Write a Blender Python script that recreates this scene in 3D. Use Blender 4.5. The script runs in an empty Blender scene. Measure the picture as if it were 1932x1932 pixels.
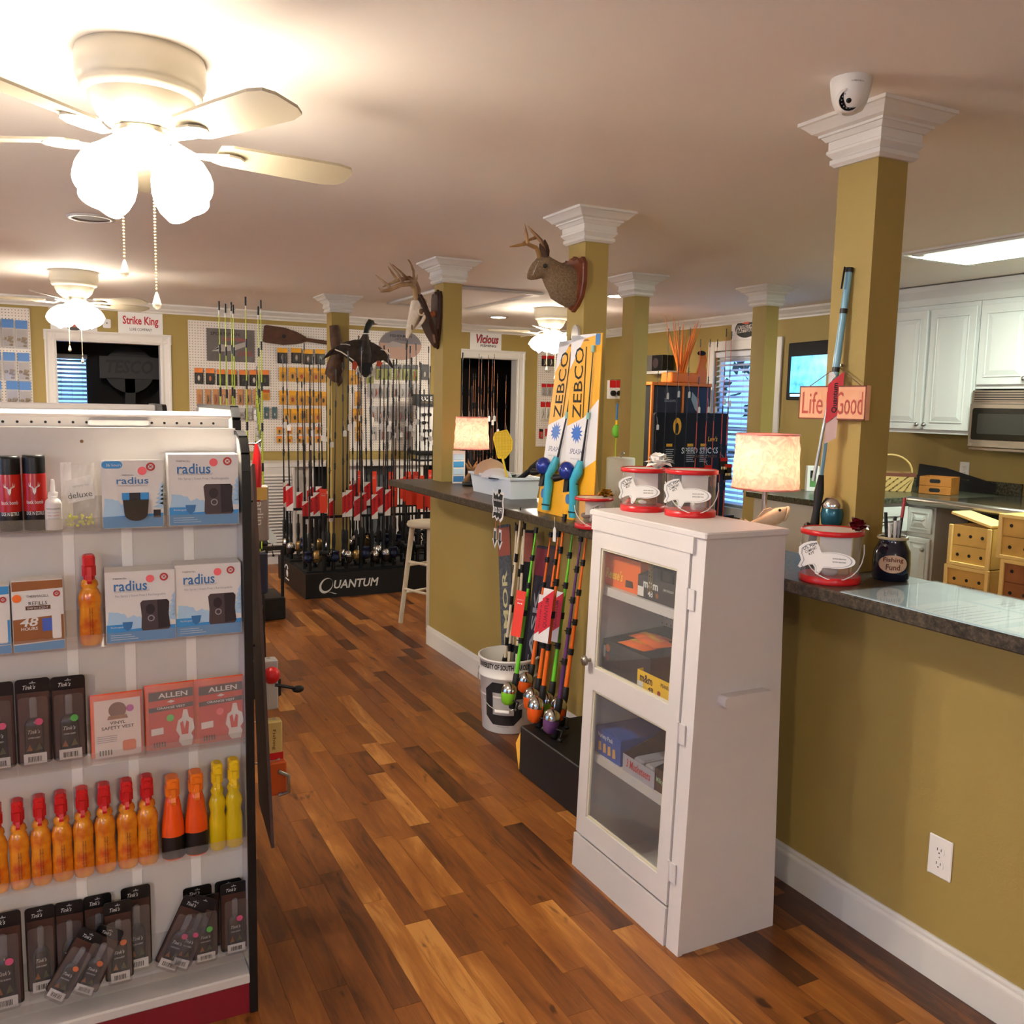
import bpy, math, random
from math import sin, cos, pi, radians, sqrt
from mathutils import Vector, Matrix
random.seed(7)
scn = bpy.context.scene
COL = scn.collection

# ---------------------------------------------------------------- camera
FPX = 1690.0
CAM = Vector((0, 0, 1.572))
YAW, PITCH, ROLL = radians(27.078), radians(6.814), radians(-1.195)
_f = Vector((sin(YAW)*cos(PITCH), cos(YAW)*cos(PITCH), -sin(PITCH)))
_r0 = Vector((cos(YAW), -sin(YAW), 0)); _d0 = _f.cross(_r0)
_r = _r0*cos(ROLL) + _d0*sin(ROLL); _d = _d0*cos(ROLL) - _r0*sin(ROLL)
cd = bpy.data.cameras.new('camera'); cam = bpy.data.objects.new('camera', cd); COL.objects.link(cam)
cd.sensor_width = 36; cd.sensor_fit = 'HORIZONTAL'; cd.lens = FPX/1932*36
cd.clip_start = .02; cd.clip_end = 100
cam.matrix_world = Matrix(((_r.x, -_d.x, -_f.x, CAM.x), (_r.y, -_d.y, -_f.y, CAM.y), (_r.z, -_d.z, -_f.z, CAM.z), (0, 0, 0, 1)))
scn.camera = cam

# ---------------------------------------------------------------- world, exposure
w = bpy.data.worlds.new('dusk'); scn.world = w; w.use_nodes = True
w.node_tree.nodes['Background'].inputs[0].default_value = (.16, .38, .85, 1)
w.node_tree.nodes['Background'].inputs[1].default_value = 1.0
scn.view_settings.view_transform = 'Standard'; scn.view_settings.look = 'None'
scn.view_settings.gamma = 1; scn.view_settings.use_curve_mapping = False
scn.view_settings.exposure = 1.95
BULB = 9.0          # emission of the fans' glass shades
WARM = (1, .89, .74)

# ---------------------------------------------------------------- measuring: the place's surfaces seen through a survey photo
def _ray(x, y): return _r*((x-966)/FPX) + _d*((y-966)/FPX) + _f
def wz(x, y, z): v = _ray(x, y); return CAM + v*((z-CAM.z)/v.z)
def wx(x, y, X): v = _ray(x, y); return CAM + v*((X-CAM.x)/v.x)
def wy(x, y, Y): v = _ray(x, y); return CAM + v*((Y-CAM.y)/v.y)

# ---------------------------------------------------------------- helpers
def lin(c):
    return tuple(((v/255)/12.92 if v <= 10 else (((v/255)+.055)/1.055)**2.4) for v in c[:3])
_M = {}
def mat(name, rgb=(200, 200, 200), rough=.5, metal=0, emit=0, noise=0, nscale=20, bump=0, bscale=80, trans=0, alpha=1, ior=1.45, spec=.5, rgb2=None, coat=0, sss=0):
    """procedural principled material; rgb in 0-255 display values"""
    if name in _M: return _M[name]
    m = bpy.data.materials.new(name); m.use_nodes = True; _M[name] = m
    nt = m.node_tree; N = nt.nodes; b = N['Principled BSDF']
    c = lin(rgb)
    b.inputs['Base Color'].default_value = (*c, 1); b.inputs['Roughness'].default_value = rough
    b.inputs['Metallic'].default_value = metal; b.inputs['IOR'].default_value = ior
    b.inputs['Specular IOR Level'].default_value = spec; b.inputs['Coat Weight'].default_value = coat
    if emit:
        b.inputs['Emission Color'].default_value = (*c, 1); b.inputs['Emission Strength'].default_value = emit
    if trans: b.inputs['Transmission Weight'].default_value = trans
    if alpha < 1: b.inputs['Alpha'].default_value = alpha
    if noise or rgb2:
        tc = N.new('ShaderNodeTexCoord'); t = N.new('ShaderNodeTexNoise'); t.inputs['Scale'].default_value = nscale; t.inputs['Detail'].default_value = 5
        nt.links.new(tc.outputs['Object'], t.inputs['Vector'])
        r = N.new('ShaderNodeValToRGB'); k = noise or .5
        r.color_ramp.elements[0].position = .3; r.color_ramp.elements[1].position = .7
        c2 = lin(rgb2) if rgb2 else tuple(v*(1-k) for v in c)
        r.color_ramp.elements[0].color = (*c2, 1); r.color_ramp.elements[1].color = (*c, 1)
        nt.links.new(t.outputs['Fac'], r.inputs['Fac']); nt.links.new(r.outputs['Color'], b.inputs['Base Color'])
        if emit: nt.links.new(r.outputs['Color'], b.inputs['Emission Color'])
    if bump:
        tc = N.new('ShaderNodeTexCoord'); t = N.new('ShaderNodeTexNoise'); t.inputs['Scale'].default_value = bscale; t.inputs['Detail'].default_value = 3
        nt.links.new(tc.outputs['Object'], t.inputs['Vector'])
        bp = N.new('ShaderNodeBump'); bp.inputs['Strength'].default_value = bump; bp.inputs['Distance'].default_value = .01
        nt.links.new(t.outputs['Fac'], bp.inputs['Height']); nt.links.new(bp.outputs['Normal'], b.inputs['Normal'])
    return m
def clear(name, rgb=(255, 255, 255), a=.1, rough=.08, spec=.5):
    """thin clear plastic / glass pane: see-through, a little milky, glossier towards grazing view"""
    if name in _M: return _M[name]
    m = bpy.data.materials.new(name); m.use_nodes = True; _M[name] = m
    nt = m.node_tree; N = nt.nodes; L = nt.links; N.remove(N['Principled BSDF'])
    t = N.new('ShaderNodeBsdfTransparent'); t.inputs[0].default_value = (*[v**.35 for v in lin(rgb)], 1)
    d = N.new('ShaderNodeBsdfDiffuse'); d.inputs[0].default_value = (*lin(rgb), 1)
    g = N.new('ShaderNodeBsdfGlossy'); g.inputs['Roughness'].default_value = rough
    lw = N.new('ShaderNodeLayerWeight'); lw.inputs[0].default_value = .5
    pw = N.new('ShaderNodeMath'); pw.operation = 'POWER'; pw.inputs[1].default_value = 4; L.new(lw.outputs['Facing'], pw.inputs[0])
    ad = N.new('ShaderNodeMath'); ad.operation = 'MULTIPLY_ADD'; ad.inputs[1].default_value = .7; ad.inputs[2].default_value = .035; L.new(pw.outputs[0], ad.inputs[0])
    m1 = N.new('ShaderNodeMixShader'); m1.inputs[0].default_value = a; L.new(t.outputs[0], m1.inputs[1]); L.new(d.outputs[0], m1.inputs[2])
    m2 = N.new('ShaderNodeMixShader'); L.new(ad.outputs[0], m2.inputs[0]); L.new(m1.outputs[0], m2.inputs[1]); L.new(g.outputs[0], m2.inputs[2])
    L.new(m2.outputs[0], N['Material Output'].inputs[0]); return m

class MB:
    """collects shapes into one mesh"""
    def __init__(s): s.v = []; s.f = []; s.sm = []; s.mi = []; s.m = 0
    def add(s, vs, fs, smooth=False):
        o = len(s.v); s.v += [tuple(p) for p in vs]
        for f in fs: s.f.append([o+i for i in f]); s.sm.append(smooth); s.mi.append(s.m)
        return s
    def box(s, x0, x1, y0, y1, z0, z1):
        return s.add([(x0,y0,z0),(x1,y0,z0),(x1,y1,z0),(x0,y1,z0),(x0,y0,z1),(x1,y0,z1),(x1,y1,z1),(x0,y1,z1)],
            [(3,2,1,0),(4,5,6,7),(0,1,5,4),(1,2,6,5),(2,3,7,6),(3,0,4,7)])
    def bbox(s, x0, x1, y0, y1, z0, z1, b=.004):
        """box with chamfered edges"""
        P = []
        for k, z in ((0, z0), (1, z0+b), (1, z1-b), (0, z1)):
            e = 0 if k else b
            P.append([(x0+e+b*.0,y0+e,z),(x1-e,y0+e,z),(x1-e,y1-e,z),(x0+e,y1-e,z)])
        def ring(z, e):
            return [(x0+e+b,y0+e,z),(x1-e-b,y0+e,z),(x1-e,y0+e+b,z),(x1-e,y1-e-b,z),(x1-e-b,y1-e,z),(x0+e+b,y1-e,z),(x0+e,y1-e-b,z),(x0+e,y0+e+b,z)]
        R = [ring(z0, b), ring(z0+b, 0), ring(z1-b, 0), ring(z1, b)]
        return s.loft(R, cap=True, smooth=False)
    def loft(s, rings, cap=True, smooth=True, closed=True):
        n = len(rings[0]); vs = [p for r in rings for p in r]; fs = []
        for i in range(len(rings)-1):
            for j in range(n if closed else n-1):
                k = (j+1) % n
                fs.append((i*n+j, i*n+k, (i+1)*n+k, (i+1)*n+j))
        s.add(vs, fs, smooth)
        if cap and closed:
            s.add(rings[0], [tuple(range(n-1, -1, -1))], False); s.add(rings[-1], [tuple(range(n))], False)
        return s
    def lathe(s, prof, n=24, o=(0, 0, 0), ax='z', cap=True, smooth=True, a0=0, sx=1, sy=1):
        """prof: (radius, height) list"""
        R = []
        for r, h in prof:
            ring = []
            for i in range(n):
                t = a0 + 2*pi*i/n; a, b = r*cos(t)*sx, r*sin(t)*sy
                p = (a, b, h) if ax == 'z' else ((h, a, b) if ax == 'x' else (b, h, a))
                ring.append((p[0]+o[0], p[1]+o[1], p[2]+o[2]))
            R.append(ring)
        return s.loft(R, cap, smooth)
    def tube(s, path, r, n=8, smooth=True, cap=True):
        """r: number or list"""
        path = [Vector(p) for p in path]; L = len(path)
        rs = r if isinstance(r, (list, tuple)) else [r]*L
        R = []; up = None
        for i, p in enumerate(path):
            t = (path[min(i+1, L-1)] - path[max(i-1, 0)])
            t = t.normalized() if t.length > 1e-9 else Vector((0, 0, 1))
            if up is None: up = Vector((0, 0, 1)) if abs(t.z) < .9 else Vector((1, 0, 0))
            u = t.cross(up).normalized(); up = u.cross(t).normalized()
            R.append([tuple(p + (u*cos(2*pi*j/n) + up*sin(2*pi*j/n))*rs[i]) for j in range(n)])
        return s.loft(R, cap, smooth)
    def ball(s, c, r, n=12, m=8, sx=1, sy=1, sz=1):
        R = []
        for i in range(m+1):
            a = -pi/2 + pi*i/m; rr = max(cos(a), .001)*r; R.append([(c[0]+rr*cos(2*pi*j/n)*sx, c[1]+rr*sin(2*pi*j/n)*sy, c[2]+sin(a)*r*sz) for j in range(n)])
        return s.loft(R, False)
    def prism(s, poly, d0, d1, ax='y', smooth=False):
        """poly in the plane across ax: for 'y' (x,z), 'z' (x,y), 'x' (y,z)"""
        def pt(a, b, d): return (a, d, b) if ax == 'y' else ((a, b, d) if ax == 'z' else (d, a, b))
        n = len(poly); A = [pt(a, b, d0) for a, b in poly]; B = [pt(a, b, d1) for a, b in poly]
        s.add(A+B, [(i, (i+1) % n, n+(i+1) % n, n+i) for i in range(n)], smooth)
        s.add(A, [tuple(range(n))]); s.add(B, [tuple(range(n-1, -1, -1))]); return s
    def quad(s, a, b, c, d): return s.add([a, b, c, d], [(0, 1, 2, 3)])
    def data(s, name):
        me = bpy.data.meshes.new(name); me.from_pydata(s.v, [], s.f)
        me.polygons.foreach_set('use_smooth', s.sm); me.polygons.foreach_set('material_index', s.mi)
        me.update(); 
        return me
    def build(s, name, m=None, parent=None, loc=None, rot=None):
        me = s.data(name)
        for q in (m if isinstance(m, (list, tuple)) else [m]):
            if q: me.materials.append(q)
        return link(name, me, parent, loc, rot)
def link(name, me, parent=None, loc=None, rot=None):
    o = bpy.data.objects.new(name, me); COL.objects.link(o)
    if parent is not None: o.parent = parent
    if loc is not None: o.location = loc
    if rot is not None: o.rotation_euler = rot
    return o
def thing(name, label, cat, loc=(0, 0, 0), rz=0, group=None, rot=None):
    o = bpy.data.objects.new(name, None); COL.objects.link(o); o.location = loc
    o.rotation_euler = rot if rot is not None else (0, 0, rz); o.empty_display_size = .05
    return tag(o, label, cat, group)
def tag(o, label=None, cat=None, group=None, kind=None):
    if label: o['label'] = label
    if cat: o['category'] = cat
    if group: o['group'] = group
    if kind: o['kind'] = kind
    return o
def struct(o): o['kind'] = 'structure'; return o
def dup(root, loc=None, rz=None, label=None, group=None, rot=None):
    def cp(o, par):
        c = o.copy(); COL.objects.link(c)
        if par is not None: c.parent = par
        for ch in o.children: cp(ch, c)
        return c
    r = cp(root, None)
    if loc is not None: r.location = loc
    if rz is not None: r.rotation_euler = (0, 0, rz)
    if rot is not None: r.rotation_euler = rot
    return tag(r, label, None, group)
_T = {}
def textmesh(s, bold=0, shear=0):
    k = (s, bold, shear)
    if k in _T: return _T[k]
    cu = bpy.data.curves.new('t', 'FONT'); cu.body = s; cu.align_x = 'CENTER'; cu.align_y = 'CENTER'; cu.offset = bold; cu.shear = shear
    cu.resolution_u = 2
    o = bpy.data.objects.new('t', cu); COL.objects.link(o)
    me = bpy.data.meshes.new_from_object(o.evaluated_get(bpy.context.evaluated_depsgraph_get()))
    bpy.data.objects.remove(o); bpy.data.curves.remove(cu)
    vs = [v.co.copy() for v in me.vertices]; fs = [list(p.vertices) for p in me.polygons]
    bpy.data.meshes.remove(me)
    x0, x1 = min(v.x for v in vs), max(v.x for v in vs); y0, y1 = min(v.y for v in vs), max(v.y for v in vs)
    out = ([((v.x-(x0+x1)/2)/(x1-x0), (v.y-(y0+y1)/2)/(y1-y0)) for v in vs], fs, (x1-x0)/(y1-y0))
    _T[k] = out; return out
def text(parent, s, m, loc, w=None, h=None, bold=0, shear=0, rot=None, name='lettering', curve=None, vertical=False):
    """flat lettering in the parent's x-z plane facing -y; w and h are the printed extent"""
    vs, fs, asp = textmesh(s, bold, shear)
    if w is None: w = h*asp
    if h is None: h = w/asp
    mb = MB(); P = []
    for x, y in vs:
        X, Z, Y = x*w, y*h, 0
        if curve: X, Y = curve*sin(X/curve), curve*(1-cos(X/curve))
        P.append((X, Y, Z))
    mb.add(P, fs); o = mb.build(name, m, parent, loc, rot); return o
def ellipse(rx, rz, n=24, cx=0, cz=0): return [(cx+rx*cos(2*pi*i/n), cz+rz*sin(2*pi*i/n)) for i in range(n)]
def rrect(x0, x1, z0, z1, r, n=4):
    P = []
    for cx, cz, a in ((x1-r, z1-r, 0), (x0+r, z1-r, pi/2), (x0+r, z0+r, pi), (x1-r, z0+r, 1.5*pi)):
        P += [(cx+r*cos(a+pi/2*i/n), cz+r*sin(a+pi/2*i/n)) for i in range(n+1)]
    return P
def decal(parent, poly, m, y, name='print', t=.0004):
    return MB().prism(poly, y-t, y, 'y').build(name, m, parent)

# shared colours
white = mat('white_paint', (214, 210, 206), .38, bump=.05, bscale=25)
trimw = mat('trim_white', (216, 212, 204), .4)
tan = mat('tan_wall_paint', (160, 137, 74), .62, bump=.06, bscale=140)
black = mat('black_plastic', (14, 14, 15), .4)
blackm = mat('black_matte', (10, 10, 11), .75)
paper = mat('white_card', (226, 224, 220), .6)
inkk = mat('black_ink', (16, 16, 18), .6)
red = mat('red_plastic', (196, 26, 30), .35)
steel = mat('brushed_steel', (176, 172, 166), .3, 1)
chrome = mat('chrome', (214, 212, 206), .16, 1)
orange = mat('orange_plastic', (232, 98, 22), .4)
yellow = mat('yellow_plastic', (240, 200, 24), .4)
lime = mat('lime_blank', (176, 200, 40), .35)
H = 2.44          # ceiling
XW = 2.144        # aisle face of the half wall
KC = 1.086        # counter top height
YB = 9.15         # back wall
XR = 5.66         # kitchen side wall
XL = -5.4; YF = -3.4

# ================================================================ SETTING
def wood_floor(name, src):
    m = bpy.data.materials.new(name); m.use_nodes = True; nt = m.node_tree; N = nt.nodes; L = nt.links; b = N['Principled BSDF']
    at = N.new('ShaderNodeAttribute'); at.attribute_type = src; at.attribute_name = 'tone'
    tc = N.new('ShaderNodeTexCoord')
    sc = N.new('ShaderNodeVectorMath'); sc.operation = 'SCALE'; sc.inputs[0].default_value = (31.7, 17.3, 9.1); L.new(at.outputs['Fac'], sc.inputs['Scale'])
    ad = N.new('ShaderNodeVectorMath'); ad.operation = 'ADD'; L.new(tc.outputs['Object'], ad.inputs[0]); L.new(sc.outputs[0], ad.inputs[1])
    def noise(scale, vec, det=4, rough=.55, dist=0):
        mp = N.new('ShaderNodeMapping'); mp.inputs['Scale'].default_value = vec; L.new(ad.outputs[0], mp.inputs[0])
        t = N.new('ShaderNodeTexNoise'); t.inputs['Scale'].default_value = scale; t.inputs['Detail'].default_value = det; t.inputs['Roughness'].default_value = rough; t.inputs['Distortion'].default_value = dist
        L.new(mp.outputs[0], t.inputs['Vector']); return t.outputs['Fac']
    grain = noise(1, (150, 5, 1), 3); fig = noise(1, (17, 2.4, 1), 5, .6, 1.6); wide = noise(1, (7, 1.3, 1), 2)
    knot = noise(1, (22, 8, 1), 2, .5, .4)
    base = N.new('ShaderNodeValToRGB'); cr = base.color_ramp
    cols = [(0, (68, 37, 16)), (.25, (108, 61, 25)), (.55, (135, 80, 32)), (.8, (158, 100, 42)), (1, (186, 130, 66))]
    while len(cr.elements) < len(cols): cr.elements.new(.5)
    for e, (p, c) in zip(cr.elements, cols): e.position = p; e.color = (*lin(c), 1)
    # tone shifted a little by the figure of the wood
    def mth(op, a, bb, clamp=False):
        n = N.new('ShaderNodeMath'); n.operation = op; n.use_clamp = clamp
        for i, v in enumerate((a, bb)):
            if isinstance(v, (int, float)): n.inputs[i].default_value = v
            else: L.new(v, n.inputs[i])
        return n.outputs[0]
    f1 = mth('MULTIPLY', mth('SUBTRACT', fig, .5), 1.15); f2 = mth('MULTIPLY', mth('SUBTRACT', wide, .5), .7); f3 = mth('MULTIPLY', mth('SUBTRACT', grain, .5), .3)
    t = mth('ADD', mth('ADD', at.outputs['Fac'], f1), mth('ADD', f2, f3), True)
    L.new(t, base.inputs['Fac'])
    kr = N.new('ShaderNodeValToRGB'); kr.color_ramp.elements[0].position = .24; kr.color_ramp.elements[0].color = (*lin((70, 34, 14)), 1); kr.color_ramp.elements[1].position = .33; kr.color_ramp.elements[1].color = (1, 1, 1, 1)
    L.new(knot, kr.inputs['Fac'])
    mx = N.new('ShaderNodeMix'); mx.data_type = 'RGBA'; mx.blend_type = 'MULTIPLY'; mx.inputs['Factor'].default_value = .8
    L.new(base.outputs['Color'], mx.inputs['A']); L.new(kr.outputs['Color'], mx.inputs['B']); L.new(mx.outputs['Result'], b.inputs['Base Color'])
    rr = N.new('ShaderNodeMapRange'); rr.inputs['To Min'].default_value = .3; rr.inputs['To Max'].default_value = .46; L.new(fig, rr.inputs['Value']); L.new(rr.outputs[0], b.inputs['Roughness'])
    bp = N.new('ShaderNodeBump'); bp.inputs['Strength'].default_value = .08; bp.inputs['Distance'].default_value = .002; L.new(grain, bp.inputs['Height']); L.new(bp.outputs[0], b.inputs['Normal'])
    return m
wf_piece = wood_floor('oak_plank', 'OBJECT'); wf_mass = wood_floor('oak_floor', 'GEOMETRY')
floor = MB().box(XL, XR, YF, 11.9, -.12, -.0195).build('floor', mat('subfloor', (60, 38, 22), .9)); struct(floor)
PW = .0795; rng = random.Random(3)
def tone():
    u = rng.random()
    return rng.uniform(.30, .62) if u < .72 else (rng.uniform(.04, .2) if u < .86 else rng.uniform(.68, .92))
lens = [.26, .34, .42, .512, .62, .74, .88]
pieces = []
n0 = int((XL-.893)/PW)
for i in range(n0, int((XR-.893)/PW)):
    x = .893 + i*PW; y = YF - rng.random()*.8
    while y < 11.8:
        l = rng.choice(lens); pieces.append([x, y, l, tone()]); y += l
for p in pieces:          # the pale board with a knot, and its dark neighbours
    if abs(p[0]-.893) < .01 and p[1] <= 2.2 < p[1]+p[2]: p[3] = .97
def inview(p):
    q = Vector((p[0]+PW/2, p[1]+p[2]/2, 0))-CAM; z = q.dot(_f)
    if z < .3 or not (.38 < p[0] < 2.12) or p[1] > 7.0 or p[1] < .9: return 0
    X = 966+FPX*q.dot(_r)/z; Y = 966+FPX*q.dot(_d)/z
    return p[2]/z**3 if -120 < X < 2050 and Y < 2150 else 0
near = sorted([p for p in pieces if inview(p)], key=inview, reverse=True)[:298]
ids = {id(p) for p in near}
pm = {l: MB().box(.0003, PW-.0003, .0004, l-.0004, -.019, 0).data('plank') for l in lens}
for me in pm.values(): me.materials.append(wf_piece)
for p in near:
    o = link('plank', pm[p[2]], floor, (p[0], p[1], 0)); o['tone'] = float(p[3])
mb = MB(); tones = []
for p in pieces:
    if id(p) in ids: continue
    mb.box(p[0]+.0003, p[0]+PW-.0003, p[1]+.0004, p[1]+p[2]-.0004, -.019, 0); tones += [p[3]]*6
o = mb.build('plank_floor', wf_mass, floor); o['kind'] = 'stuff'
at = o.data.attributes.new('tone', 'FLOAT', 'FACE'); at.data.foreach_set('value', tones)

ceilm = mat('ceiling_paint', (240, 233, 226), .75, bump=.04, bscale=60)
struct(MB().box(XL-.2, XR+.2, YF-.2, 12, H, H+.1).build('ceiling', ceilm))
def hwall(name, y0, y1, x0, x1, z1, holes, m):
    """wall across X with openings (xa, xb, za, zb)"""
    mb = MB(); x = x0
    for xa, xb, za, zb in sorted(holes):
        mb.box(x, xa, y0, y1, 0, z1)
        if za > 0: mb.box(xa, xb, y0, y1, 0, za)
        mb.box(xa, xb, y0, y1, zb, z1); x = xb
    mb.box(x, x1, y0, y1, 0, z1); return struct(mb.build(name, m))
D1 = (.03, .925, 0, 2.075); D2 = (3.82, 4.71, 0, 2.09)
hwall('wall_back', YB, YB+.12, XL, XR, H, [D1, D2], tan)
dark = mat('storeroom_dark', (46, 44, 44), .8)  # near-black walls stand in for the darkness of the unlit storeroom
# storeroom behind the back wall with its own window
SW = (wy(107, 720, 11.16).x, wy(164, 720, 11.16).x, .95, 1.98)
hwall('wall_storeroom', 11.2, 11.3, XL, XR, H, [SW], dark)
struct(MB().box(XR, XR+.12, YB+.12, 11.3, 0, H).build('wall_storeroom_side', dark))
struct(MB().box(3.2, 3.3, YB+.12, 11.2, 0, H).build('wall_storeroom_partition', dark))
# kitchen side wall with a window
WN = [wx(1347, 660, XR), wx(1468, 650, XR)]
wy0, wy1 = WN[1].y+.02, WN[0].y-.03; wz0, wz1 = .66, 2.12
mb = MB(); mb.box(XR, XR+.12, YF, wy0, 0, H); mb.box(XR, XR+.12, wy1, YB+.12, 0, H); mb.box(XR, XR+.12, wy0, wy1, 0, wz0); mb.box(XR, XR+.12, wy0, wy1, wz1, H)
struct(mb.build('wall_right', tan))
mb = MB(); mb.box(XL-.12, XL, YF, -.5, 0, H); mb.box(XL-.12, XL, 6.4, 11.3, 0, H); mb.box(XL-.12, XL, -.5, 6.4, 0, .6); mb.box(XL-.12, XL, -.5, 6.4, 2.15, H); struct(mb.build('wall_left', tan))  # wide opening out of view, added to let in cool fill light
FW = (-3.0, -.6, .75, 2.1)       # window opening behind the viewer, added for cool fill light
hwall('wall_front', YF-.12, YF, XL, XR, H, [FW], tan)

# crown moulding
CP = [(0, H), (0, 2.355), (.012, 2.355), (.014, 2.368), (.03, 2.382), (.036, 2.396), (.058, 2.414), (.07, 2.424), (.07, H)]
struct(MB().prism([(YB-a, b) for a, b in CP], XL, XR, 'x').build('trim_1', trimw))
struct(MB().prism([(XR-a, b) for a, b in CP], 4.62, YB, 'y').build('trim_2', trimw))
BP = [(0, 0), (0, .124), (.006, .124), (.009, .116), (.009, .108), (.013, .1), (.014, .094), (.014, 0)]
struct(MB().prism([(XW-a, b) for a, b in BP], -1.2, 5.37, 'y').build('baseboard_counter', trimw))
struct(MB().prism([(YB-a, b) for a, b in BP], 1.02, 3.7, 'x').build('baseboard_back', trimw))

# door casings on the back wall
def casing(name, d, left=True):
    xa, xb, _, zb = d; c = .09; mb = MB()
    P = [(0, 0), (0, .018), (.012, .022), (.03, .016), (.062, .02), (.078, .026), (c, .024), (c, 0)]   # across, proud
    for x, s in ((xa, -1), (xb, 1)): mb.prism([(x+s*(a-.006), YB-b) for a, b in P], 0, zb+c-.01, 'z')
    mb.prism([(YB-b, zb-.006+a) for a, b in P], xa-c, xb+c, 'x')
    mb.box(xa-.004, xa+.012, YB-.004, YB+.13, 0, zb); mb.box(xb-.012, xb+.004, YB-.004, YB+.13, 0, zb); mb.box(xa, xb, YB-.004, YB+.13, zb-.012, zb+.004)
    return struct(mb.build(name, trimw))
casing('door_1', D1); casing('door_2', D2)

# half wall under the bar, the bar top
struct(MB().box(XW, 2.262, -1.2, 5.353, 0, KC-.04).build('wall_counter', tan))
def granite(name, c1, c2, c3, rough=.25):
    m = bpy.data.materials.new(name); m.use_nodes = True; nt = m.node_tree; N = nt.nodes; L = nt.links; b = N['Principled BSDF']
    tc = N.new('ShaderNodeTexCoord'); r = N.new('ShaderNodeValToRGB')
    t = N.new('ShaderNodeTexNoise'); t.inputs['Scale'].default_value = 70; t.inputs['Detail'].default_value = 6; t.inputs['Roughness'].default_value = .75
    L.new(tc.outputs['Object'], t.inputs['Vector']); L.new(t.outputs['Fac'], r.inputs['Fac'])
    e = r.color_ramp.elements; e[0].position = .36; e[0].color = (*lin(c1), 1); e[1].position = .66; e[1].color = (*lin(c3), 1)
    k = r.color_ramp.elements.new(.5); k.color = (*lin(c2), 1)
    L.new(r.outputs['Color'], b.inputs['Base Color']); b.inputs['Roughness'].default_value = rough
    bp = N.new('ShaderNodeBump'); bp.inputs['Strength'].default_value = .12; bp.inputs['Distance'].default_value = .002; L.new(t.outputs['Fac'], bp.inputs['Height']); L.new(bp.outputs[0], b.inputs['Normal'])
    return m
stone = granite('bar_laminate', (34, 29, 22), (60, 52, 41), (98, 87, 70), .36)
bar = thing('bar_counter', 'long dark speckled laminate bar top running between the tan columns', 'countertop', (0, 0, 0)); MB().bbox(1.88, 2.272, -1.2, 5.405, KC-.038, KC, .004).build('laminate_top', stone, bar)

# columns
def column(x, y, z0, label, sx=.122, sy=.148):
    t = thing('column', label, 'column', (x, y, z0), group=None); hz = H-z0; cz = 2.307-z0
    MB().box(0, sx, 0, sy, 0, cz+.02).build('shaft', tan, t)
    def cap(P, name):
        R = [[(-a, -a, b-z0), (sx+a, -a, b-z0), (sx+a, sy+a, b-z0), (-a, sy+a, b-z0)] for a, b in P]
        return MB().loft(R, True, False).build(name, trimw, t)
    cap([(.01, 2.304), (.02, 2.313), (.02, 2.325), (.013, 2.329), (.028, 2.344), (.028, 2.352), (.024, 2.355), (.024, 2.379)], 'neck_moulding')
    cap([(.03, 2.379), (.04, 2.392), (.046, 2.393), (.046, 2.400), (.06, 2.405), (.072, 2.418), (.084, 2.428), (.09, 2.430), (.09, H)], 'capital')
    return t
column(XW, 1.92, KC, 'tan square column with the wooden hanging sign and blue rod leaning on it')
column(XW, 3.525, KC, 'tan square column carrying the antlered rabbit mount, on the bar')
column(XW, 5.17, KC, 'tan square column at the far end of the bar, holding the antler plaques')
column(2.075, 7.41, 0, 'tan square column rising from the rod rack behind the flying duck', .15, .148)
column(3.445, 5.02, 0, 'tan square column standing behind the paper towel roll', .115, .14)
column(4.50, 4.93, 0, 'tan square column beside the window with blinds', .115, .14)

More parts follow.
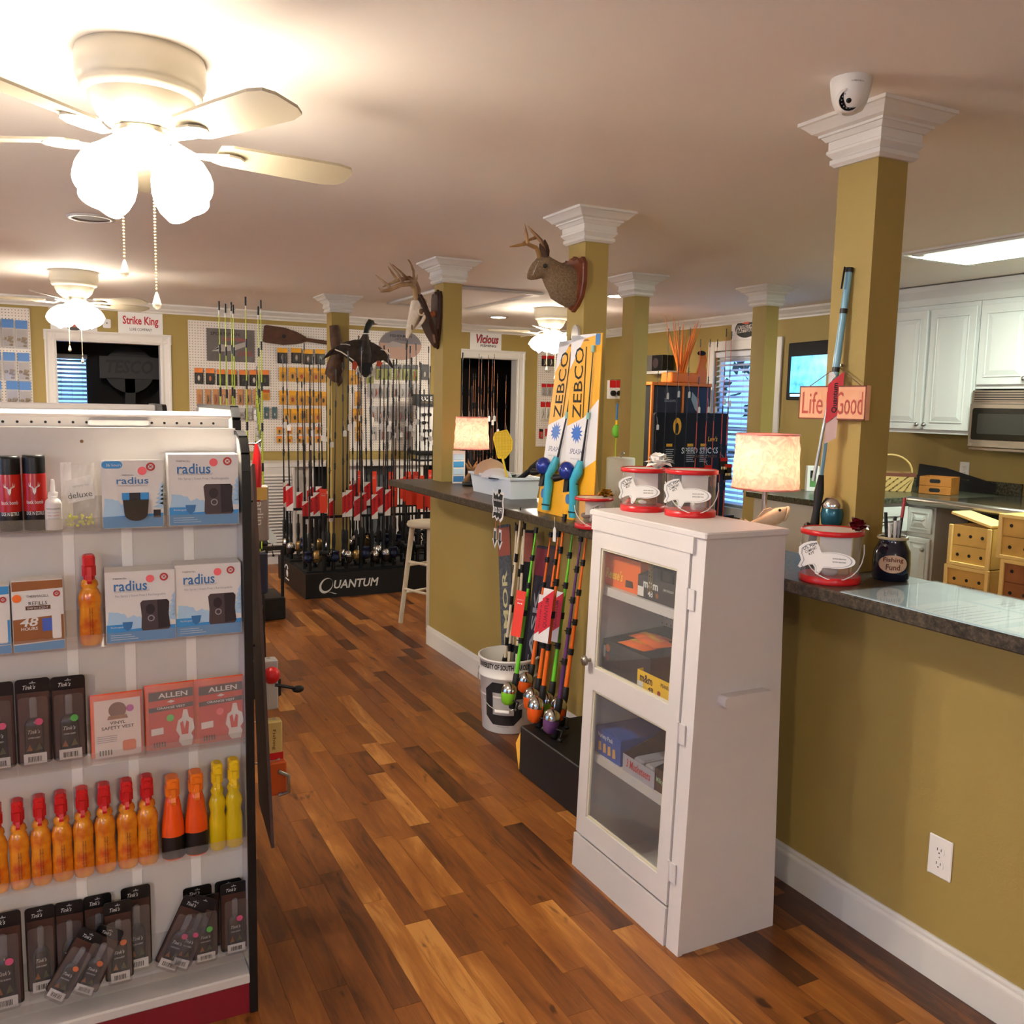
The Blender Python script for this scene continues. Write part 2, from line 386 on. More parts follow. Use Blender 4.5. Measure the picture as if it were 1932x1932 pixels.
# ================================================================ CEILING FIXTURES
glow = mat('lit_frosted_glass', (255, 255, 255), .5)
_b = glow.node_tree.nodes['Principled BSDF']; _b.inputs['Emission Color'].default_value = (*WARM, 1); _b.inputs['Emission Strength'].default_value = BULB
fanw = mat('fan_enamel', (196, 188, 168), .35)
bladem = mat('fan_blade', (186, 176, 152), .5)
bulb_l = bpy.data.lights.new('fan_bulb', 'POINT'); bulb_l.energy = 20; bulb_l.color = WARM; bulb_l.shadow_soft_size = .03
bulb_s = bulb_l.copy(); bulb_s.energy = 30
def fan(loc, a0, label):
    t = thing('ceiling_fan', label, 'ceiling fan', loc)          # local z 0 = ceiling
    MB().lathe([(.155, 0), (.158, -.012), (.158, -.062), (.150, -.078), (.146, -.084), (.150, -.088), (.146, -.098), (.135, -.104), (.130, -.106)], 40).build('canopy', fanw, t)
    MB().lathe([(.131, -.104), (.126, -.12), (.112, -.15), (.09, -.172), (.078, -.18)], 40).build('motor_housing', fanw, t)
    MB().lathe([(.064, -.178), (.072, -.184), (.072, -.2), (.064, -.205), (.062, -.235), (.058, -.25), (.03, -.262)], 32).build('light_fitter', fanw, t)
    zb = -.215
    for k in range(5):
        a = a0 + k*2*pi/5
        ir = MB(); ca, sa = cos(a), sin(a)
        def pt(r, o, z): return (r*ca - o*sa, r*sa + o*ca, z)
        R = []
        for r, wd, z in ((.062, .014, -.192), (.09, .012, -.205), (.13, .012, -.222), (.17, .03, -.220), (.21, .042, -.217), (.245, .03, -.216), (.262, .01, -.216)):
            R.append([pt(r, -wd, z-.003), pt(r, wd, z-.003), pt(r, wd, z+.003), pt(r, -wd, z+.003)])
        ir.loft(R, True, False); ib = ir.build('blade_iron', fanw, t)
        bl = MB(); R = []
        for r, wd in ((.19, .045), (.22, .056), (.40, .064), (.52, .066), (.56, .055), (.575, .03)):
            tw = .2
            R.append([pt(r, -wd, zb+wd*tw-.003+.006), pt(r, wd, zb-wd*tw-.003+.006), pt(r, wd, zb-wd*tw+.004+.006), pt(r, -wd, zb+wd*tw+.004+.006)])
        bl.loft(R, True, False).build('blade', bladem, t)
    sh = MB(); prof = [(.024, 0), (.034, -.008), (.05, -.03), (.064, -.062), (.070, -.09), (.069, -.115), (.062, -.138), (.056, -.134), (.02, -.1)]
    sd = None
    for k in range(4):
        a = radians(40) + k*pi/2
        if sd is None:
            mb = MB(); mb.lathe(prof, 24, cap=False)
            # scalloped rim
            v = []
            for (x, y, z) in mb.v:
                th = math.atan2(y, x)
                v.append((x, y, z - (.007*abs(sin(2*th)) if z < -.12 else 0)))
            mb.v = v; sd = mb.data('lamp_shade'); sd.materials.append(glow)
        arm = MB().tube([(.045*cos(a), .045*sin(a), -.235), (.07*cos(a), .07*sin(a), -.25)], .018, 10).build('lamp_arm', fanw, t)
        o = link('lamp_shade', sd, t, (.066*cos(a), .066*sin(a), -.245)); o.rotation_euler = (radians(38)*-sin(a)*-1*-1, 0, 0)
        o.rotation_mode = 'AXIS_ANGLE'; o.rotation_axis_angle = (radians(-40), -sin(a), cos(a), 0)
    for k in range(4):
        a = radians(40) + k*pi/2; lo = bpy.data.objects.new('bulb', bulb_l); COL.objects.link(lo); lo.parent = t; lo.location = (.125*cos(a), .125*sin(a), -.315)
    for x, y, l in ((-.055, -.02, .285), (.018, -.05, .36)):
        mb = MB(); n = int(l/.008)
        for i in range(n): mb.ball((x, y, -.235-.008*i), .0032, 6, 4)
        c = mb.build('pull_chain', mat('chain_brass', (206, 190, 150), .35, .8), t)
        MB().lathe([(.002, 0), (.005, -.008), (.011, -.03), (.010, -.038), (.003, -.044)], 12, (x, y, -.235-.008*n)).build('chain_knob', fanw, c)
    return t
FANS = [((.232, 2.60, H), radians(8), 'cream ceiling fan with lit frosted shades, hanging above the front shelf'),
        ((.16, 7.16, H), radians(30), 'cream ceiling fan with lit shades in front of the red lettered sign'),
        ((4.02, 7.165, H), radians(14), 'cream ceiling fan with lit shades hanging past the rabbit mount'),
        ((.30, -1.75, H), radians(20), 'cream ceiling fan with lit shades by the front wall'),
        ((-3.5, 2.6, H), radians(10), 'unseen cream ceiling fan added as fill light in the left half of the shop'),
        ((-3.5, 7.16, H), radians(10), 'unseen cream ceiling fan added to light the far left corner'),
        ((-3.0, -1.75, H), radians(10), 'unseen cream ceiling fan added for fill light at the front left')]
f0 = fan(*FANS[0])
glow2 = glow.copy(); glow2.name = 'lit_frosted_glass_strong'; glow2.node_tree.nodes['Principled BSDF'].inputs['Emission Strength'].default_value = BULB*3.0
bright = [c for c in f0.children if c.name.startswith('lamp_shade')][0].data.copy(); bright.materials[0] = glow2
for l, a, lab in FANS[1:]:
    g = dup(f0, l, a-FANS[0][1], lab)
    if l[0] < -1:          # unseen fans added at left as fill, with stronger bulbs
        for c in g.children:
            if c.name.startswith('lamp_shade'): c.data = bright
            if c.name.startswith('bulb'): c.data = bulb_s
# recessed cans
canm = mat('can_light_lens', (255, 244, 222), .5, emit=22)
for q, lab in (((940, 598), 'lit round recessed ceiling light near the open back doorway'), ((1165, 558), 'lit round recessed ceiling light between two columns')):
    p = wz(*q, H); t = thing('recessed_light', lab, 'ceiling light', (p.x, p.y, H))
    MB().lathe([(.075, -.001), (.1, -.001), (.102, -.006), (.075, -.007)], 32, cap=False).build('trim_ring', trimw, t)
    MB().lathe([(.001, -.004), (.076, -.0035)], 32, cap=False).build('lens', canm, t)
p = wz(172, 411, H); t = thing('ceiling_vent', 'round flush ceiling vent past the front ceiling fan', 'vent', (p.x, p.y, H))
MB().lathe([(.11, 0), (.108, -.006), (.088, -.008), (.085, -.004)], 32, cap=False).build('trim_ring', trimw, t)
MB().lathe([(.001, -.003), (.086, -.003)], 32, cap=False).build('grille', mat('vent_grey', (120, 112, 108), .6), t)
# attic hatch
t = thing('attic_hatch', 'large pale ceiling hatch panel with raised moulding', 'ceiling hatch', (0, 0, H))
hx0, hx1, hy0, hy1 = 2.62, 3.41, 6.2, 7.62
MB().box(hx0+.06, hx1-.06, hy0+.06, hy1-.06, -.012, 0).build('panel', ceilm, t)
for a, b, c, d in ((hx0, hx1, hy0, hy0+.07), (hx0, hx1, hy1-.07, hy1), (hx0, hx0+.07, hy0+.07, hy1-.07), (hx1-.07, hx1, hy0+.07, hy1-.07)):
    MB().bbox(a, b, c, d, -.022, -.001, .006).build('moulding', trimw, t)
# kitchen light box
t = thing('ceiling_light', 'bright rectangular fluorescent ceiling light in the kitchen', 'ceiling light', (0, 0, H))
kx0, kx1, ky0, ky1 = 4.265, 4.62, 2.2, 3.47
MB().bbox(kx0-.0, kx1+.0, ky0, ky1, -.03, -.0, .004).build('diffuser', mat('fluorescent_diffuser', (232, 250, 234), .5, emit=13), t)
for a, b, c, d in ((kx0-.12, kx1+.12, ky1, ky1+.12), (kx0-.12, kx1+.12, ky0-.12, ky0), (kx0-.12, kx0, ky0, ky1), (kx1, kx1+.12, ky0, ky1)):
    mb = MB(); mb.box(a, b, c, d, -.012, 0); mb.box(a+.03 if b-a < .2 else a, b-.03 if b-a < .2 else b, c+.03 if d-c < .2 else c, d-.03 if d-c < .2 else d, -.022, -.012)
    mb.build('moulding', trimw, t)

# ================================================================ FRONT GONDOLA
gw = mat('gondola_enamel', (208, 203, 196), .4); maroon = mat('kick_maroon', (128, 26, 38), .4)
acr = clear('clear_acrylic', (250, 248, 244), .06); rail = mat('shelf_rail', (205, 198, 192), .35)
t = thing('shop_gondola', 'white shop shelving gondola with clear trays and maroon kick plate', 'shelving', (0, 0, 0))
GX0, GX1 = -.95, .40
MB().box(GX0, GX1, 2.30, 2.33, .10, 1.50).build('back_panel', gw, t)
MB().bbox(GX0, GX1, 2.195, 2.93, .085, .112, .004).build('base_deck', gw, t)
MB().box(GX0, GX1, 2.205, 2.92, 0, .085).build('kick_plate', maroon, t)
# end panel, black edged, with a rounded shoulder
P = [(2.205, .004), (2.205, 1.40), (2.21, 1.44), (2.235, 1.475), (2.27, 1.485), (2.32, 1.485), (2.32, 1.52), (2.345, 1.545), (2.93, 1.545), (2.93, .004)]
MB().prism([(a, b) for a, b in P], GX1, GX1+.008, 'x').build('end_panel', gw, t)
path = [(GX1+.006, a, b) for a, b in P[:6]]
mb = MB(); ed = P[:9]
for (a, b), (c, d) in zip(ed[:-1], ed[1:]):
    nx, nz = (d-b), -(c-a); l = sqrt(nx*nx+nz*nz); nx, nz = nx/l*.010, nz/l*.010
    mb.prism([(a-nx*.0, b), (c, d), (c-nx*1.0, d-nz*1.0), (a-nx*1.0, b-nz*1.0)], GX1-.004, GX1+.016, 'x')
mb.build('edge_trim', black, t)
# head rail: perforated strip and cap
mb = MB(); mb.bbox(GX0, GX1-.004, 2.328, 2.385, 1.522, 1.534, .004); mb.build('top_cap', rail, t)
mb = MB(); mb.box(GX0, GX1-.01, 2.331, 2.336, 1.497, 1.523); pr = mb.build('perforated_strip', gw, t)
mb = MB()
for i in range(46): mb.lathe([(.0032, -.0004), (.0032, .0004)], 8, (-.93+i*.0285, 2.3306, 1.511), 'y')
mb.build('slot_holes', inkk, pr)
MB().bbox(.07, .205, 2.324, 2.331, 1.503, 1.519, .003).build('label_holder', paper, t)
MB().box(GX0, GX1-.004, 2.36, 2.92, 1.49, 1.496).build('top_panel', gw, t)
mb = MB(); mb.bbox(GX0, GX1+.004, 2.86, 2.92, 1.518, 1.532, .004); mb.box(GX0, GX1, 2.87, 2.91, .1, 1.52); mb.build('rear_panel', rail, t)
for x in (-.118, .055): MB().lathe([(.004, -.001), (.0035, .001)], 8, (x, 2.2995, 1.468), 'y').build('screw_hole', mat('hole_rust', (120, 92, 60), .8), t)
TR = [1.272, 1.003, .722, .447, .150]
for z in TR:      # clear trays with an upturned lip
    mb = MB(); dx = .06 if z < .2 else 0
    mb.box(GX0, GX1-.004, 2.212, 2.30, z-.002, z+.001); mb.box(GX0, GX1-.004, 2.208, 2.212, z-.002, z+.028); mb.box(GX0, GX1-.004, 2.296, 2.299, z, z+.07)
    mb.build('tray', acr, t)
for x in (.02, .145, .285):
    MB().bbox(x-.012, x+.012, 2.2985, 2.3005, .2, 1.42, .0008).build('slot_strip', mat('slot_white', (240, 237, 230), .3), t)
GON = t
# second gondola further back
def gondola_far(y0, y1, x1, zt, label):
    t = thing('shop_gondola', label, 'shelving')
    MB().box(-2.2, x1, (y0+y1)/2-.02, (y0+y1)/2+.02, .1, zt-.03).build('back_panel', gw, t)
    MB().bbox(-2.2, x1, y0, y1, .085, .112, .004).build('base_deck', gw, t); MB().box(-2.2, x1, y0+.02, y1-.02, 0, .085).build('kick_plate', maroon, t)
    for k, yy in enumerate(((y0+y1)/2-.05, (y0+y1)/2+.03)): MB().bbox(-2.2, x1, yy, yy+.03, zt-.03, zt, .005).build('top_cap', rail, t)
    MB().prism(rrect(y0, y1, .01, zt+.005, .06), x1, x1+.02, 'x').build('end_panel', black, t)
    for z in (.5, .85, 1.2): MB().box(-2.2, x1, y0+.06, y1-.06, z, z+.02).build('shelf', gw, t)
    return t
gondola_far(4.55, 5.3, .46, 1.535, 'white shop gondola in the next aisle, only its capped top showing')

# ---------------------------------------------------------------- goods on the gondola
YG = 2.216
def place(x0, x1, y0, y1, Y=YG, z=None):
    """world base point, width and height of a thing standing at depth Y seen between these marks"""
    a, b = wy(x0, (y0+y1)/2, Y), wy(x1, (y0+y1)/2, Y); c = wy((x0+x1)/2, y1, Y); d = wy((x0+x1)/2, y0, Y)
    base = Vector(((a.x+b.x)/2, Y, c.z if z is None else z)); return base, b.x-a.x, d.z-base.z
skyb = mat('print_blue', (64, 150, 214), .45); deepb = mat('print_deep_blue', (58, 120, 178), .45); paleb = mat('print_pale_blue', (172, 208, 234), .5)
devm = mat('print_device_brown', (74, 60, 62), .5); devd = mat('print_device_dark', (44, 34, 36), .5)
pinks = mat('pink_sticker', (250, 112, 118), .55); redp = mat('print_red', (190, 62, 54), .5); greyp = mat('print_grey', (150, 152, 156), .5)
greens = mat('green_sticker', (92, 214, 84), .55); hotpink = mat('hot_pink_sticker', (246, 84, 142), .55); oranges = mat('orange_sticker', (244, 120, 34), .55)
def disc(t, x, z, r, m, y=-.0008, name='sticker'): return decal(t, ellipse(r, r, 20, x, z), m, y, name)
def ringd(t, x, z, r, w_, m, y=-.0008):
    mb = MB(); n = 24
    A = ellipse(r, r, n, x, z); B = ellipse(r-w_, r-w_, n, x, z)
    mb.add([(a, y, b) for a, b in A]+[(a, y, b) for a, b in B], [(i, (i+1) % n, n+(i+1) % n, n+i) for i in range(n)])
    mb.add([(x-r*.66, y, z+r*.75), (x-r*.75, y, z+r*.66), (x+r*.66, y, z-r*.75), (x+r*.75, y, z-r*.66)], [(0, 1, 2, 3)])
    mb.add([(x-r*.4, y, z-r*.3), (x+r*.1, y, z-.1*r), (x+r*.5, y, z+.4*r), (x-r*.1, y, z+r*.2)], [(0, 1, 2, 3)])
    return mb.build('print', m, t)
def device(t, cx, cz, w_, h):
    """brown square repeller with a ring button"""
    decal(t, [(cx-w_*.5, cz+h*.42), (cx-w_*.42, cz+h*.5), (cx+w_*.42, cz+h*.5), (cx+w_*.5, cz+h*.42), (cx+w_*.47, cz), (cx+w_*.52, cz-h*.42), (cx+w_*.46, cz-h*.5), (cx-w_*.44, cz-h*.5), (cx-w_*.48, cz-h*.42), (cx-w_*.46, cz)], devm, -.0006)
    decal(t, [(cx+w_*.08, cz+h*.5), (cx+w_*.42, cz+h*.5), (cx+w_*.5, cz+h*.4), (cx+w_*.47, cz), (cx+w_*.52, cz-h*.42), (cx+w_*.1, cz-h*.46)], devd, -.001)
    decal(t, ellipse(w_*.16, h*.17, 16, cx-w_*.16, cz+h*.2), devd, -.0012)
    mb = MB(); n = 20
    A = ellipse(w_*.12, w_*.12, n, cx-w_*.14, cz-h*.1); B = ellipse(w_*.085, w_*.085, n, cx-w_*.14, cz-h*.1)
    mb.add([(a, -.0016, b) for a, b in A]+[(a, -.0016, b) for a, b in B], [(i, (i+1) % n, n+(i+1) % n, n+i) for i in range(n)]); mb.build('print', greyp, t)
def forest(t, w_, h, z0):
    """pale blue pines, hills and lake along the foot of the carton"""
    decal(t, [(-w_*.5+.001, .001), (w_*.5-.001, .001), (w_*.5-.001, z0*.62), (-w_*.5+.001, z0*.5)], skyb, -.0004)
    pts = [(-w_*.49, z0*.5), (-w_*.46, z0*1.15)]
    r_ = random.Random(5)
    for i in range(14): pts.append((-w_*.46+w_*.62*i/14, z0*(1.28-.03*i) + r_.uniform(-.09, .09)*z0))
    pts += [(w_*.2, z0*.6)]
    decal(t, pts, paleb, -.0003)
    for i in range(6):
        x = w_*(.36+.022*i); zz = h*(.30+.062*i)
        decal(t, [(x-.004, zz), (w_*.495, zz-.004), (w_*.495, zz+h*.08)], paleb, -.0003)
def radius(x0, x1, y0, y1, z, label, blister=False):
    b, w_, h = place(x0, x1, y0, y1, z=z); t = thing('repeller_box', label, 'box', b, rz=radians(-2 if not blister else 0), group=None)
    if blister:
        MB().prism(rrect(-w_/2, w_/2, 0, h, .006), 0, .004, 'y').build('card', paper, t)
        MB().prism(rrect(-w_/2+.006, w_/2-.002, .002, h*.96, .004), .006, .04, 'y').build('backing', paper, t)
    else: MB().bbox(-w_/2, w_/2, 0, .072, 0, h, .0008).build('carton', paper, t)
    forest(t, w_, h, h*.34)
    if blister:
        text(t, 'radius', deepb, (-.0, -.001, h*.70), w=w_*.52, h=h*.1, bold=.01); text(t, 'THERMACELL', inkk, (-.01, -.001, h*.78), w=w_*.2)
        text(t, 'ZONE MOSQUITO REPELLENT', greyp, (0, -.001, h*.625), w=w_*.5)
        decal(t, rrect(-w_/2+.001, -w_*.16, h*.88, h*.985, .008), skyb, -.0006); text(t, '36 hours', paper, (-w_*.3, -.0014, h*.93), w=w_*.24)
        decal(t, [(-w_*.18, h*.52), (w_*.26, h*.52), (w_*.26, h*.42), (-w_*.18, h*.42)], skyb, -.0008); decal(t, [(-w_*.06, h*.52), (w_*.12, h*.52), (w_*.12, h*.42), (-w_*.06, h*.42)], devd, -.001)
        P = [(-w_*.17, h*.42), (w_*.25, h*.42), (w_*.23, h*.22)] + [(w_*.04+w_*.19*cos(-pi*i/10), h*.22-h*.11*sin(pi*i/10)) for i in range(1, 10)] + [(-w_*.15, h*.22)]
        MB().prism(P, -.012, -.0004, 'y').build('blister', mat('smoke_plastic', (58, 54, 52), .2), t)
        disc(t, w_*.16, h*.84, w_*.075, pinks); ringd(t, w_*.3, h*.9, w_*.075, .004, redp)
        decal(t, [(w_*.33, h*.14), (w_*.45, h*.14), (w_*.45, h*.26), (w_*.33, h*.26)], devd, -.0008)
    else:
        text(t, 'radius', deepb, (-w_*.14, -.001, h*.80), w=w_*.47, h=h*.145, bold=.012); text(t, 'THERMACELL', inkk, (-w_*.29, -.001, h*.905), w=w_*.2)
        text(t, 'ZONE MOSQUITO REPELLENT', greyp, (-w_*.12, -.001, h*.72), w=w_*.5); text(t, 'No Spray | Scent Free | Rechargeable', greyp, (0, -.001, h*.655), w=w_*.72)
        device(t, w_*.2, h*.365, w_*.42, h*.43)
        disc(t, w_*.14, h*.885, w_*.06, pinks); ringd(t, w_*.34, h*.9, w_*.062, .004, redp)
        text(t, 'Rechargeable', paper, (-w_*.33, -.0012, h*.22), w=w_*.2); decal(t, [(-w_*.5+.001, h*.17), (-w_*.2, h*.17), (-w_*.2, h*.26), (-w_*.5+.001, h*.26)], skyb, -.0007)
        decal(t, [(-w_*.27, h*.29), (-w_*.12, h*.29), (-w_*.14, h*.2), (-w_*.2, h*.16), (-w_*.25, h*.2)], deepb, -.001)
        for k in range(3): decal(t, [(-w_*.44, h*(.045+.03*k)), (-w_*.05*(k+1), h*(.045+.03*k)), (-w_*.05*(k+1), h*(.055+.03*k)), (-w_*.44, h*(.055+.03*k))], paleb, -.0008)
    return t
radius(192, 308, 868, 997, TR[0]+.001, 'white and blue blister card of a dark refill cartridge on the top tray', True)
radius(318, 450, 857, 990, TR[0]+.001, 'white and blue repeller carton at the end of the top tray')
radius(199, 331, 1077, 1219, TR[1]+.001, 'white and blue repeller carton standing beside the red capped bottle')
radius(331, 455, 1064, 1206, TR[1]+.001, 'white and blue repeller carton in the second tray beside the end panel')
# refill boxes
def refill(x0, x1, y0, y1, body, label, num):
    b, w_, h = place(x0, x1, y0, y1, z=TR[1]+.001); t = thing('refill_box', label, 'box', b)
    MB().bbox(-w_/2, w_/2, 0, .05, 0, h, .0008).build('carton', paper, t)
    decal(t, [(-w_/2+.001, .001), (w_/2-.001, .001), (w_/2-.001, h*.13), (-w_/2+.001, h*.10)], skyb, -.0004)
    decal(t, [(-w_/2+.001, h*.12), (w_/2-.001, h*.14), (w_/2-.001, h*.5), (-w_/2+.001, h*.46)], body, -.0003)
    decal(t, [(-w_/2+.001, h*.86), (w_/2-.001, h*.88), (w_/2-.001, h*.995), (-w_/2+.001, h*.995)], body, -.0003)
    text(t, 'THERMACELL', inkk, (0, -.001, h*.78), w=w_*.44); text(t, 'REFILLS', inkk, (0, -.001, h*.68), w=w_*.36); text(t, 'EARTH SCENT', paper, (0, -.0014, h*.615), w=w_*.4, h=h*.03)
    decal(t, [(-w_*.24, h*.59), (w_*.24, h*.59), (w_*.24, h*.645), (-w_*.24, h*.645)], inkk if body is skyb else mat('print_brown_dark', (92, 54, 24), .5), -.0008)
    text(t, num, paper, (-w_*.18, -.001, h*.42), w=w_*.36, h=h*.125, bold=.02, shear=.2); text(t, 'HOURS', paper, (-w_*.18, -.001, h*.325), w=w_*.32, h=h*.045, bold=.015)
    decal(t, rrect(w_*.26, w_*.44, h*.16, h*.58, .004), paper, -.0012); decal(t, [(w_*.07, h*.28), (w_*.26, h*.28), (w_*.26, h*.46), (w_*.07, h*.46)], mat('print_mat_blue', (70, 96, 190), .5), -.0014)
    disc(t, -w_*.4, h*.76, w_*.09, oranges); ringd(t, w_*.37, h*.8, w_*.07, .0035, redp); return t
tanp = mat('print_bronze', (150, 92, 42), .5)
refill(23, 121, 1095, 1233, tanp, 'bronze and white refill carton printed with 48 hours', '48')
refill(-78, 20, 1108, 1246, skyb, 'blue topped refill carton beside the bronze one', '12')
# aerosol cans
canblk = mat('can_black', (22, 20, 20), .3); canred = mat('can_red', (182, 30, 26), .28)
def aerosol(x0, x1, y0, y1, label):
    b, w_, h = place(x0, x1, y0, y1, Y=2.245, z=TR[0]+.002); r = w_/2; t = thing('aerosol_can', label, 'spray can', b, group='aerosol cans on the top tray')
    MB().lathe([(r*.96, 0), (r, .004), (r, h*.26)], 28).build('base_band', canblk, t)
    MB().lathe([(r, h*.26), (r, h*.74), (r*.95, h*.77)], 28).build('can_body', canred, t)
    MB().lathe([(r*.97, h*.75), (r*.98, h*.96), (r*.93, h), (r*.6, h*1.0)], 28).build('cap', black, t)
    # antlered emblem
    def c(poly): 
        mb = MB(); n = len(poly); mb.add([(sin(a/r)*r*1.012, -cos(a/r)*r*1.012, z) for a, z in poly], [tuple(range(n))]); return mb.build('emblem', paper, t)
    zc = h*.55; k = r*.5
    c([(-k*.35, zc+k*.3), (k*.35, zc+k*.3), (k*.25, zc-k*.5), (0, zc-k*1.0), (-k*.25, zc-k*.5)])
    for s in (-1, 1):
        c([(s*k*.3, zc+k*.3), (s*k*.9, zc+k*.6), (s*k*1.05, zc+k*1.3), (s*k*.85, zc+k*.8), (s*k*.2, zc+k*.5)])
        c([(s*k*.55, zc+k*.6), (s*k*.65, zc+k*1.5), (s*k*.75, zc+k*.7)])
    text(t, 'buck bomb', paper, (0, -r*1.02, h*.385), w=r*1.5, h=h*.05, bold=.015, curve=r*1.02); text(t, 'DOE IN ESTRUS', paper, (0, -r*1.02, h*.235), w=r*1.6, h=h*.05, bold=.01, curve=r*1.02)
    disc(t, r*.0, 0, .0001, paper); return t
aerosol(43, 88, 858, 1001, 'red and black aerosol can with a white antler emblem'); aerosol(-4, 41, 860, 1003, 'red and black aerosol can with a white antler emblem')
# pump bottle and bagged sprayer
b, w_, h = place(83, 117, 905, 1003, z=TR[0]+.002); t = thing('pump_bottle', 'small white pump spray bottle between the cans and the bag', 'bottle', (b.x, 2.235, b.z))
MB().lathe([(w_*.48, 0), (w_*.5, .004), (w_*.5, h*.5), (w_*.42, h*.58), (w_*.25, h*.62), (w_*.22, h*.66)], 20).build('bottle', paper, t)
MB().lathe([(w_*.3, h*.64), (w_*.3, h*.74), (w_*.16, h*.76), (w_*.14, h*.98), (w_*.05, h)], 16).build('pump', clear('pump_clear', (240, 240, 240), .35), t)
text(t, 'NO MOSQUITO', inkk, (0, -w_*.51, h*.42), w=w_*.9, curve=w_*.51); 
for k in range(3): text(t, 'spray repellent', redp if k == 1 else greyp, (0, -w_*.51, h*(.35-.06*k)), w=w_*.7, curve=w_*.51)
b, w_, h = place(112, 190, 876, 1000, z=TR[0]+.003); t = thing('bagged_sprayer', 'crumpled clear bag with a printed card and yellow green beads', 'bag', (b.x, 2.235, b.z))
mb = MB(); n, m_ = 14, 12; rr_ = random.Random(4)
G = [[(-w_/2*(1.0-.25*(j/m_))+w_*(1-.25*j/m_)*i/n, -.012*sin(pi*i/n)*sin(pi*min(1, (j+.4)/m_))-rr_.uniform(0, .008), h*j/m_+rr_.uniform(-.003, .003)) for i in range(n+1)] for j in range(m_+1)]
mb.add([p for r_ in G for p in r_], [(j*(n+1)+i, j*(n+1)+i+1, (j+1)*(n+1)+i+1, (j+1)*(n+1)+i) for j in range(m_) for i in range(n)]); mb.build('bag_film', clear('bag_film', (245, 245, 242), .16, .15), t)
c_ = MB().prism([(-w_*.3, h*.38), (w_*.36, h*.46), (w_*.3, h*.82), (-w_*.34, h*.74)], .002, .004, 'y').build('card', paper, t)
text(t, 'deluxe', inkk, (0, -.0, h*.52), w=w_*.6, rot=(0, -.12, 0)); text(t, 'sprayer kit', greyp, (.002, -.0, h*.66), w=w_*.4, rot=(0, -.12, 0))
mb = MB()
for i in range(40): mb.ball((rr_.uniform(-w_*.38, w_*.3), rr_.uniform(.001, .012), rr_.uniform(.005, h*.2)), rr_.uniform(.002, .004), 6, 4)
mb.build('beads', mat('bead_yellow', (214, 216, 60), .35), t)['kind'] = 'stuff'

# trigger bottles
flame = mat('bottle_flame', (244, 170, 36), .22, rgb2=(196, 74, 18), nscale=26, coat=.5); redcap = mat('trigger_red', (206, 30, 32), .32)
def trigger(x0, x1, y0, y1, z, body, cap, label, group=None, Y=2.235, style=0, flip=1, band=None):
    b, w_, h = place(x0, x1, y0, y1, Y=Y, z=z); r = w_/2; t = thing('spray_bottle', label, 'spray bottle', b, group=group)
    if style == 0: prof = [(.86, 0), (.98, .02), (1.03, .06), (1.0, .24), (.93, .38), (1.02, .48), (1.0, .54), (.8, .6), (.66, .62), (.8, .65), (.72, .69), (.5, .72)]
    elif style == 1: prof = [(.88, 0), (1, .03), (1, .26), (.95, .42), (.78, .56), (.7, .66), (.55, .74), (.4, .76)]
    else: prof = [(.82, 0), (.95, .02), (.95, .34), (.78, .42), (.98, .52), (.8, .58), (.62, .62), (.75, .67), (.5, .72), (.4, .73)]
    MB().lathe([(r*a, h*c) for a, c in prof], 20, sy=.82).build('bottle', body, t)
    MB().lathe([(r*.5, h*.70), (r*.52, h*.76), (r*.42, h*.78)], 14).build('collar', cap, t)
    hd = MB(); hd.bbox(-r*.55, r*.55, -r*1.0, r*.75, h*.86, h*.985, .004); hd.bbox(-r*.62, r*.62, -r*.4, r*.6, h*.74, h*.88, .004); hd.lathe([(r*.26, -r*1.2), (r*.26, -r*.95)], 10, (0, 0, h*.93), 'y')
    hd.build('trigger_head', cap, t)
    MB().prism([(-r*.75, h*.87), (-r*.55, h*.87), (-r*.7, h*.74), (-r*.95, h*.68), (-r*1.0, h*.71), (-r*.85, h*.76)], -r*.2, r*.2, 'x').build('trigger', cap, t)
    if band:
        MB().lathe([(r*1.012, h*.02), (r*1.015, h*.24), (r*.99, h*.28)], 20, sy=.83, cap=False).build('label_band', band, t)
    elif style == 0:
        for k in range(2): text(t, 'ignite fluid charcoal lighter', inkk, (r*(-.06+.22*k), -r*.84, h*.27), w=h*.3, h=.004, rot=(0, -pi/2, 0))
    mb = MB().box(-r*.98, r*.98, -r*.2, -r*.2+.0002, h*.98, h*.99)
    return t
trigger(148, 191, 1043, 1222, TR[1]+.001, flame, redcap, 'amber trigger bottle with a red head, alone on the second tray')
xs = [-5, 36, 77, 117, 157, 198, 240, 278]; 
for i, x in enumerate(xs):
    yb = 1690-i*7.6; trigger(x-20, x+20, yb-178, yb, TR[3]+.001, flame, redcap, 'amber trigger bottle with a red head in the packed row on the fourth tray', 'row of amber trigger bottles')
for x, yb in ((326, 1626), (370, 1616)):
    trigger(x-22, x+22, yb-165, yb, TR[3]+.001, mat('bottle_orange', (238, 84, 16), .25, coat=.5), mat('trigger_orange', (244, 124, 26), .35), 'orange trigger bottle with a black band on the fourth tray', 'orange trigger bottles', style=1, band=mat('band_black', (26, 18, 14), .4))
for x, yb in ((410, 1604), (441, 1597)):
    trigger(x-17, x+17, yb-170, yb, TR[3]+.001, mat('bottle_yellow', (214, 186, 14), .25, coat=.5), yellow, 'yellow trigger bottle beside the end panel on the fourth tray', 'yellow trigger bottles', style=2)

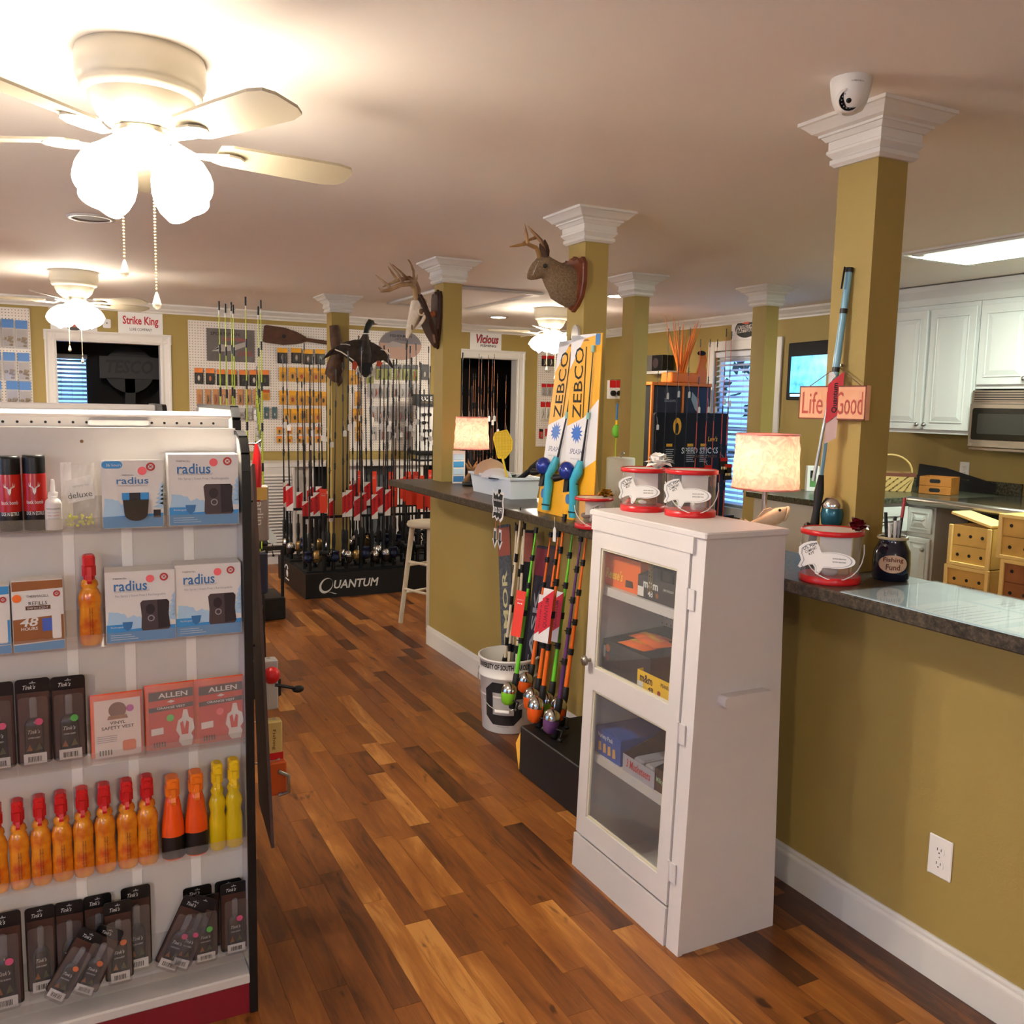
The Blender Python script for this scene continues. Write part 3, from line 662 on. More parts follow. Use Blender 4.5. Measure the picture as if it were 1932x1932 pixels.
# dark blister packs of scent bottles
cardk = mat('blister_card_black', (18, 17, 17), .3); cardb = mat('blister_card_brown', (74, 46, 36), .45); glassb = mat('bottle_dark', (30, 24, 24), .2, coat=.4)
blis = clear('blister_clear', (235, 232, 230), .03)
def blister(b, w_, h, label, stick=None, rot=(0, 0, 0), group='dark scent blister packs', sw='COVER SCENT'):
    t = thing('scent_blister_pack', label, 'blister pack', b, group=group, rot=rot)
    MB().prism(rrect(-w_/2, w_/2, 0, h, .008), .0, .002, 'y').build('card', cardk, t)
    decal(t, [(-w_*.46, h*.04), (w_*.46, h*.04), (w_*.46, h*.84), (-w_*.46, h*.84)], cardb, 0)
    MB().prism([(-w_*.09, h*.955), (-w_*.03, h*.955), (0, h*.975), (w_*.03, h*.955), (w_*.09, h*.955), (w_*.09, h*.945), (-w_*.09, h*.945)], -.0008, 0, 'y').build('hang_hole', greyp, t)
    text(t, "Tink's", paper, (-w_*.1, -.001, h*.905), w=w_*.36, h=h*.05, shear=.35)
    r = w_*.27
    MB().lathe([(r, h*.07), (r*1.05, h*.09), (r*1.05, h*.48), (r*.8, h*.54), (r*.4, h*.57)], 18, (0, -.014, 0), sy=.55).build('bottle', glassb, t)
    MB().lathe([(r*.42, h*.57), (r*.42, h*.78), (r*.3, h*.80)], 12, (0, -.014, 0), sy=.8).build('clear_cap', clear('cap_clear', (215, 215, 215), .18), t)
    text(t, "Tink's", paper, (0, -.0145-r*.56, h*.42), w=r*1.3, h=h*.045, shear=.35); text(t, sw, paper, (0, -.0145-r*.56, h*.35), w=r*1.3, h=h*.018)
    decal(t, [(-r*.85, h*.2), (-r*.2, h*.2), (-r*.5, h*.28)], tanp, -.0145-r*.53); decal(t, [(r*.1, h*.2), (r*.85, h*.21), (r*.5, h*.29)], mat('print_olive', (84, 84, 40), .5), -.0145-r*.53)
    l = MB().box(-w_*.32, w_*.34, -.0165-r*.5, -.016-r*.5, h*.05, h*.17).build('barcode_label', paper, t)
    mb = MB(); rb = random.Random(int(w_*1e4))
    x = -w_*.2
    while x < w_*.2: d = rb.uniform(.0007, .002); mb.box(x, x+d, -.017-r*.5, -.0166-r*.5, h*.075, h*.135); x += d+rb.uniform(.0007, .0018)
    mb.build('barcode', inkk, l)
    if stick: disc(t, r*.55, h*.53, w_*.115, stick, -.018-r*.3)
    MB().prism(rrect(-w_*.42, w_*.42, h*.03, h*.83, .008), -.03, -.0295, 'y').build('blister_shell', blis, t)
    return t
for x0, x1, y0, y1, st, lab in ((-38, 29, 1288, 1466, hotpink, 'dark scent blister pack with a pink price dot beside the chestnut print one'), (31, 97, 1280, 1453, hotpink, 'dark scent blister pack, middle of three on the third tray'), (98, 163, 1275, 1446, greens, 'dark scent blister pack with a green dot beside the white vest pack')):
    b, w_, h = place(x0, x1, y0, y1, Y=2.27, z=TR[2]+.001); blister(b, w_, h, lab, st)
LOW = [(-30, 45, 1722, 1895, hotpink, 0, 0, 2.255), (48, 108, 1710, 1880, None, 0, 0, 2.288), (104, 162, 1700, 1860, None, 0, .1, 2.29), (158, 214, 1688, 1845, None, 0, 0, 2.29), (195, 252, 1700, 1845, oranges, 0, 0, 2.25), (228, 287, 1672, 1815, None, 0, 0, 2.285),
       (75, 130, 1745, 1895, oranges, 30, .5, 2.25), (128, 185, 1745, 1885, oranges, 24, .45, 2.245), (285, 340, 1690, 1815, hotpink, 24, .45, 2.26), (312, 360, 1690, 1812, hotpink, 22, .4, 2.25),
       (345, 402, 1672, 1810, None, 0, 0, 2.29), (358, 412, 1690, 1812, greens, 0, 0, 2.25), (415, 468, 1665, 1795, hotpink, 0, 0, 2.255), (405, 458, 1660, 1790, None, 0, 0, 2.29)]
for i, (x0, x1, y0, y1, st, tl, yw, Y) in enumerate(LOW):
    b, w_, h = place(x0, x1, y0, y1, Y=Y, z=TR[4]+.001)
    lab = 'dark scent blister pack tipped sideways in the bottom tray' if tl else ('dark scent blister pack standing upright in the bottom tray' if st else 'dark scent blister pack behind the others in the bottom tray')
    g = 'tipped blister packs' if tl else ('upright blister packs in the bottom tray' if st else 'rear blister packs in the bottom tray')
    blister(b, w_*.95, h if not tl else h*1.02, lab, st, (0, radians(tl), radians(-40*yw)), g, 'DOE SCENT')
# safety vest packs
vor = mat('vest_orange_film', (236, 92, 40), .3); vred = mat('vest_card_red', (204, 62, 44), .3); vwh = mat('vest_card_white', (238, 226, 218), .35)
film = clear('pack_film', (250, 246, 244), .10, .12)
def vest(x0, x1, y0, y1, label, kind, st):
    b, w_, h = place(x0, x1, y0, y1, Y=2.25, z=TR[2]+.001); t = thing('vest_pack', label, 'packet', b, rz=radians(2))
    mb = MB(); n = 8
    def sh(y): return [[(-w_/2+w_*i/n, y*(1-abs(2*i/n-1)**3)*(1-abs(2*j/n-1)**3)+.0, h*j/n) for i in range(n+1)] for j in range(n+1)]
    for S, fl in ((sh(-.018), 1), (sh(.014), -1)):
        vs = [p for r_ in S for p in r_]; fs = [(j*(n+1)+i, j*(n+1)+i+1, (j+1)*(n+1)+i+1, (j+1)*(n+1)+i) for j in range(n) for i in range(n)]
        mb.add(vs, fs if fl > 0 else [f[::-1] for f in fs], True)
    mb.build('packet', vor, t)
    c = MB().box(-w_*.44, w_*.44, -.0195, -.0188, h*.03, h*.93).build('card', vwh if kind == 0 else vred, t); y = -.0198
    if kind == 0:
        decal(t, ellipse(w_*.17, w_*.17, 20, 0, h*.76), mat('print_hunter_brown', (112, 60, 34), .5), y); decal(t, [(-w_*.2, h*.62), (w_*.2, h*.62), (w_*.17, h*.68), (-w_*.17, h*.68)], tanp, y-.0003)
        text(t, 'VINYL', inkk, (0, y-.0002, h*.565), w=w_*.3, h=h*.05, bold=.02); text(t, 'SAFETY VEST', inkk, (0, y-.0002, h*.49), w=w_*.62, h=h*.05, bold=.02)
        decal(t, rrect(w_*.08, w_*.34, h*.1, h*.27, .006), mat('print_vest_orange', (230, 120, 56), .5), y)
        for k in range(4): decal(t, [(-w_*.4, h*(.36-.03*k)), (-w_*.02, h*(.36-.03*k)), (-w_*.02, h*(.37-.03*k)), (-w_*.4, h*(.37-.03*k))], greyp, y)
        disc(t, w_*.24, h*.77, w_*.075, mat('purple_sticker', (176, 60, 160), .55), y-.0004)
    else:
        decal(t, [(-w_*.44, h*.78), (w_*.44, h*.80), (w_*.44, h*.93), (-w_*.44, h*.91)], mat('print_charcoal', (58, 52, 54), .5), y); text(t, 'ALLEN', paper, (w_*.04, y-.001, h*.855), w=w_*.58, h=h*.075, bold=.02)
        decal(t, [(-w_*.44, h*.61), (w_*.44, h*.64), (w_*.44, h*.71), (-w_*.44, h*.68)], mat('print_charcoal', (58, 52, 54), .5), y); text(t, 'ORANGE VEST', paper, (0, y-.001, h*.665), w=w_*.56, h=h*.035, bold=.02)
        decal(t, [(-w_*.08, h*.75), (0, h*.73), (w_*.08, h*.75), (0, h*.775)], paper, y-.0002)
        # white outline of a figure in a vest
        X = w_*.26; fig = [(-.05, .02), (.14, .02), (.17, .14), (.13, .2), (.2, .27), (.17, .42), (.09, .46), (.06, .58), (-.02, .58), (-.05, .46), (-.13, .42), (-.17, .27), (-.1, .18), (-.12, .1)]
        decal(t, [(X+a*w_, h*(.02+b_)) for a, b_ in fig], paper, y-.0002); decal(t, [(X-.06*w_, h*.22), (X+.07*w_, h*.22), (X+.09*w_, h*.4), (X+.04*w_, h*.43), (X, h*.3), (X-.03*w_, h*.43), (X-.09*w_, h*.4)], vred, y-.0005)
        decal(t, [(-w_*.4, h*.26), (-w_*.16, h*.27), (-w_*.16, h*.37), (-w_*.4, h*.36)], paper, y-.0002)
        disc(t, -w_*.02, h*.5, w_*.075, st, y-.0004)
    for k in range(5):
        decal(t, [(-w_*.36+k*.006, h*.07), (-w_*.36+k*.006+.003, h*.07), (-w_*.36+k*.006+.003, h*.15), (-w_*.36+k*.006, h*.15)], inkk, y-.0004)
    mb = MB(); mb.box(-w_/2, w_/2, -.0225, -.022, 0, h*1.02); mb.build('film', film, t)
vest(171, 270, 1306, 1443, 'white fronted vinyl safety vest packet', 0, None)
vest(273, 368, 1288, 1426, 'red orange vest packet with a green price dot', 1, greens)
vest(367, 460, 1277, 1411, 'red orange vest packet with a pink price dot beside the end panel', 1, pinks)

# ================================================================ GLASS FRONTED CABINET
CABH = 1.235
def cx0(z): return 1.550 + .036*z/CABH      # leaning front
def cx1(z): return 1.914 - .04*z/CABH       # leaning back
cabw = mat('cabinet_old_white', (208, 203, 201), .42, bump=.12, bscale=14)
t = thing('display_cabinet', 'old white painted cabinet with a two pane glass door', 'cabinet', (0, 0, 0))
def slab(z0, z1, y0, y1, f0, f1, g0, g1, mb=None):
    """prism between heights; f: x at front, g: x at back"""
    mb = mb or MB()
    mb.add([(f0, y0, z0), (g0, y0, z0), (g0, y1, z0), (f0, y1, z0), (f1, y0, z1), (g1, y0, z1), (g1, y1, z1), (f1, y1, z1)], [(3, 2, 1, 0), (4, 5, 6, 7), (0, 1, 5, 4), (1, 2, 6, 5), (2, 3, 7, 6), (3, 0, 4, 7)]); return mb
Y0, Y1 = 1.925, 2.505; zt = CABH-.018
slab(0, zt, Y0, Y0+.018, cx0(0)+.012, cx0(zt)+.012, cx1(0), cx1(zt)).build('side_panel', cabw, t)
slab(0, zt, Y1-.018, Y1, cx0(0)+.012, cx0(zt)+.012, cx1(0), cx1(zt)).build('side_panel', cabw, t)
slab(.0, zt, Y0+.018, Y1-.018, cx1(0)-.012, cx1(zt)-.012, cx1(0)-.004, cx1(zt)-.004).build('back_panel', cabw, t)
# pegboard lining
def pegmat(name, base, hole, sp=.0254, r=.0035, axes=('X', 'Z'), rough=.5):
    m = bpy.data.materials.new(name); m.use_nodes = True; nt = m.node_tree; N = nt.nodes; L = nt.links; b = N['Principled BSDF']; b.inputs['Roughness'].default_value = rough
    tc = N.new('ShaderNodeTexCoord'); sp_ = N.new('ShaderNodeSeparateXYZ'); L.new(tc.outputs['Object'], sp_.inputs[0]); d = []
    for ax in axes:
        a = N.new('ShaderNodeMath'); a.operation = 'DIVIDE'; a.inputs[1].default_value = sp; L.new(sp_.outputs[ax], a.inputs[0])
        f = N.new('ShaderNodeMath'); f.operation = 'FRACT'; L.new(a.outputs[0], f.inputs[0])
        s = N.new('ShaderNodeMath'); s.operation = 'SUBTRACT'; s.inputs[1].default_value = .5; L.new(f.outputs[0], s.inputs[0])
        p = N.new('ShaderNodeMath'); p.operation = 'POWER'; p.inputs[1].default_value = 2; L.new(s.outputs[0], p.inputs[0]); d.append(p)
    s = N.new('ShaderNodeMath'); s.operation = 'ADD'; L.new(d[0].outputs[0], s.inputs[0]); L.new(d[1].outputs[0], s.inputs[1])
    lt = N.new('ShaderNodeMath'); lt.operation = 'LESS_THAN'; lt.inputs[1].default_value = (r/sp)**2; L.new(s.outputs[0], lt.inputs[0])
    mx = N.new('ShaderNodeMix'); mx.data_type = 'RGBA'; mx.inputs['A'].default_value = (*lin(base), 1); mx.inputs['B'].default_value = (*lin(hole), 1)
    L.new(lt.outputs[0], mx.inputs['Factor']); L.new(mx.outputs['Result'], b.inputs['Base Color']); return m
slab(.45, zt-.05, Y0+.018, Y1-.018, cx1(.45)-.018, cx1(zt-.05)-.018, cx1(.45)-.0125, cx1(zt-.05)-.0125).build('pegboard_lining', pegmat('pegboard_cabinet', (196, 186, 176), (70, 62, 56), .024, .0028, ('Y', 'Z')), t)
slab(0, .03, Y0+.018, Y1-.018, cx0(0)+.02, cx0(.03)+.02, cx1(0)-.012, cx1(.03)-.012).build('bottom_board', cabw, t)
MB().bbox(cx0(CABH)-.012, cx1(CABH)+.006, Y0-.012, Y1+.01, CABH-.02, CABH, .004).build('top_board', cabw, t)
slab(1.17, zt, Y0+.04, Y1-.01, cx0(1.17)-.012, cx0(zt)-.012, cx0(1.17)+.012, cx0(zt)+.012).build('fascia', cabw, t)
slab(0, .116, Y0+.058, Y1, cx0(0)-.008, cx0(.116)-.008, cx0(0)+.014, cx0(.116)+.014).build('plinth_board', cabw, t)
slab(0, zt, Y0-.004, Y0+.052, cx0(0)-.002, cx0(zt)-.002, cx0(0)+.014, cx0(zt)+.014).build('face_stile', cabw, t)
slab(.122, 1.17, Y1-.028, Y1, cx0(.122), cx0(1.17), cx0(.122)+.014, cx0(1.17)+.014).build('face_stile', cabw, t)
for z in (.415, .70, .985):
    slab(z-.028, z, Y0+.02, Y1-.02, cx0(z-.028)+.02, cx0(z)+.02, cx1(z)-.02, cx1(z)-.02).build('shelf', cabw, t)
# door
dz0, dz1, dy0, dy1 = .128, 1.172, Y0+.056, Y1-.032
dr = MB()
def fr(z0, z1, y0, y1): slab(z0, z1, y0, y1, cx0(z0)-.008, cx0(z1)-.008, cx0(z0)+.012, cx0(z1)+.012, dr)
fr(dz0, .2, dy0, dy1); fr(.64, .715, dy0, dy1); fr(1.115, dz1, dy0, dy1)
for a, b in ((.2, .64), (.715, 1.115)): fr(a, b, dy0, dy0+.052); fr(a, b, dy1-.036, dy1)
door = dr.build('door', cabw, t)
gl = clear('cabinet_glass', (235, 238, 236), .035, .03)
for a, b in ((.2, .64), (.715, 1.115)):
    slab(a, b, dy0+.052, dy1-.036, cx0(a)+.002, cx0(b)+.002, cx0(a)+.005, cx0(b)+.005).build('glass_pane', gl, door)
    for (za, zb, ya, yb) in ((a, a+.007, dy0+.052, dy1-.036), (b-.007, b, dy0+.052, dy1-.036), (a, b, dy0+.052, dy0+.059), (a, b, dy1-.043, dy1-.036)):
        slab(za, zb, ya, yb, cx0(za)-.004, cx0(zb)-.004, cx0(za)+.002, cx0(zb)+.002).build('glazing_bead', mat('bead_yellowed', (206, 200, 176), .5), door)
MB().lathe([(.006, 0), (.006, .014), (.017, .02), (.017, .028), (.008, .034)], 18, (0, 0, 0), 'x').build('door_knob', mat('dull_nickel', (140, 132, 124), .4, .9), door, (cx0(.735)-.008, dy1-.012, .735), (0, 0, pi))
for z in (.235, .65, 1.04):
    mb = MB(); mb.box(-.004, 0, -.03, 0, -.03, .03); mb.lathe([(.0045, -.032), (.0045, .032)], 8, (-.004, 0, 0)); mb.build('hinge', cabw, door, (cx0(z)-.004, dy0, z))
MB().prism(rrect(1.652, 1.83, .733, .768, .015), Y0-.034, Y0, 'y').build('side_grip', cabw, t)

# ---- sweets in the cabinet (fronts face the glass)
def cbox(x, yc, z, w_, d_, h, m, label, rz=-pi/2, name='candy_box', cat='box'):
    t = thing(name, label, cat, (x, yc, z), rz); return t
rorange = mat('candy_orange', (240, 106, 16), .35); cgrey = mat('candy_charcoal', (62, 56, 58), .4); cyel = mat('candy_yellow', (250, 200, 20), .35); cblue = mat('candy_blue', (46, 84, 166), .35); csil = mat('candy_silver', (170, 168, 180), .35); cbrown = mat('candy_brown', (74, 44, 30), .5)
def tray_box(x, yc, z, w_, d_, h, m, label, back=None, inner=None):
    """open display carton; local front faces the door"""
    t = thing('candy_carton', label, 'box', (x, yc, z), -pi/2); hb = back or h
    mb = MB(); mb.box(-w_/2, w_/2, 0, .002, 0, h); mb.build('front_panel', m, t)
    mb = MB(); mb.box(-w_/2, w_/2, d_-.002, d_, 0, hb); mb.prism([(0.002, 0), (d_-.002, 0), (d_-.002, hb), (0.002, h)], -w_/2, -w_/2+.002, 'x'); mb.prism([(0.002, 0), (d_-.002, 0), (d_-.002, hb), (0.002, h)], w_/2-.002, w_/2, 'x'); mb.box(-w_/2, w_/2, .002, d_-.002, 0, .002)
    mb.build('carton_body', inner or m, t); return t
za = .986
def pillow(w_, h, th, n=8):
    mb = MB()
    for sg in (1, -1):
        V = [(-w_/2+w_*i/n, -h/2+h*j/n, sg*th*((1-abs(2*i/n-1)**3)*(1-abs(2*j/n-1)**3))) for j in range(n+1) for i in range(n+1)]
        F = [(j*(n+1)+i, j*(n+1)+i+1, (j+1)*(n+1)+i+1, (j+1)*(n+1)+i) for j in range(n) for i in range(n)]
        mb.add(V, F if sg > 0 else [f[::-1] for f in F], True)
    return mb
# upper shelf
t = tray_box(cx0(1.0)+.04, 2.375, za, .20, .16, .105, rorange, 'bright orange candy carton on the upper cabinet shelf')
text(t, "Reese's", yellow, (-.045, -.0006, .042), w=.1, h=.034, shear=.25, bold=.02); decal(t, [(.02, .012), (.065, .016), (.06, .036), (.022, .036)], cbrown, -.0005)
for i in range(3): MB().bbox(-.09+.06*i, -.04+.06*i, .02, .14, .003, .085, .006).build('wrapped_bar', rorange, t)
t = tray_box(cx0(1.0)+.03, 2.165, za, .215, .2, .07, cgrey, 'dark charcoal candy carton marked 48 on the upper cabinet shelf', .12)
text(t, 'm&m', paper, (-.04, -.0006, .048), w=.075, h=.026, bold=.03); text(t, '48', paper, (-.04, -.0006, .02), w=.026, h=.02, bold=.02); text(t, 'DARK CHOCOLATE', paper, (.05, -.0006, .045), w=.05, h=.007); disc(t, -.005, .02, .008, tanp, -.0005)
decal(t, [(-.106, .005), (-.075, .005), (-.075, .035), (-.106, .035)], paper, -.0004)
for i in range(3): MB().bbox(-.09+.06*i, -.04+.06*i, .03, .17, .003, .1, .006).build('wrapped_bar', cgrey, t)
# chain hanging inside
t = thing('hanging_chain', 'short brass chain hanging inside the cabinet behind the glass', 'chain', (cx0(1.1)+.022, 2.195, 1.162))
for dx in (0, .012):
    mb = MB()
    for i in range(14):
        mb.tube([(0+.004*cos(a)*(i % 2), dx+.004*cos(a)*(1-i % 2), -.006-.0105*i+.007*sin(a)) for a in [k*pi/4 for k in range(9)]], .0014, 5)
    mb.build('chain_strand', mat('old_brass', (150, 124, 76), .4, .8), t)
# middle shelf
za = .701
t = tray_box(cx0(.75)+.045, 2.335, za, .27, .25, .10, cgrey, 'dark perforated carton piled with orange candy bags', .12)
for i in range(3): disc(t, -.105+.0*i, .075-.03*i, .013, (oranges, mat('maroon_dot', (150, 40, 60), .5), oranges)[i], -.0005, 'print') if i < 2 else None
decal(t, [(-.13, .04), (-.118, .04), (-.118, .08), (-.13, .08)], paper, -.0004)
for k in range(12):
    for j in range(4): disc(t, -.07+.016*k, .022+.02*j, .0028, inkk, -.0005, 'print') if k < 3 else None
for i, (dx, dy, dz, a) in enumerate(((.0, .05, .105, .1), (.03, .09, .118, -.15), (-.04, .12, .112, .2))):
    o = thing('candy_bag', 'orange candy bag lying on the dark perforated carton', 'candy bag', (cx0(.75)+.05+dy, 2.335-dx, za+dz), -pi/2+a, 'orange candy bags on the carton')
    pillow(.13, .085, .011).build('bag', rorange, o); text(o, "Reese's", yellow, (0, 0, .0115), w=.08, h=.028, shear=.25, bold=.02, rot=(-pi/2, 0, 0))
t = tray_box(cx0(.73)+.024, 2.135, za, .205, .2, .062, cyel, 'bright yellow peanut candy carton on the middle cabinet shelf', .075)
text(t, 'm&m', cbrown, (-.055, -.0006, .042), w=.065, h=.026, bold=.035); text(t, 'PEANUT', cbrown, (.045, -.0006, .045), w=.05, h=.012, bold=.02); text(t, '48', cbrown, (-.03, -.0006, .016), w=.028, h=.014, bold=.02)
decal(t, [(-.1, .004), (-.07, .004), (-.07, .028), (-.1, .028)], paper, -.0004); disc(t, .012, .016, .008, mat('candy_red', (170, 40, 34), .4), -.0005, 'print'); disc(t, .09, .018, .008, skyb, -.0005, 'print')
# lower shelf
za = .416
t = tray_box(cx0(.45)+.03, 2.39, za, .16, .22, .085, cblue, 'blue variety pack biscuit carton on the lower cabinet shelf')
text(t, 'Variety Pack', paper, (-.01, -.0006, .065), w=.09, h=.02, bold=.015)
for k in range(4): decal(t, [(-.05+.028*k, .012), (-.032+.028*k, .016), (-.036+.028*k, .046), (-.05+.028*k, .042)], mat('biscuit', (222, 170, 100), .5), -.0005)
MB().box(-.078, .078, .003, .218, .085, .087).build('lid', cblue, t)
t = tray_box(cx0(.45)+.026, 2.205, za, .17, .2, .055, csil, 'silver candy carton with red lettering and notched front', .12, cbrown)
text(t, '3 Musketeers', mat('candy_letter_red', (196, 40, 50), .4), (-.0, -.0006, .032), w=.13, h=.028, shear=.2, bold=.02)
for i in range(2): MB().bbox(-.07+.06*i, -.02+.06*i, .03, .17, .003, .045, .006).build('wrapped_bar', csil, t)
t = tray_box(cx0(.45)+.03, 2.075, za, .1, .2, .07, cbrown, 'dark brown candy carton at the hinge side of the lower shelf', .12)
text(t, 'Milky Way', mat('candy_letter_green', (170, 200, 150), .4), (-.005, -.0006, .035), w=.07, h=.02, bold=.02)

# ================================================================ BACK WALL
def wpanel(x0, x1, y0, y1, Y):
    """x-extent, z-extent of something flat on the plane Y"""
    a, b = wy(x0, (y0+y1)/2, Y), wy(x1, (y0+y1)/2, Y); c, d = wy((x0+x1)/2, y1, Y), wy((x0+x1)/2, y0, Y)
    return a.x, b.x, c.z, d.z
peg = pegmat('pegboard_white', (222, 214, 204), (92, 84, 76), .0254, .0040)
PB = [(1.167, 3.645, 1.06, 2.312, 'wide white pegboard of lures behind the rod rack'), (-1.3, wy(58, 640, YB).x, .9, 2.33, 'white pegboard holding blue headed tackle bags'), (4.965, 5.64, 1.10, 2.235, 'narrow white pegboard right of the open doorway')]
for x0, x1, z0, z1, lab in PB:
    t = thing('pegboard', lab, 'pegboard', (x0, YB-.012, z0)); MB().box(0, x1-x0, 0, .010, 0, z1-z0).build('board', peg, t)
    mb = MB()
    for a in (0, x1-x0-.008): mb.box(a, a+.008, -.002, .0, 0, z1-z0)
    mb.box(0, x1-x0, -.002, 0, z1-z0-.008, z1-z0); mb.build('edge_strip', trimw, t)
YP = YB-.03
_pk = {}
def pack(x, y, w_, h, top, body, lure, lab, group, Yp=YP, kind=0):
    """small carded bag on a hook; x, y = centre mark, w_, h in marks"""
    x0, x1, z0, z1 = wpanel(x-w_/2, x+w_/2, y-h/2, y+h/2, Yp); W, Hh = .95*(x1-x0), z1-z0; key = (round(W, 2), round(Hh, 2), top.name, body.name, lure.name, kind)
    if key in _pk:
        return dup(_pk[key], ((x0+x1)/2, Yp, z0), 0, lab, group)
    t = thing('lure_pack', lab, 'lure pack', ((x0+x1)/2, Yp, z0), group=group); _pk[key] = t
    MB().box(-W/2, W/2, 0, .003, 0, Hh).build('card', body, t)
    MB().box(-W/2, W/2, -.0012, -.0002, Hh*.70, Hh).build('header', top, t)
    mb = MB(); mb.tube([(0, .02, Hh*.97), (0, -.035, Hh*.965), (0, -.04, Hh*.99)], .0018, 5); mb.build('hook', steel, t)
    r = W*.17
    if kind == 0: MB().ball((0, -.008, Hh*.36), r, 8, 6, .9, .6, 1.9).build('lure', lure, t); 
    elif kind == 1:
        mb = MB(); rr = random.Random(len(_pk))
        for i in range(9): mb.ball((rr.uniform(-W*.3, W*.3), -.008, rr.uniform(Hh*.1, Hh*.5)), W*.13, 6, 4, 1.2, .6, .8)
        mb.build('tackle_pieces', lure, t)
    else: MB().tube([(-W*.15, -.006, Hh*.08), (W*.05, -.01, Hh*.3), (-W*.05, -.008, Hh*.62)], [W*.05, W*.12, W*.06], 6).build('lure', lure, t)
    MB().prism([(-W*.4, Hh*.05), (W*.4, Hh*.05), (W*.4, Hh*.66), (-W*.4, Hh*.66)], -.018, -.0175, 'y').build('blister', blis, t)
    return t
ylw = mat('pack_yellow', (226, 162, 36), .45); blk2 = mat('pack_black', (26, 24, 24), .4); otop = mat('pack_orange_top', (226, 128, 60), .5); clr = mat('pack_grey', (176, 172, 170), .4); grn = mat('pack_green', (150, 156, 52), .45); ptan = mat('pack_tan', (196, 140, 92), .5)
silv = mat('lure_silver', (190, 186, 180), .25, .7); dk = mat('lure_dark', (30, 28, 30), .3); lred = mat('lure_red', (190, 60, 44), .35); lgrn = mat('lure_green', (70, 92, 52), .35); lwht = mat('lure_white', (228, 224, 214), .35)
G = 'packs hung on the wide pegboard'
for x, y in ((533, 671), (559, 671), (581, 673), (604, 673)): pack(x, y, 20, 29, ylw, blk2, silv, 'large yellow topped lure pack in the row under the wooden oar', 'large yellow lure packs')
for i, (x, y) in enumerate(((375, 709), (396.5, 710), (417, 712), (438.6, 712.5), (459.6, 713), (479, 713), (499.5, 713))):
    pack(x, y, 17, 30, otop, blk2, (lwht, otop, lgrn, dk, dk, lwht, lgrn)[i], 'black lure pack with an orange header, under the printed plaque', 'orange headed black packs')
for i, x in enumerate((533.6, 551.7, 569, 582, 596, 608)): pack(x, 706+i*.4, 14, 27, ylw, ylw, (dk, dk, lred, ylw, lred, dk)[i], 'yellow lure pack in the first small row beneath the oar', 'yellow packs, first small row')
for i, x in enumerate((376, 392, 407, 422, 437, 453, 468, 483)): pack(x, 749, 11, 30, ptan, ptan, (otop, lgrn, lred, lwht, lgrn, dk, dk, ylw)[i], 'slim tan lure pack in the row of tan packs', 'slim tan packs', kind=2)
pack(501, 745, 16, 20, mat('pack_rust', (176, 84, 40), .5), ylw, ylw, 'rust topped square lure pack at the end of the tan row', None); pack(485, 760, 11, 24, ylw, ylw, ylw, 'yellow lure pack overlapping the tan row', None)
for i, x in enumerate((533.6, 552, 569, 583.6, 597, 610)): pack(x, 750+i*.4, 14, 27, ylw, ylw, (dk, lred, dk, lwht, lgrn, dk)[i], 'yellow lure pack in the second small row beneath the oar', 'yellow packs, second small row')
for i, x in enumerate((376, 392, 408, 424, 440, 456, 470, 484)): pack(x, 781, 13, 24, clr, clr, (lwht, otop, silv, lwht, ylw, silv, lwht, silv)[i], 'clear grey tackle pack in the row below the tan packs', 'clear grey packs', kind=1)
for i, x in enumerate((503, 518)): pack(x, 779, 10, 22, mat('pack_teal', (70, 100, 108), .4), mat('pack_teal', (70, 100, 108), .4), lwht, 'teal lure pack between the grey and the yellow packs', 'teal packs')
for i, x in enumerate((540, 556, 570.5, 586.5, 599)): pack(x, 784, 13, 27, ylw, ylw, (dk, dk, lgrn, lwht, lred)[i], 'yellow lure pack in the third small row beneath the oar', 'yellow packs, third small row')
for y in (812, 829):
    for i, x in enumerate((527, 546, 565, 583.6, 600)): pack(x, y, 11, 13, (otop, ylw)[i % 2], ylw, (dk, lred)[i % 2], 'tiny orange and yellow jig pack near the foot of the pegboard', 'tiny jig packs')
for i, (x, y) in enumerate(((698.6, 709), (716.7, 702), (732.7, 702), (751, 702), (767.5, 702), (782, 703))): pack(x, y, 14, 29, blk2, grn, (dk, dk, dk, lred, dk, otop)[i], 'olive green lure pack below the round printed sign', 'olive lure packs', kind=2)
t = pack(801, 702, 15, 29, blk2, blk2, lwht, 'black pack with a white emblem at the end of the olive row', None)
for i, (x, y) in enumerate(((664, 712), (677, 712), (676, 752), (670, 784), (678, 784), (677, 806), (677, 824))): pack(x, y, 12, 27 if y < 800 else 17, ylw, ylw, (dk, lwht, otop, dk, ylw, dk, otop)[i], 'yellow lure pack just right of the column', 'yellow packs beside the column')
for i, x in enumerate((700, 710, 721, 731, 746, 760, 772, 785)): pack(x, 737, 10, 26, clr, clr, (dk, lred, silv, dk, otop, silv, lred, ylw)[i], 'clear soft bait pack in the row under the olive packs', 'soft bait packs, upper row', kind=2)
for i, x in enumerate((704, 718, 732, 742, 756, 766, 776)): pack(x, 781, 10, 30, clr, clr, (lred, lred, otop, lgrn, lred, lred, ylw)[i], 'clear soft bait pack with red lures, lower row', 'soft bait packs, lower row', kind=2)
for i, x in enumerate((706, 722, 738, 752, 768)): pack(x, 818, 10, 26, clr, clr, (dk, lred, dk, lwht, lred)[i], 'clear soft bait pack at the foot of the pegboard', 'soft bait packs, bottom row', kind=2)
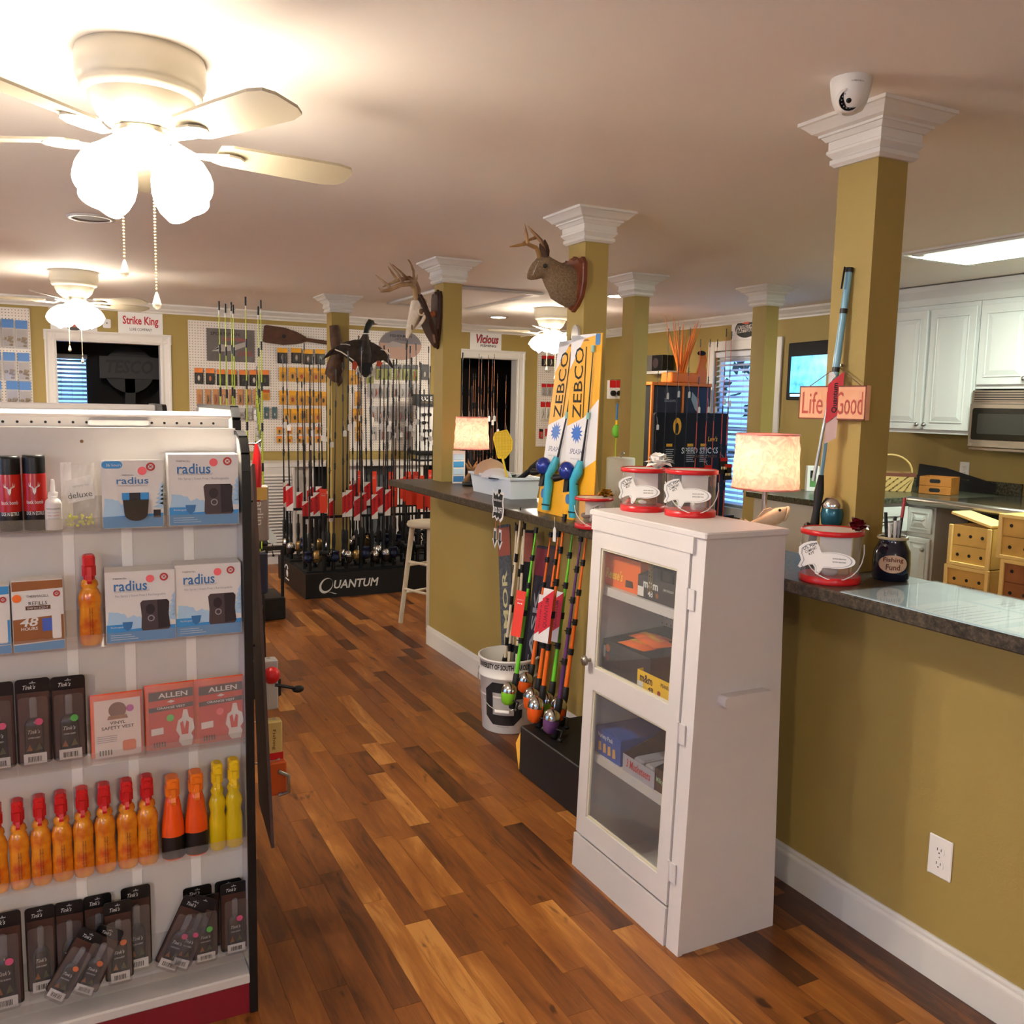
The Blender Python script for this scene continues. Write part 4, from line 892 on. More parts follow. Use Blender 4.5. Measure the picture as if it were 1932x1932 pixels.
# blue headed bags on the left pegboard
bl = mat('pack_blue', (70, 122, 186), .45); brs = mat('tackle_brass', (168, 148, 112), .35, .6)
for x, y in ((15, 629), (41, 631), (18, 691), (45, 692), (-9, 690), (-8, 745), (24, 745), (48, 746), (-10, 628)): pack(x, y, 24, 54, bl, clr, brs, 'blue headed bag of metal tackle on the left pegboard', 'blue headed tackle bags', kind=1)
# packs on the narrow pegboard
for x, y, w_, h, a, b in ((1028, 681, 12, 20, red, blk2), (1040, 681, 12, 20, red, blk2), (1026, 735, 9, 22, red, clr), (1036, 735, 9, 22, red, clr), (1045, 735, 9, 22, red, clr), (1024, 775, 9, 34, red, lwht), (1034, 775, 9, 34, red, lwht), (1021, 818, 8, 18, blk2, red), (1033, 816, 9, 14, red, red)):
    pack(x, y, w_, h, a, b, silv, 'red topped hook pack on the narrow pegboard beside the doorway', 'red topped hook packs', kind=2)
t = thing('wire_hook', 'bare wire hook on the narrow pegboard', 'hook', wy(1030, 710, YP)); mb = MB(); mb.tube([(0, .02, .06), (0, -.08, .05), (0, -.085, .07)], .003, 6); mb.build('wire', steel, t)

# oar, plaques, signs
oarw = mat('old_oar_wood', (88, 54, 36), .6, noise=.4, nscale=12)
a, b = wy(497, 629, YB-.05), wy(640, 650, YB-.05); t = thing('wooden_oar', 'dark old wooden oar hung across the pegboard', 'oar', a); L_ = (b-a).length*1.25
t.rotation_euler = (0, math.atan2(-(b.z-a.z), b.x-a.x), 0)
P = [(0, .075), (.02, .085), (.2, .085), (.33, .06), (.42, .025), (.5, .02), (L_, .018)]
MB().prism([(x, z) for x, z in P[:5]]+[(x, -z) for x, z in reversed(P[:5])], -.008, .008, 'y').build('blade', oarw, t); MB().tube([(.38, 0, 0), (L_, 0, 0)], .019, 10).build('shaft', oarw, t)
decal(t, ellipse(.02, .02, 12, .2, 0), inkk, -.0085)
x0, x1, z0, z1 = wpanel(390, 480, 621, 682, YB-.03); t = thing('tin_sign', 'grey rectangular tin sign with a fish and red lettering on the pegboard', 'sign', ((x0+x1)/2, YB-.03, z0)); W, Hh = x1-x0, z1-z0
MB().bbox(-W/2, W/2, 0, .008, 0, Hh, .003).build('plate', mat('tin_grey', (112, 106, 102), .5, noise=.35, nscale=9), t)
text(t, 'SPORTSMAN', inkk, (-W*.12, -.001, Hh*.84), w=W*.6, h=Hh*.1); text(t, 'BOWLING', redp, (W*.1, -.001, Hh*.68), w=W*.5, h=Hh*.1); text(t, 'LURES', mat('print_red2', (160, 52, 44), .5), (W*.3, -.001, Hh*.26), w=W*.3, h=Hh*.14)
decal(t, [(-W*.4, Hh*.3), (-W*.2, Hh*.52), (W*.05, Hh*.5), (W*.3, Hh*.62), (W*.34, Hh*.5), (W*.1, Hh*.36), (-W*.15, Hh*.3)], mat('print_lightgrey', (170, 166, 160), .5), -.0006); decal(t, [(-W*.38, Hh*.32), (-W*.24, Hh*.44), (-W*.2, Hh*.4)], inkk, -.001)
x0, x1, z0, z1 = wpanel(717, 795, 623, 679, YB-.03); t = thing('round_sign', 'oval printed fish sign on the pegboard behind the duck', 'sign', ((x0+x1)/2, YB-.03, (z0+z1)/2)); W, Hh = x1-x0, z1-z0
MB().prism(ellipse(W/2, Hh/2, 36), 0, .01, 'y').build('plate', mat('oval_tan', (172, 136, 118), .5), t)
decal(t, [(W*.495*cos(a_), Hh*.495*sin(a_)) for a_ in [pi*.03+pi*.94*i/16 for i in range(17)]], mat('oval_slate', (108, 100, 104), .5), -.0004)
text(t, 'FISHERMAN', inkk, (0, -.001, Hh*.3), w=W*.52, h=Hh*.09, bold=.02); text(t, 'HOUSE', inkk, (0, -.001, Hh*.19), w=W*.26, h=Hh*.08)
decal(t, [(-W*.4, -Hh*.05), (-W*.2, Hh*.12), (0, Hh*.06), (W*.1, -Hh*.1), (-W*.05, -Hh*.06), (-W*.25, -Hh*.1)], mat('print_trout', (150, 140, 134), .5), -.0008)
def wallsign(x0, x1, y0, y1, label):
    a, b, c, d = wpanel(x0, x1, y0, y1, YB-.012); t = thing('wall_sign', label, 'sign', ((a+b)/2, YB-.012, c)); MB().box(-(b-a)/2, (b-a)/2, 0, .008, 0, d-c).build('panel', paper, t); return t, b-a, d-c
t, W, Hh = wallsign(223, 307, 590, 631, 'white sign with red Strike King lettering above the doorway')
text(t, 'Strike King', mat('sign_red', (186, 36, 48), .5), (0, -.001, Hh*.58), w=W*.8, h=Hh*.5, bold=.025); text(t, 'LURE COMPANY', inkk, (0, -.001, Hh*.22), w=W*.5, h=Hh*.13)
t, W, Hh = wallsign(95, 183, 588, 627, 'white sign with a dark half disc emblem over the doorway')
decal(t, [(W*.22*cos(-a_), Hh*.5+Hh*.42*sin(-a_)) for a_ in [pi*i/14 for i in range(15)]], mat('emblem_dark', (66, 58, 58), .5), -.0006); decal(t, [(W*.14*cos(-a_), Hh*.5+Hh*.25*sin(-a_)) for a_ in [pi*i/14 for i in range(15)]], mat('emblem_red', (188, 84, 70), .5), -.001); decal(t, [(-W*.3, Hh*.5), (W*.3, Hh*.5), (W*.24, Hh*.6), (-W*.24, Hh*.6)], greyp, -.0008)
a, b, c, d = wpanel(194, 209, 602, 619, YB-.02); t = thing('alarm_sensor', 'small white wall sensor between the two signs', 'sensor', ((a+b)/2, YB-.03, c)); MB().prism(rrect(-(b-a)/2, (b-a)/2, 0, d-c, .012), 0, .028, 'y').build('case', paper, t); MB().ball((0, 0, (d-c)*.55), .008, 8, 6).build('lens', greyp, t)
t, W, Hh = wallsign(887, 946, 625, 662, 'white sign with red and black Vicious Fishing lettering')
text(t, 'Vicious', inkk, (W*.05, -.001, Hh*.6), w=W*.72, h=Hh*.46, shear=.25, bold=.04); text(t, 'Vicious', mat('sign_red', (186, 36, 48), .5), (W*.05, -.0016, Hh*.6), w=W*.7, h=Hh*.42, shear=.25, bold=.005); text(t, 'FISHING', inkk, (W*.08, -.001, Hh*.26), w=W*.5, h=Hh*.13, bold=.02)

# eyewear stand
x0, x1, z0, z1 = wpanel(782, 818, 744, 850, 8.8); t = thing('eyewear_stand', 'white sunglasses stand with a black RAZE header', 'display stand', ((x0+x1)/2, 8.8, 0)); W = x1-x0
MB().box(-W/2, W/2, -.06, .06, z1-.118, z1).build('header', black, t); text(t, 'RAZE', paper, (0, -.061, z1-.045), w=W*.62, h=.045, bold=.02); text(t, 'EYEWEAR', mat('print_gold', (140, 110, 80), .5), (0, -.061, z1-.085), w=W*.62, h=.022)
MB().box(-W*.38, W*.5, -.02, .04, z0, z1-.118).build('face_panel', paper, t); MB().bbox(-W*.6, W*.5, -.09, .09, z0-.045, z0, .01).build('tray', black, t); MB().box(-.06, .1, -.03, .03, .99, z0-.045).build('post', gw, t); MB().bbox(-W*.5, W*.4, -.09, .1, .971, .99, .004).build('base', black, t)
for k in range(4):
    zz = z1-.21-.083*k; o = thing('sunglasses', 'pair of black sunglasses on the eyewear stand', 'sunglasses', ((x0+x1)/2+.02, 8.772, zz), radians(12), 'sunglasses on the stand')
    mb = MB()
    for s in (-1, 1): mb.ball((s*.034, 0, 0), .026, 12, 6, 1.15, .3, .75)
    mb.build('lenses', dk, o); mb = MB(); mb.tube([(-.012, 0, .008), (.012, 0, .008)], .003, 6)
    for s in (-1, 1): mb.tube([(s*.062, 0, .008), (s*.07, .05, .006), (s*.068, .1, -.012)], .003, 6)
    mb.build('frame', black, o)
# low white cabinet run under the pegboard
t = thing('low_cabinet', 'long low white cabinet with dark openings under the pegboard', 'cabinet', (0, 0, 0)); bx0, bx1, fy = 1.62, 3.76, 8.72
MB().bbox(bx0, bx1, fy-.03, YB-.025, .93, .97, .004).build('top', gw, t); MB().box(bx0, bx1, YB-.05, YB-.03, .08, .93).build('back', gw, t); MB().box(bx0, bx1, fy, YB-.03, 0, .08).build('plinth', gw, t)
for x in (bx0, 2.24, 2.5, 2.74, 3.12, 3.38, bx1-.03): MB().box(x, x+.03, fy, YB-.05, .08, .93).build('divider', gw, t)
MB().box(bx0+.03, 2.24, fy+.02, fy+.04, .08, .93).build('panel', gw, t); MB().box(3.15, 3.38, fy+.02, fy+.04, .08, .93).build('panel', gw, t); MB().box(2.53, 2.74, fy+.02, fy+.04, .08, .93).build('panel', gw, t)
MB().box(2.27, 2.5, fy+.1, fy+.12, .08, .93).build('opening_shade', blackm, t); MB().box(2.77, 3.12, fy+.1, fy+.12, .08, .93).build('slate_insert', mat('slate_curtain', (84, 92, 96), .8), t); MB().box(3.41, 3.69, fy+.1, fy+.12, .08, .93).build('opening_shade', blackm, t)  # black sheets stand in for the shade inside the open compartments
# louvred white unit beside it
x0, x1, z0, z1 = wpanel(497, 545, 880, 1010, 8.6); t = thing('louvred_unit', 'white louvred wall heater standing by the pegboard foot', 'heater', ((x0+x1)/2, 8.6, 0)); W = .34
mb = MB(); mb.box(-W/2, W/2, .02, .1, 0, .93); mb.build('case', gw, t)
for k in range(26): MB().add([(-W/2+.02, .0, .1+.03*k), (W/2-.02, .0, .1+.03*k), (W/2-.02, .02, .118+.03*k), (-W/2+.02, .02, .118+.03*k)], [(0, 1, 2, 3)]).build('slat', gw, t)
for s in (-1, 1): MB().box(s*W/2-.01, s*W/2+.01, -.004, .1, 0, .93).build('frame', gw, t)

# storeroom: blinds and a big dark sign
def blinds(name_t, label, frame, n, w_, h, m, tilt=radians(28), frm=None):
    """frame: matrix-ready Empty facing -y, origin bottom left"""
    t = thing(name_t, label, 'blinds', *frame)
    sl = MB().prism([(-.024, 0), (.024, 0), (.024, .003), (-.024, .003)], 0, w_, 'x').data('slat'); sl.materials.append(m)
    for i in range(n):
        o = link('slat', sl, t, (0, 0, h*(i+.5)/n)); o.rotation_euler = (tilt, 0, 0)
    MB().bbox(-.01, w_+.01, -.03, .03, h, h+.05, .004).build('head_rail', m, t)
    mb = MB()
    for k in (.15, .5, .85): mb.tube([(w_*k, -.025, 0), (w_*k, -.025, h)], .0015, 5)
    mb.build('ladder_cord', m, t); return t
bm = mat('blind_white', (214, 218, 224), .5)
blinds('window_blinds', 'blue lit blinds in the dark storeroom', ((SW[0], 11.16, SW[2]), 0), 22, SW[1]-SW[0], SW[3]-SW[2], bm)
struct(MB().box(SW[0]-.0, SW[1], 11.26, 11.265, SW[2], SW[3]).build('window_1', clear('window_glass', (230, 240, 250), .02)))
x0, x1, z0, z1 = wpanel(188, 300, 655, 740, 10.6); t = thing('dark_sign', 'large unlit dark sign with a disc in the storeroom', 'sign', ((x0+x1)/2, 10.6, z0)); W, Hh = x1-x0, z1-z0
dsg = mat('sign_dark_disc', (38, 38, 40), .5); MB().prism(ellipse(W*.42, W*.42, 30, 0, Hh*.5), .0, .05, 'y').build('disc', dsg, t); MB().box(-W/2, W/2, -.03, .0, Hh*.3, Hh*.78).build('band', mat('sign_dark_band', (58, 56, 58), .5), t); text(t, 'TESCO', dsg, (0, -.032, Hh*.56), w=W*.8, h=Hh*.3, shear=.2, bold=.03); MB().box(-.05, .05, .0, .05, -z0+.001, Hh*.3).build('post', dsg, t)

# ================================================================ RODS
def ring_tag(mb, x, z, r=.006, y=-.01): mb.tube([(x+r*cos(a), y+r*sin(a)*.6-.004, z) for a in [k*pi/4 for k in range(9)]], .0012, 4)
def rod(name, label, L, hl, blank, grip, guide, reel, zr, reelm=None, bodym=None, tagc=None, tagz=.72, tip=None, price=None, r0=.006, group=None, foregrip=None):
    t = thing(name, label, 'fishing rod', (0, 0, 0), group=group)
    MB().lathe([(.011, 0), (.013, .01), (.012, hl*.45), (.009, hl*.55), (.012, hl*.7), (.011, hl*.95), (.006, hl)], 10).build('handle', grip, t)
    MB().tube([(0, 0, hl*.9), (0, 0, L*.55), (0, 0, L)], [r0, r0*.72, r0*.35], 7).build('blank', blank, t)
    for k in range(5):
        mb = MB(); ring_tag(mb, 0, hl+(L-hl)*(.22+.19*k), .011-.0015*k, -.008); mb.tube([(0, 0, hl+(L-hl)*(.20+.19*k)), (0, 0, hl+(L-hl)*(.24+.19*k))], r0*1.15-.0005*k, 6); mb.build('guide', guide, t)
    if tip: MB().tube([(0, 0, L-.09), (0, 0, L)], r0*.6, 6).build('tip', tip, t)
    if reel == 'spincast':
        rl = MB().lathe([(.012, -.055), (.022, -.045), (.027, -.02), (.027, .0)], 16, (0, -.03, zr), 'z').build('reel', bodym, t)
        MB().lathe([(.0275, .0), (.0275, .012), (.024, .028), (.013, .04), (.004, .044)], 16, (0, -.03, zr), 'z').build('reel_cone', reelm, rl)
        mb = MB(); mb.tube([(.02, -.03, zr-.03), (.05, -.03, zr-.03), (.055, -.045, zr-.055)], .004, 6); mb.ball((.057, -.047, zr-.06), .010, 8, 6); mb.build('crank', black, rl)
    elif reel == 'baitcast':
        rl = MB().lathe([(.024, -.03), (.026, -.026), (.018, -.02), (.018, .02), (.026, .026), (.024, .03)], 16, (0, -.03, zr), 'x').build('reel', bodym, t)
        mb = MB(); mb.tube([(.03, -.03, zr), (.042, -.035, zr+.03)], .004, 6); mb.tube([(.036, -.03, zr), (.046, -.025, zr-.03)], .004, 6); mb.ball((.05, -.035, zr+.03), .009, 8, 6); mb.ball((.053, -.025, zr-.03), .009, 8, 6); mb.build('crank', reelm, rl)
    elif reel == 'spinning':
        rl = MB().lathe([(.012, -.05), (.026, -.035), (.028, -.005), (.024, .0), (.022, .03), (.026, .034), (.02, .045)], 16, (0, -.055, zr), 'z').build('reel', bodym, t)
        mb = MB(); mb.tube([(0, -.055, zr-.05), (0, -.02, zr-.02), (0, -.008, zr)], .006, 6); mb.tube([(.02, -.055, zr-.02), (.06, -.055, zr-.02), (.062, -.07, zr-.05)], .004, 6); mb.ball((.062, -.072, zr-.055), .01, 8, 6); mb.build('crank', reelm, rl)
    if tagc:
        tg = MB().box(-.022, .022, -.036, -.035, tagz-.1, tagz+.1).build('hang_tag', tagc, t)
        if tagc is rtag: decal(tg, [(-.022, tagz-.1), (.022, tagz-.1), (.022, tagz-.035), (-.022, tagz-.075)], paper, -.0362); decal(tg, [(-.022, tagz+.1), (.022, tagz+.1), (-.022, tagz+.06)], paper, -.0362); text(tg, 'QUANTUM', mat('tag_dark_red', (120, 20, 26), .5), (0, -.0364, tagz+.01), w=.11, h=.018, rot=(0, -pi/2, 0), bold=.02)
        else: text(tg, 'QUANTUM', paper, (0, -.0364, tagz+.06), w=.03, h=.006); [disc(tg, -.008+.008*k, tagz+.045, .003, paper, -.0362, 'print') for k in range(3)]
    if price:
        mb = MB(); mb.tube([(0, -.006, price+.1), (.008, -.012, price+.03)], .0008, 4); pt_ = mb.build('tag_string', paper, t)
        MB().prism([(-.012, -.05), (.012, -.05), (.012, -.008), (.004, 0), (-.004, 0), (-.012, -.008)], -.013, -.012, 'y').build('price_tag', paper, pt_, (.008, 0, price+.03))
    return t
rtag = mat('tag_red', (204, 30, 34), .45); otag = mat('tag_orange_red', (226, 62, 34), .45)
blankk = mat('blank_black', (26, 24, 26), .3); blankb = mat('blank_brown', (70, 46, 34), .35); gold = mat('reel_gold', (170, 138, 84), .3, .8)
cork = mat('grip_black', (16, 16, 16), .6); blued = mat('reel_blue', (22, 30, 56), .3, .5)
# big rack
t = thing('rod_rack', 'black square rod rack with white Quantum lettering', 'rod rack', (0, 0, 0)); rkm = mat('rack_black', (16, 16, 17), .5)
RX0, RX1, RY0, RY1 = 1.735, 3.22, 6.97, 7.95
mb = MB(); mb.box(RX0, RX1, RY0, 7.4, 0, .2); mb.box(RX0, RX1, 7.57, RY1, 0, .2); mb.box(RX0, 2.07, 7.4, 7.57, 0, .2); mb.box(2.23, RX1, 7.4, 7.57, 0, .2); mb.build('base', rkm, t)
a = wy(607, 1100, RY0); b = wy(716, 1100, RY0)
text(t, 'UANTUM', paper, ((a.x+b.x)/2+.045, RY0-.003, .105), w=(b.x-a.x)*.78, h=.07, shear=.2, bold=.02)
mb = MB(); n = 28; cx_, cz_ = a.x+.035, .1
A = [(cx_+.055*cos(2*pi*i/n)+.012*sin(2*pi*i/n), cz_+.062*sin(2*pi*i/n)) for i in range(n)]; B = [(cx_+.008+.045*cos(2*pi*i/n)+.012*sin(2*pi*i/n), cz_+.006+.05*sin(2*pi*i/n)) for i in range(n)]
mb.add([(x, RY0-.001, z) for x, z in A]+[(x, RY0-.001, z) for x, z in B], [(i, (i+1) % n, n+(i+1) % n, n+i) for i in range(n)]); mb.add([(cx_, RY0-.001, .055), (cx_+.09, RY0-.001, .028), (cx_+.075, RY0-.001, .025), (cx_-.01, RY0-.001, .06)], [(0, 1, 2, 3)]); mb.build('lettering', paper, t)
# emblem on the aisle side
mb = MB(); mb.tube([(RX0-.002, 7.62+.05*cos(a_), .14+.03*sin(a_)) for a_ in [pi*i/10 for i in range(11)]], .005, 5); mb.ball((RX0-.001, 7.6, .1), .04, 10, 6, .05, .9, .8); mb.box(RX0-.002, RX0, 7.54, 7.66, .045, .055); mb.build('emblem', paper, t)
MB().box(RX0+.02, RX1-.02, RY0+.05, 7.39, .2, .212).build('reel_tray', blackm, t); MB().box(RX0+.02, RX1-.02, 7.58, RY1-.05, .2, .212).build('reel_tray', blackm, t)
for yy in (7.16, 7.75): MB().box(RX0+.03, RX1-.03, yy, yy+.02, .62, .64).build('rest_bar', blackm, t)
for xx in (RX0+.03, RX1-.05):
    for yy in (7.16, 7.75): MB().box(xx, xx+.02, yy, yy+.02, .2, .62).build('rest_post', blackm, t)
pr1 = rod('fishing_rod', 'black spincast rod with a silver domed reel in the big black rack', 1.62, .30, blankk, cork, blankk, 'spincast', .10, chrome, black, rtag, .50, price=1.06, group='silver reel rods in the rack')
pr2 = rod('fishing_rod', 'black baitcast rod with a dark reel in the big black rack', 1.78, .34, blankk, cork, blankk, 'baitcast', .16, black, blackm, otag, .60, price=1.12, group='dark reel rods in the rack')
pr3 = rod('fishing_rod', 'brown spinning rod without a tag in the big black rack', 1.70, .32, blankb, cork, blankk, 'spinning', .13, black, blued, None, group='untagged rods in the rack')
pr4 = rod('fishing_rod', 'black rod with a red paper tag and gold reel in the big black rack', 1.6, .3, blankk, cork, blankk, 'spincast', .09, gold, gold, rtag, .48, group='gold reel rods in the rack')
rr = random.Random(12); spots = []
for y in (7.05, 7.22, 7.66, 7.86):
    n = 14
    for i in range(n): spots.append((1.79+i*(3.15-1.79)/(n-1)+rr.uniform(-.02, .02), y+rr.uniform(-.03, .03)))
used = {}
for i, (x, y) in enumerate(spots):
    if 1.98 < x < 2.33 and 7.3 < y < 7.62: continue
    k = (0 if x < 2.45 else 1) if rr.random() < .62 else rr.choice((2, 2, 3, 1))
    p = (pr1, pr2, pr3, pr4)[k]
    o = p if k not in used else dup(p); used[k] = 1
    o.location = (x, y, .213); o.rotation_euler = (radians(rr.uniform(-1.2, 1.2)), radians(rr.uniform(-1.5, 1.5)), radians(rr.uniform(-25, 25))); s = rr.uniform(.9, 1.1); o.scale = (1.3, 1.3, s)

# tall lime rods beyond the gondola
wtip = mat('tip_white', (226, 226, 220), .4)
plime = rod('fishing_rod', 'tall lime green catfish rod with a white tip beyond the gondola', 2.08, .55, lime, cork, black, 'spinning', .35, black, black, None, tip=wtip, r0=.0075, group='tall lime rods')
for i, (x, y) in enumerate(((413, 568), (425, 573), (436, 570), (440, 575), (463, 560), (487, 578), (492, 566))):
    tp = wy(x, y, 6.45+.03*i); o = plime if i == 0 else dup(plime); o.location = (tp.x+.0, tp.y, tp.z-2.08+0.0); o.rotation_euler = (0, 0, radians(rr.uniform(-20, 60))); o.scale = (1, 1, 1)
t = thing('rod_rack', 'low black rod rack holding the tall lime rods', 'rod rack', (0, 0, 0)); zb = .0
a, b = wy(405, 900, 6.45), wy(500, 900, 6.75); MB().bbox(a.x-.06, b.x+.06, 6.38, 6.74, 0, .16, .006).build('base', rkm, t); MB().box(a.x-.06, b.x+.06, 6.42, 6.44, .5, .53).build('rest_bar', rkm, t)
for xx in (a.x-.06, b.x+.04): MB().box(xx, xx+.02, 6.42, 6.44, .16, .5).build('rest_post', rkm, t)
# rods along the aisle by the gondola end, lime reels
plr = rod('fishing_rod', 'black and lime spinning rod standing in the aisle rack by the gondola', 1.45, .45, lime, cork, blankk, 'spinning', .42, black, black, None, r0=.004, group='lime trimmed rods in the aisle rack', price=1.2)
for i in range(6):
    y = 4.75+.13*i; o = plr if i == 0 else dup(plr); o.location = (.955+.012*i, y, .1); o.rotation_euler = (radians(-1), radians(-1.5+.6*i), radians(-60)); o.scale = (1, 1, 1+.03*i)
    MB().lathe([(.024, .046), (.03, .05), (.03, .056), (.02, .06)], 14, (0, -.055, .42), 'z').build('spool_ring', lime, o)
t = thing('aisle_rod_rack', 'narrow black rod rack standing in the aisle past the gondola end', 'rod rack', (0, 0, 0)); MB().bbox(.72, 1.03, 4.68, 5.5, 0, .1, .005).build('base', rkm, t); MB().box(.74, .76, 4.69, 5.49, .1, .75).build('back', rkm, t); MB().box(.76, .93, 4.69, 5.49, .72, .75).build('rest_bar', rkm, t)
MB().prism(rrect(-.022, .022, -.17, 0, .02), -.001, 0, 'y').build('hang_tag', mat('tag_silver', (178, 184, 186), .35, .3), plr, (.0, -.03, .86), (0, radians(-33), radians(60)))

# goods hung on the gondola's end
t = thing('hanging_board', 'long brown wooden board hung edge-on at the gondola end', 'board', (0, 0, 0)); bw = mat('board_brown', (84, 62, 58), .6, noise=.3, nscale=10)
MB().prism([(2.27, .40), (2.43, .46), (2.54, 1.37), (2.46, 1.40)], .470, .478, 'x').build('board', bw, t)
for z in (.9, 1.3): MB().tube([(.424, 2.46, z), (.471, 2.46, z)], .004, 6).build('hanger', black, t)
t = thing('rain_glove', 'red fabric pouch with a yellow card hung at the gondola end', 'pouch', wx(484, 905, .50)); P = [(.0, .10, .006), (.003, .07, .016), (0, .02, .021), (-.003, -.03, .023), (0, -.06, .014)]
MB().loft([[(x+r_*cos(a_)*.7, r_*sin(a_), z) for a_ in [k*pi/6 for k in range(12)]] for x, z, r_ in P]).build('pouch', red, t); MB().box(-.004, .024, -.024, -.022, -.055, -.02).build('card', mat('card_yellow', (206, 170, 84), .5), t); MB().tube([(-.1, .0, .10), (.0, 0, .10), (.015, 0, .11)], .003, 6).build('peg_hook', steel, t)
for i, (q, col, w_, h, lab) in enumerate((((488, 968), mat('pack_greige', (150, 138, 132), .45), .05, .16, 'grey carded pack hung under the red pouch'), ((494, 1080), mat('pack_navy', (26, 34, 62), .4), .028, .12, 'navy carded pack hung below the grey one'), ((503, 1290), clr, .06, .15, 'clear pack with a red spinning reel at the gondola end'), ((514, 1395), mat('pack_cream', (206, 180, 112), .5), .05, .12, 'cream and red carton hung near the gondola foot'), ((522, 1465), mat('pack_orange_reel', (196, 84, 30), .4), .05, .1, 'orange reel pack hung lowest at the gondola end'))):
    p = wx(*q, .515+.006*i); t = thing('peg_pack', lab, 'pack', (p.x, p.y, p.z-h/2)); MB().bbox(-w_/2, w_/2, -.02, .02, 0, h, .004).build('pack', col, t); MB().tube([(-.11, 0, h), (.0, 0, h*.98), (.01, 0, h*1.02)], .003, 6).build('peg_hook', steel, t)
    if i == 2: MB().ball((.01, -.02, h*.7), .026, 10, 6).build('reel', red, t); mb = MB(); mb.tube([(.02, -.02, h*.5), (.07, -.03, h*.42)], .005, 6); mb.ball((.085, -.03, h*.38), .014, 10, 6, 1.3, .8, .8); mb.build('crank', black, t)
    if i == 3: MB().box(-w_/2-.001, w_/2+.001, -.021, .021, 0, h*.22).build('red_band', red, t); text(t, 'Fishing', cbrown, (0, -.0215, h*.55), w=h*.5, h=.012, rot=(0, pi/2, 0))
    if i == 4: mb = MB(); mb.tube([(0, -.025, h*.75), (w_*.55, -.03, h*.6), (w_*.55, -.03, h*.1), (0, -.025, h*.05)], .006, 6); mb.build('frame', steel, t)
    if i == 0: text(t, 'Marlin', paper, (0, -.0205, h*.6), w=h*.6, h=.018, rot=(0, pi/2, 0))

# stool behind the bar end
t = thing('bar_stool', 'pale wooden bar stool with round seat at the end of the bar', 'stool', (2.36, 5.88, 0), radians(20)); sw_ = mat('stool_wood', (204, 190, 164), .45)
MB().lathe([(.1, .70), (.165, .705), (.172, .72), (.165, .738), (.1, .742)], 28).build('seat', sw_, t)
for a_ in (45, 135, 225, 315):
    c, s = cos(radians(a_)), sin(radians(a_)); MB().tube([(c*.21, s*.21, 0), (c*.13, s*.13, .705)], [.016, .019], 8).build('leg', sw_, t)
for z, r_ in ((.22, .188), (.42, .165)):
    for k in range(4):
        a0, a1 = radians(45+90*k), radians(135+90*k); MB().tube([(cos(a0)*r_, sin(a0)*r_, z+.03*(k % 2)), (cos(a1)*r_, sin(a1)*r_, z+.03*(k % 2))], .010, 7).build('rung', sw_, t)
# rods in front of the doorway
rp = mat('blank_copper', (176, 120, 96), .4)
pd = rod('fishing_rod', 'copper coloured rod with a white price tag standing before the doorway', 1.9, .4, rp, cork, blankk, 'spinning', .3, black, black, None, price=1.32, r0=.0038, group='copper rods before the doorway')
for i, (x, y) in enumerate(((873, 672), (886, 675), (893, 705), (897, 705), (904, 668), (909, 672), (914, 708), (922, 670), (929, 678), (933, 668), (939, 705), (955, 708))):
    Y = 7.3+.05*(i % 4); tp = wy(x, y, Y); o = pd if i == 0 else dup(pd); o.location = (tp.x, Y, .12); o.scale = (1, 1, (tp.z-.12)/1.9); o.rotation_euler = (0, 0, radians(rr.uniform(-30, 30)))
t = thing('rod_rack', 'low black rod rack hidden behind the bar, holding copper rods', 'rod rack', (0, 0, 0)); a, b = wy(868, 900, 7.3).x, wy(962, 900, 7.3).x; MB().bbox(a, b, 7.2, 7.55, 0, .12, .005).build('base', rkm, t); MB().box(a, b, 7.24, 7.26, .6, .63).build('rest_bar', rkm, t)
for xx in (a, b-.02): MB().box(xx, xx+.02, 7.24, 7.26, .12, .6).build('rest_post', rkm, t)

# ================================================================ ON AND AROUND THE BAR
# fish kit pails
pail = clear('pail_clear', (238, 236, 234), .10, .1); prim = mat('pail_red', (196, 30, 34), .3)
fishp = [(-.5, .1), (-.5, .26), (-.42, .36), (-.3, .43), (-.19, .45), (-.13, .25), (-.09, .16)] + [(.12+.38*cos(a), -.02+.21*sin(a)) for a in [2.0-.2*i for i in range(20)]] + [(-.06, -.24), (-.1, -.36), (-.15, -.42), (-.19, -.4), (-.2, -.24), (-.24, -.17), (-.36, -.2), (-.46, -.28), (-.5, -.24), (-.45, -.08), (-.47, .02)]
def bow(t, loc, r, m, n=26, seed=1, name='bow'):
    rg = random.Random(seed); mb = MB()
    for i in range(n):
        a = rg.uniform(0, 2*pi); e = rg.uniform(.1, 1.2); d = Vector((cos(a)*cos(e), sin(a)*cos(e), sin(e))); s_ = Vector((-sin(a), cos(a), 0)); R_ = r*rg.uniform(.75, 1.05); wd = r*.3
        p0, p1, p2 = Vector((0, 0, 0)), d*R_*.6+Vector((0, 0, R_*.25)), d*R_
        for q0, q1, w0, w1 in ((p0, p1, wd*.5, wd), (p1, p2, wd, .001)): mb.add([q0-s_*w0, q0+s_*w0, q1+s_*w1, q1-s_*w1], [(0, 1, 2, 3)])
    return mb.build(name, m, t, loc)
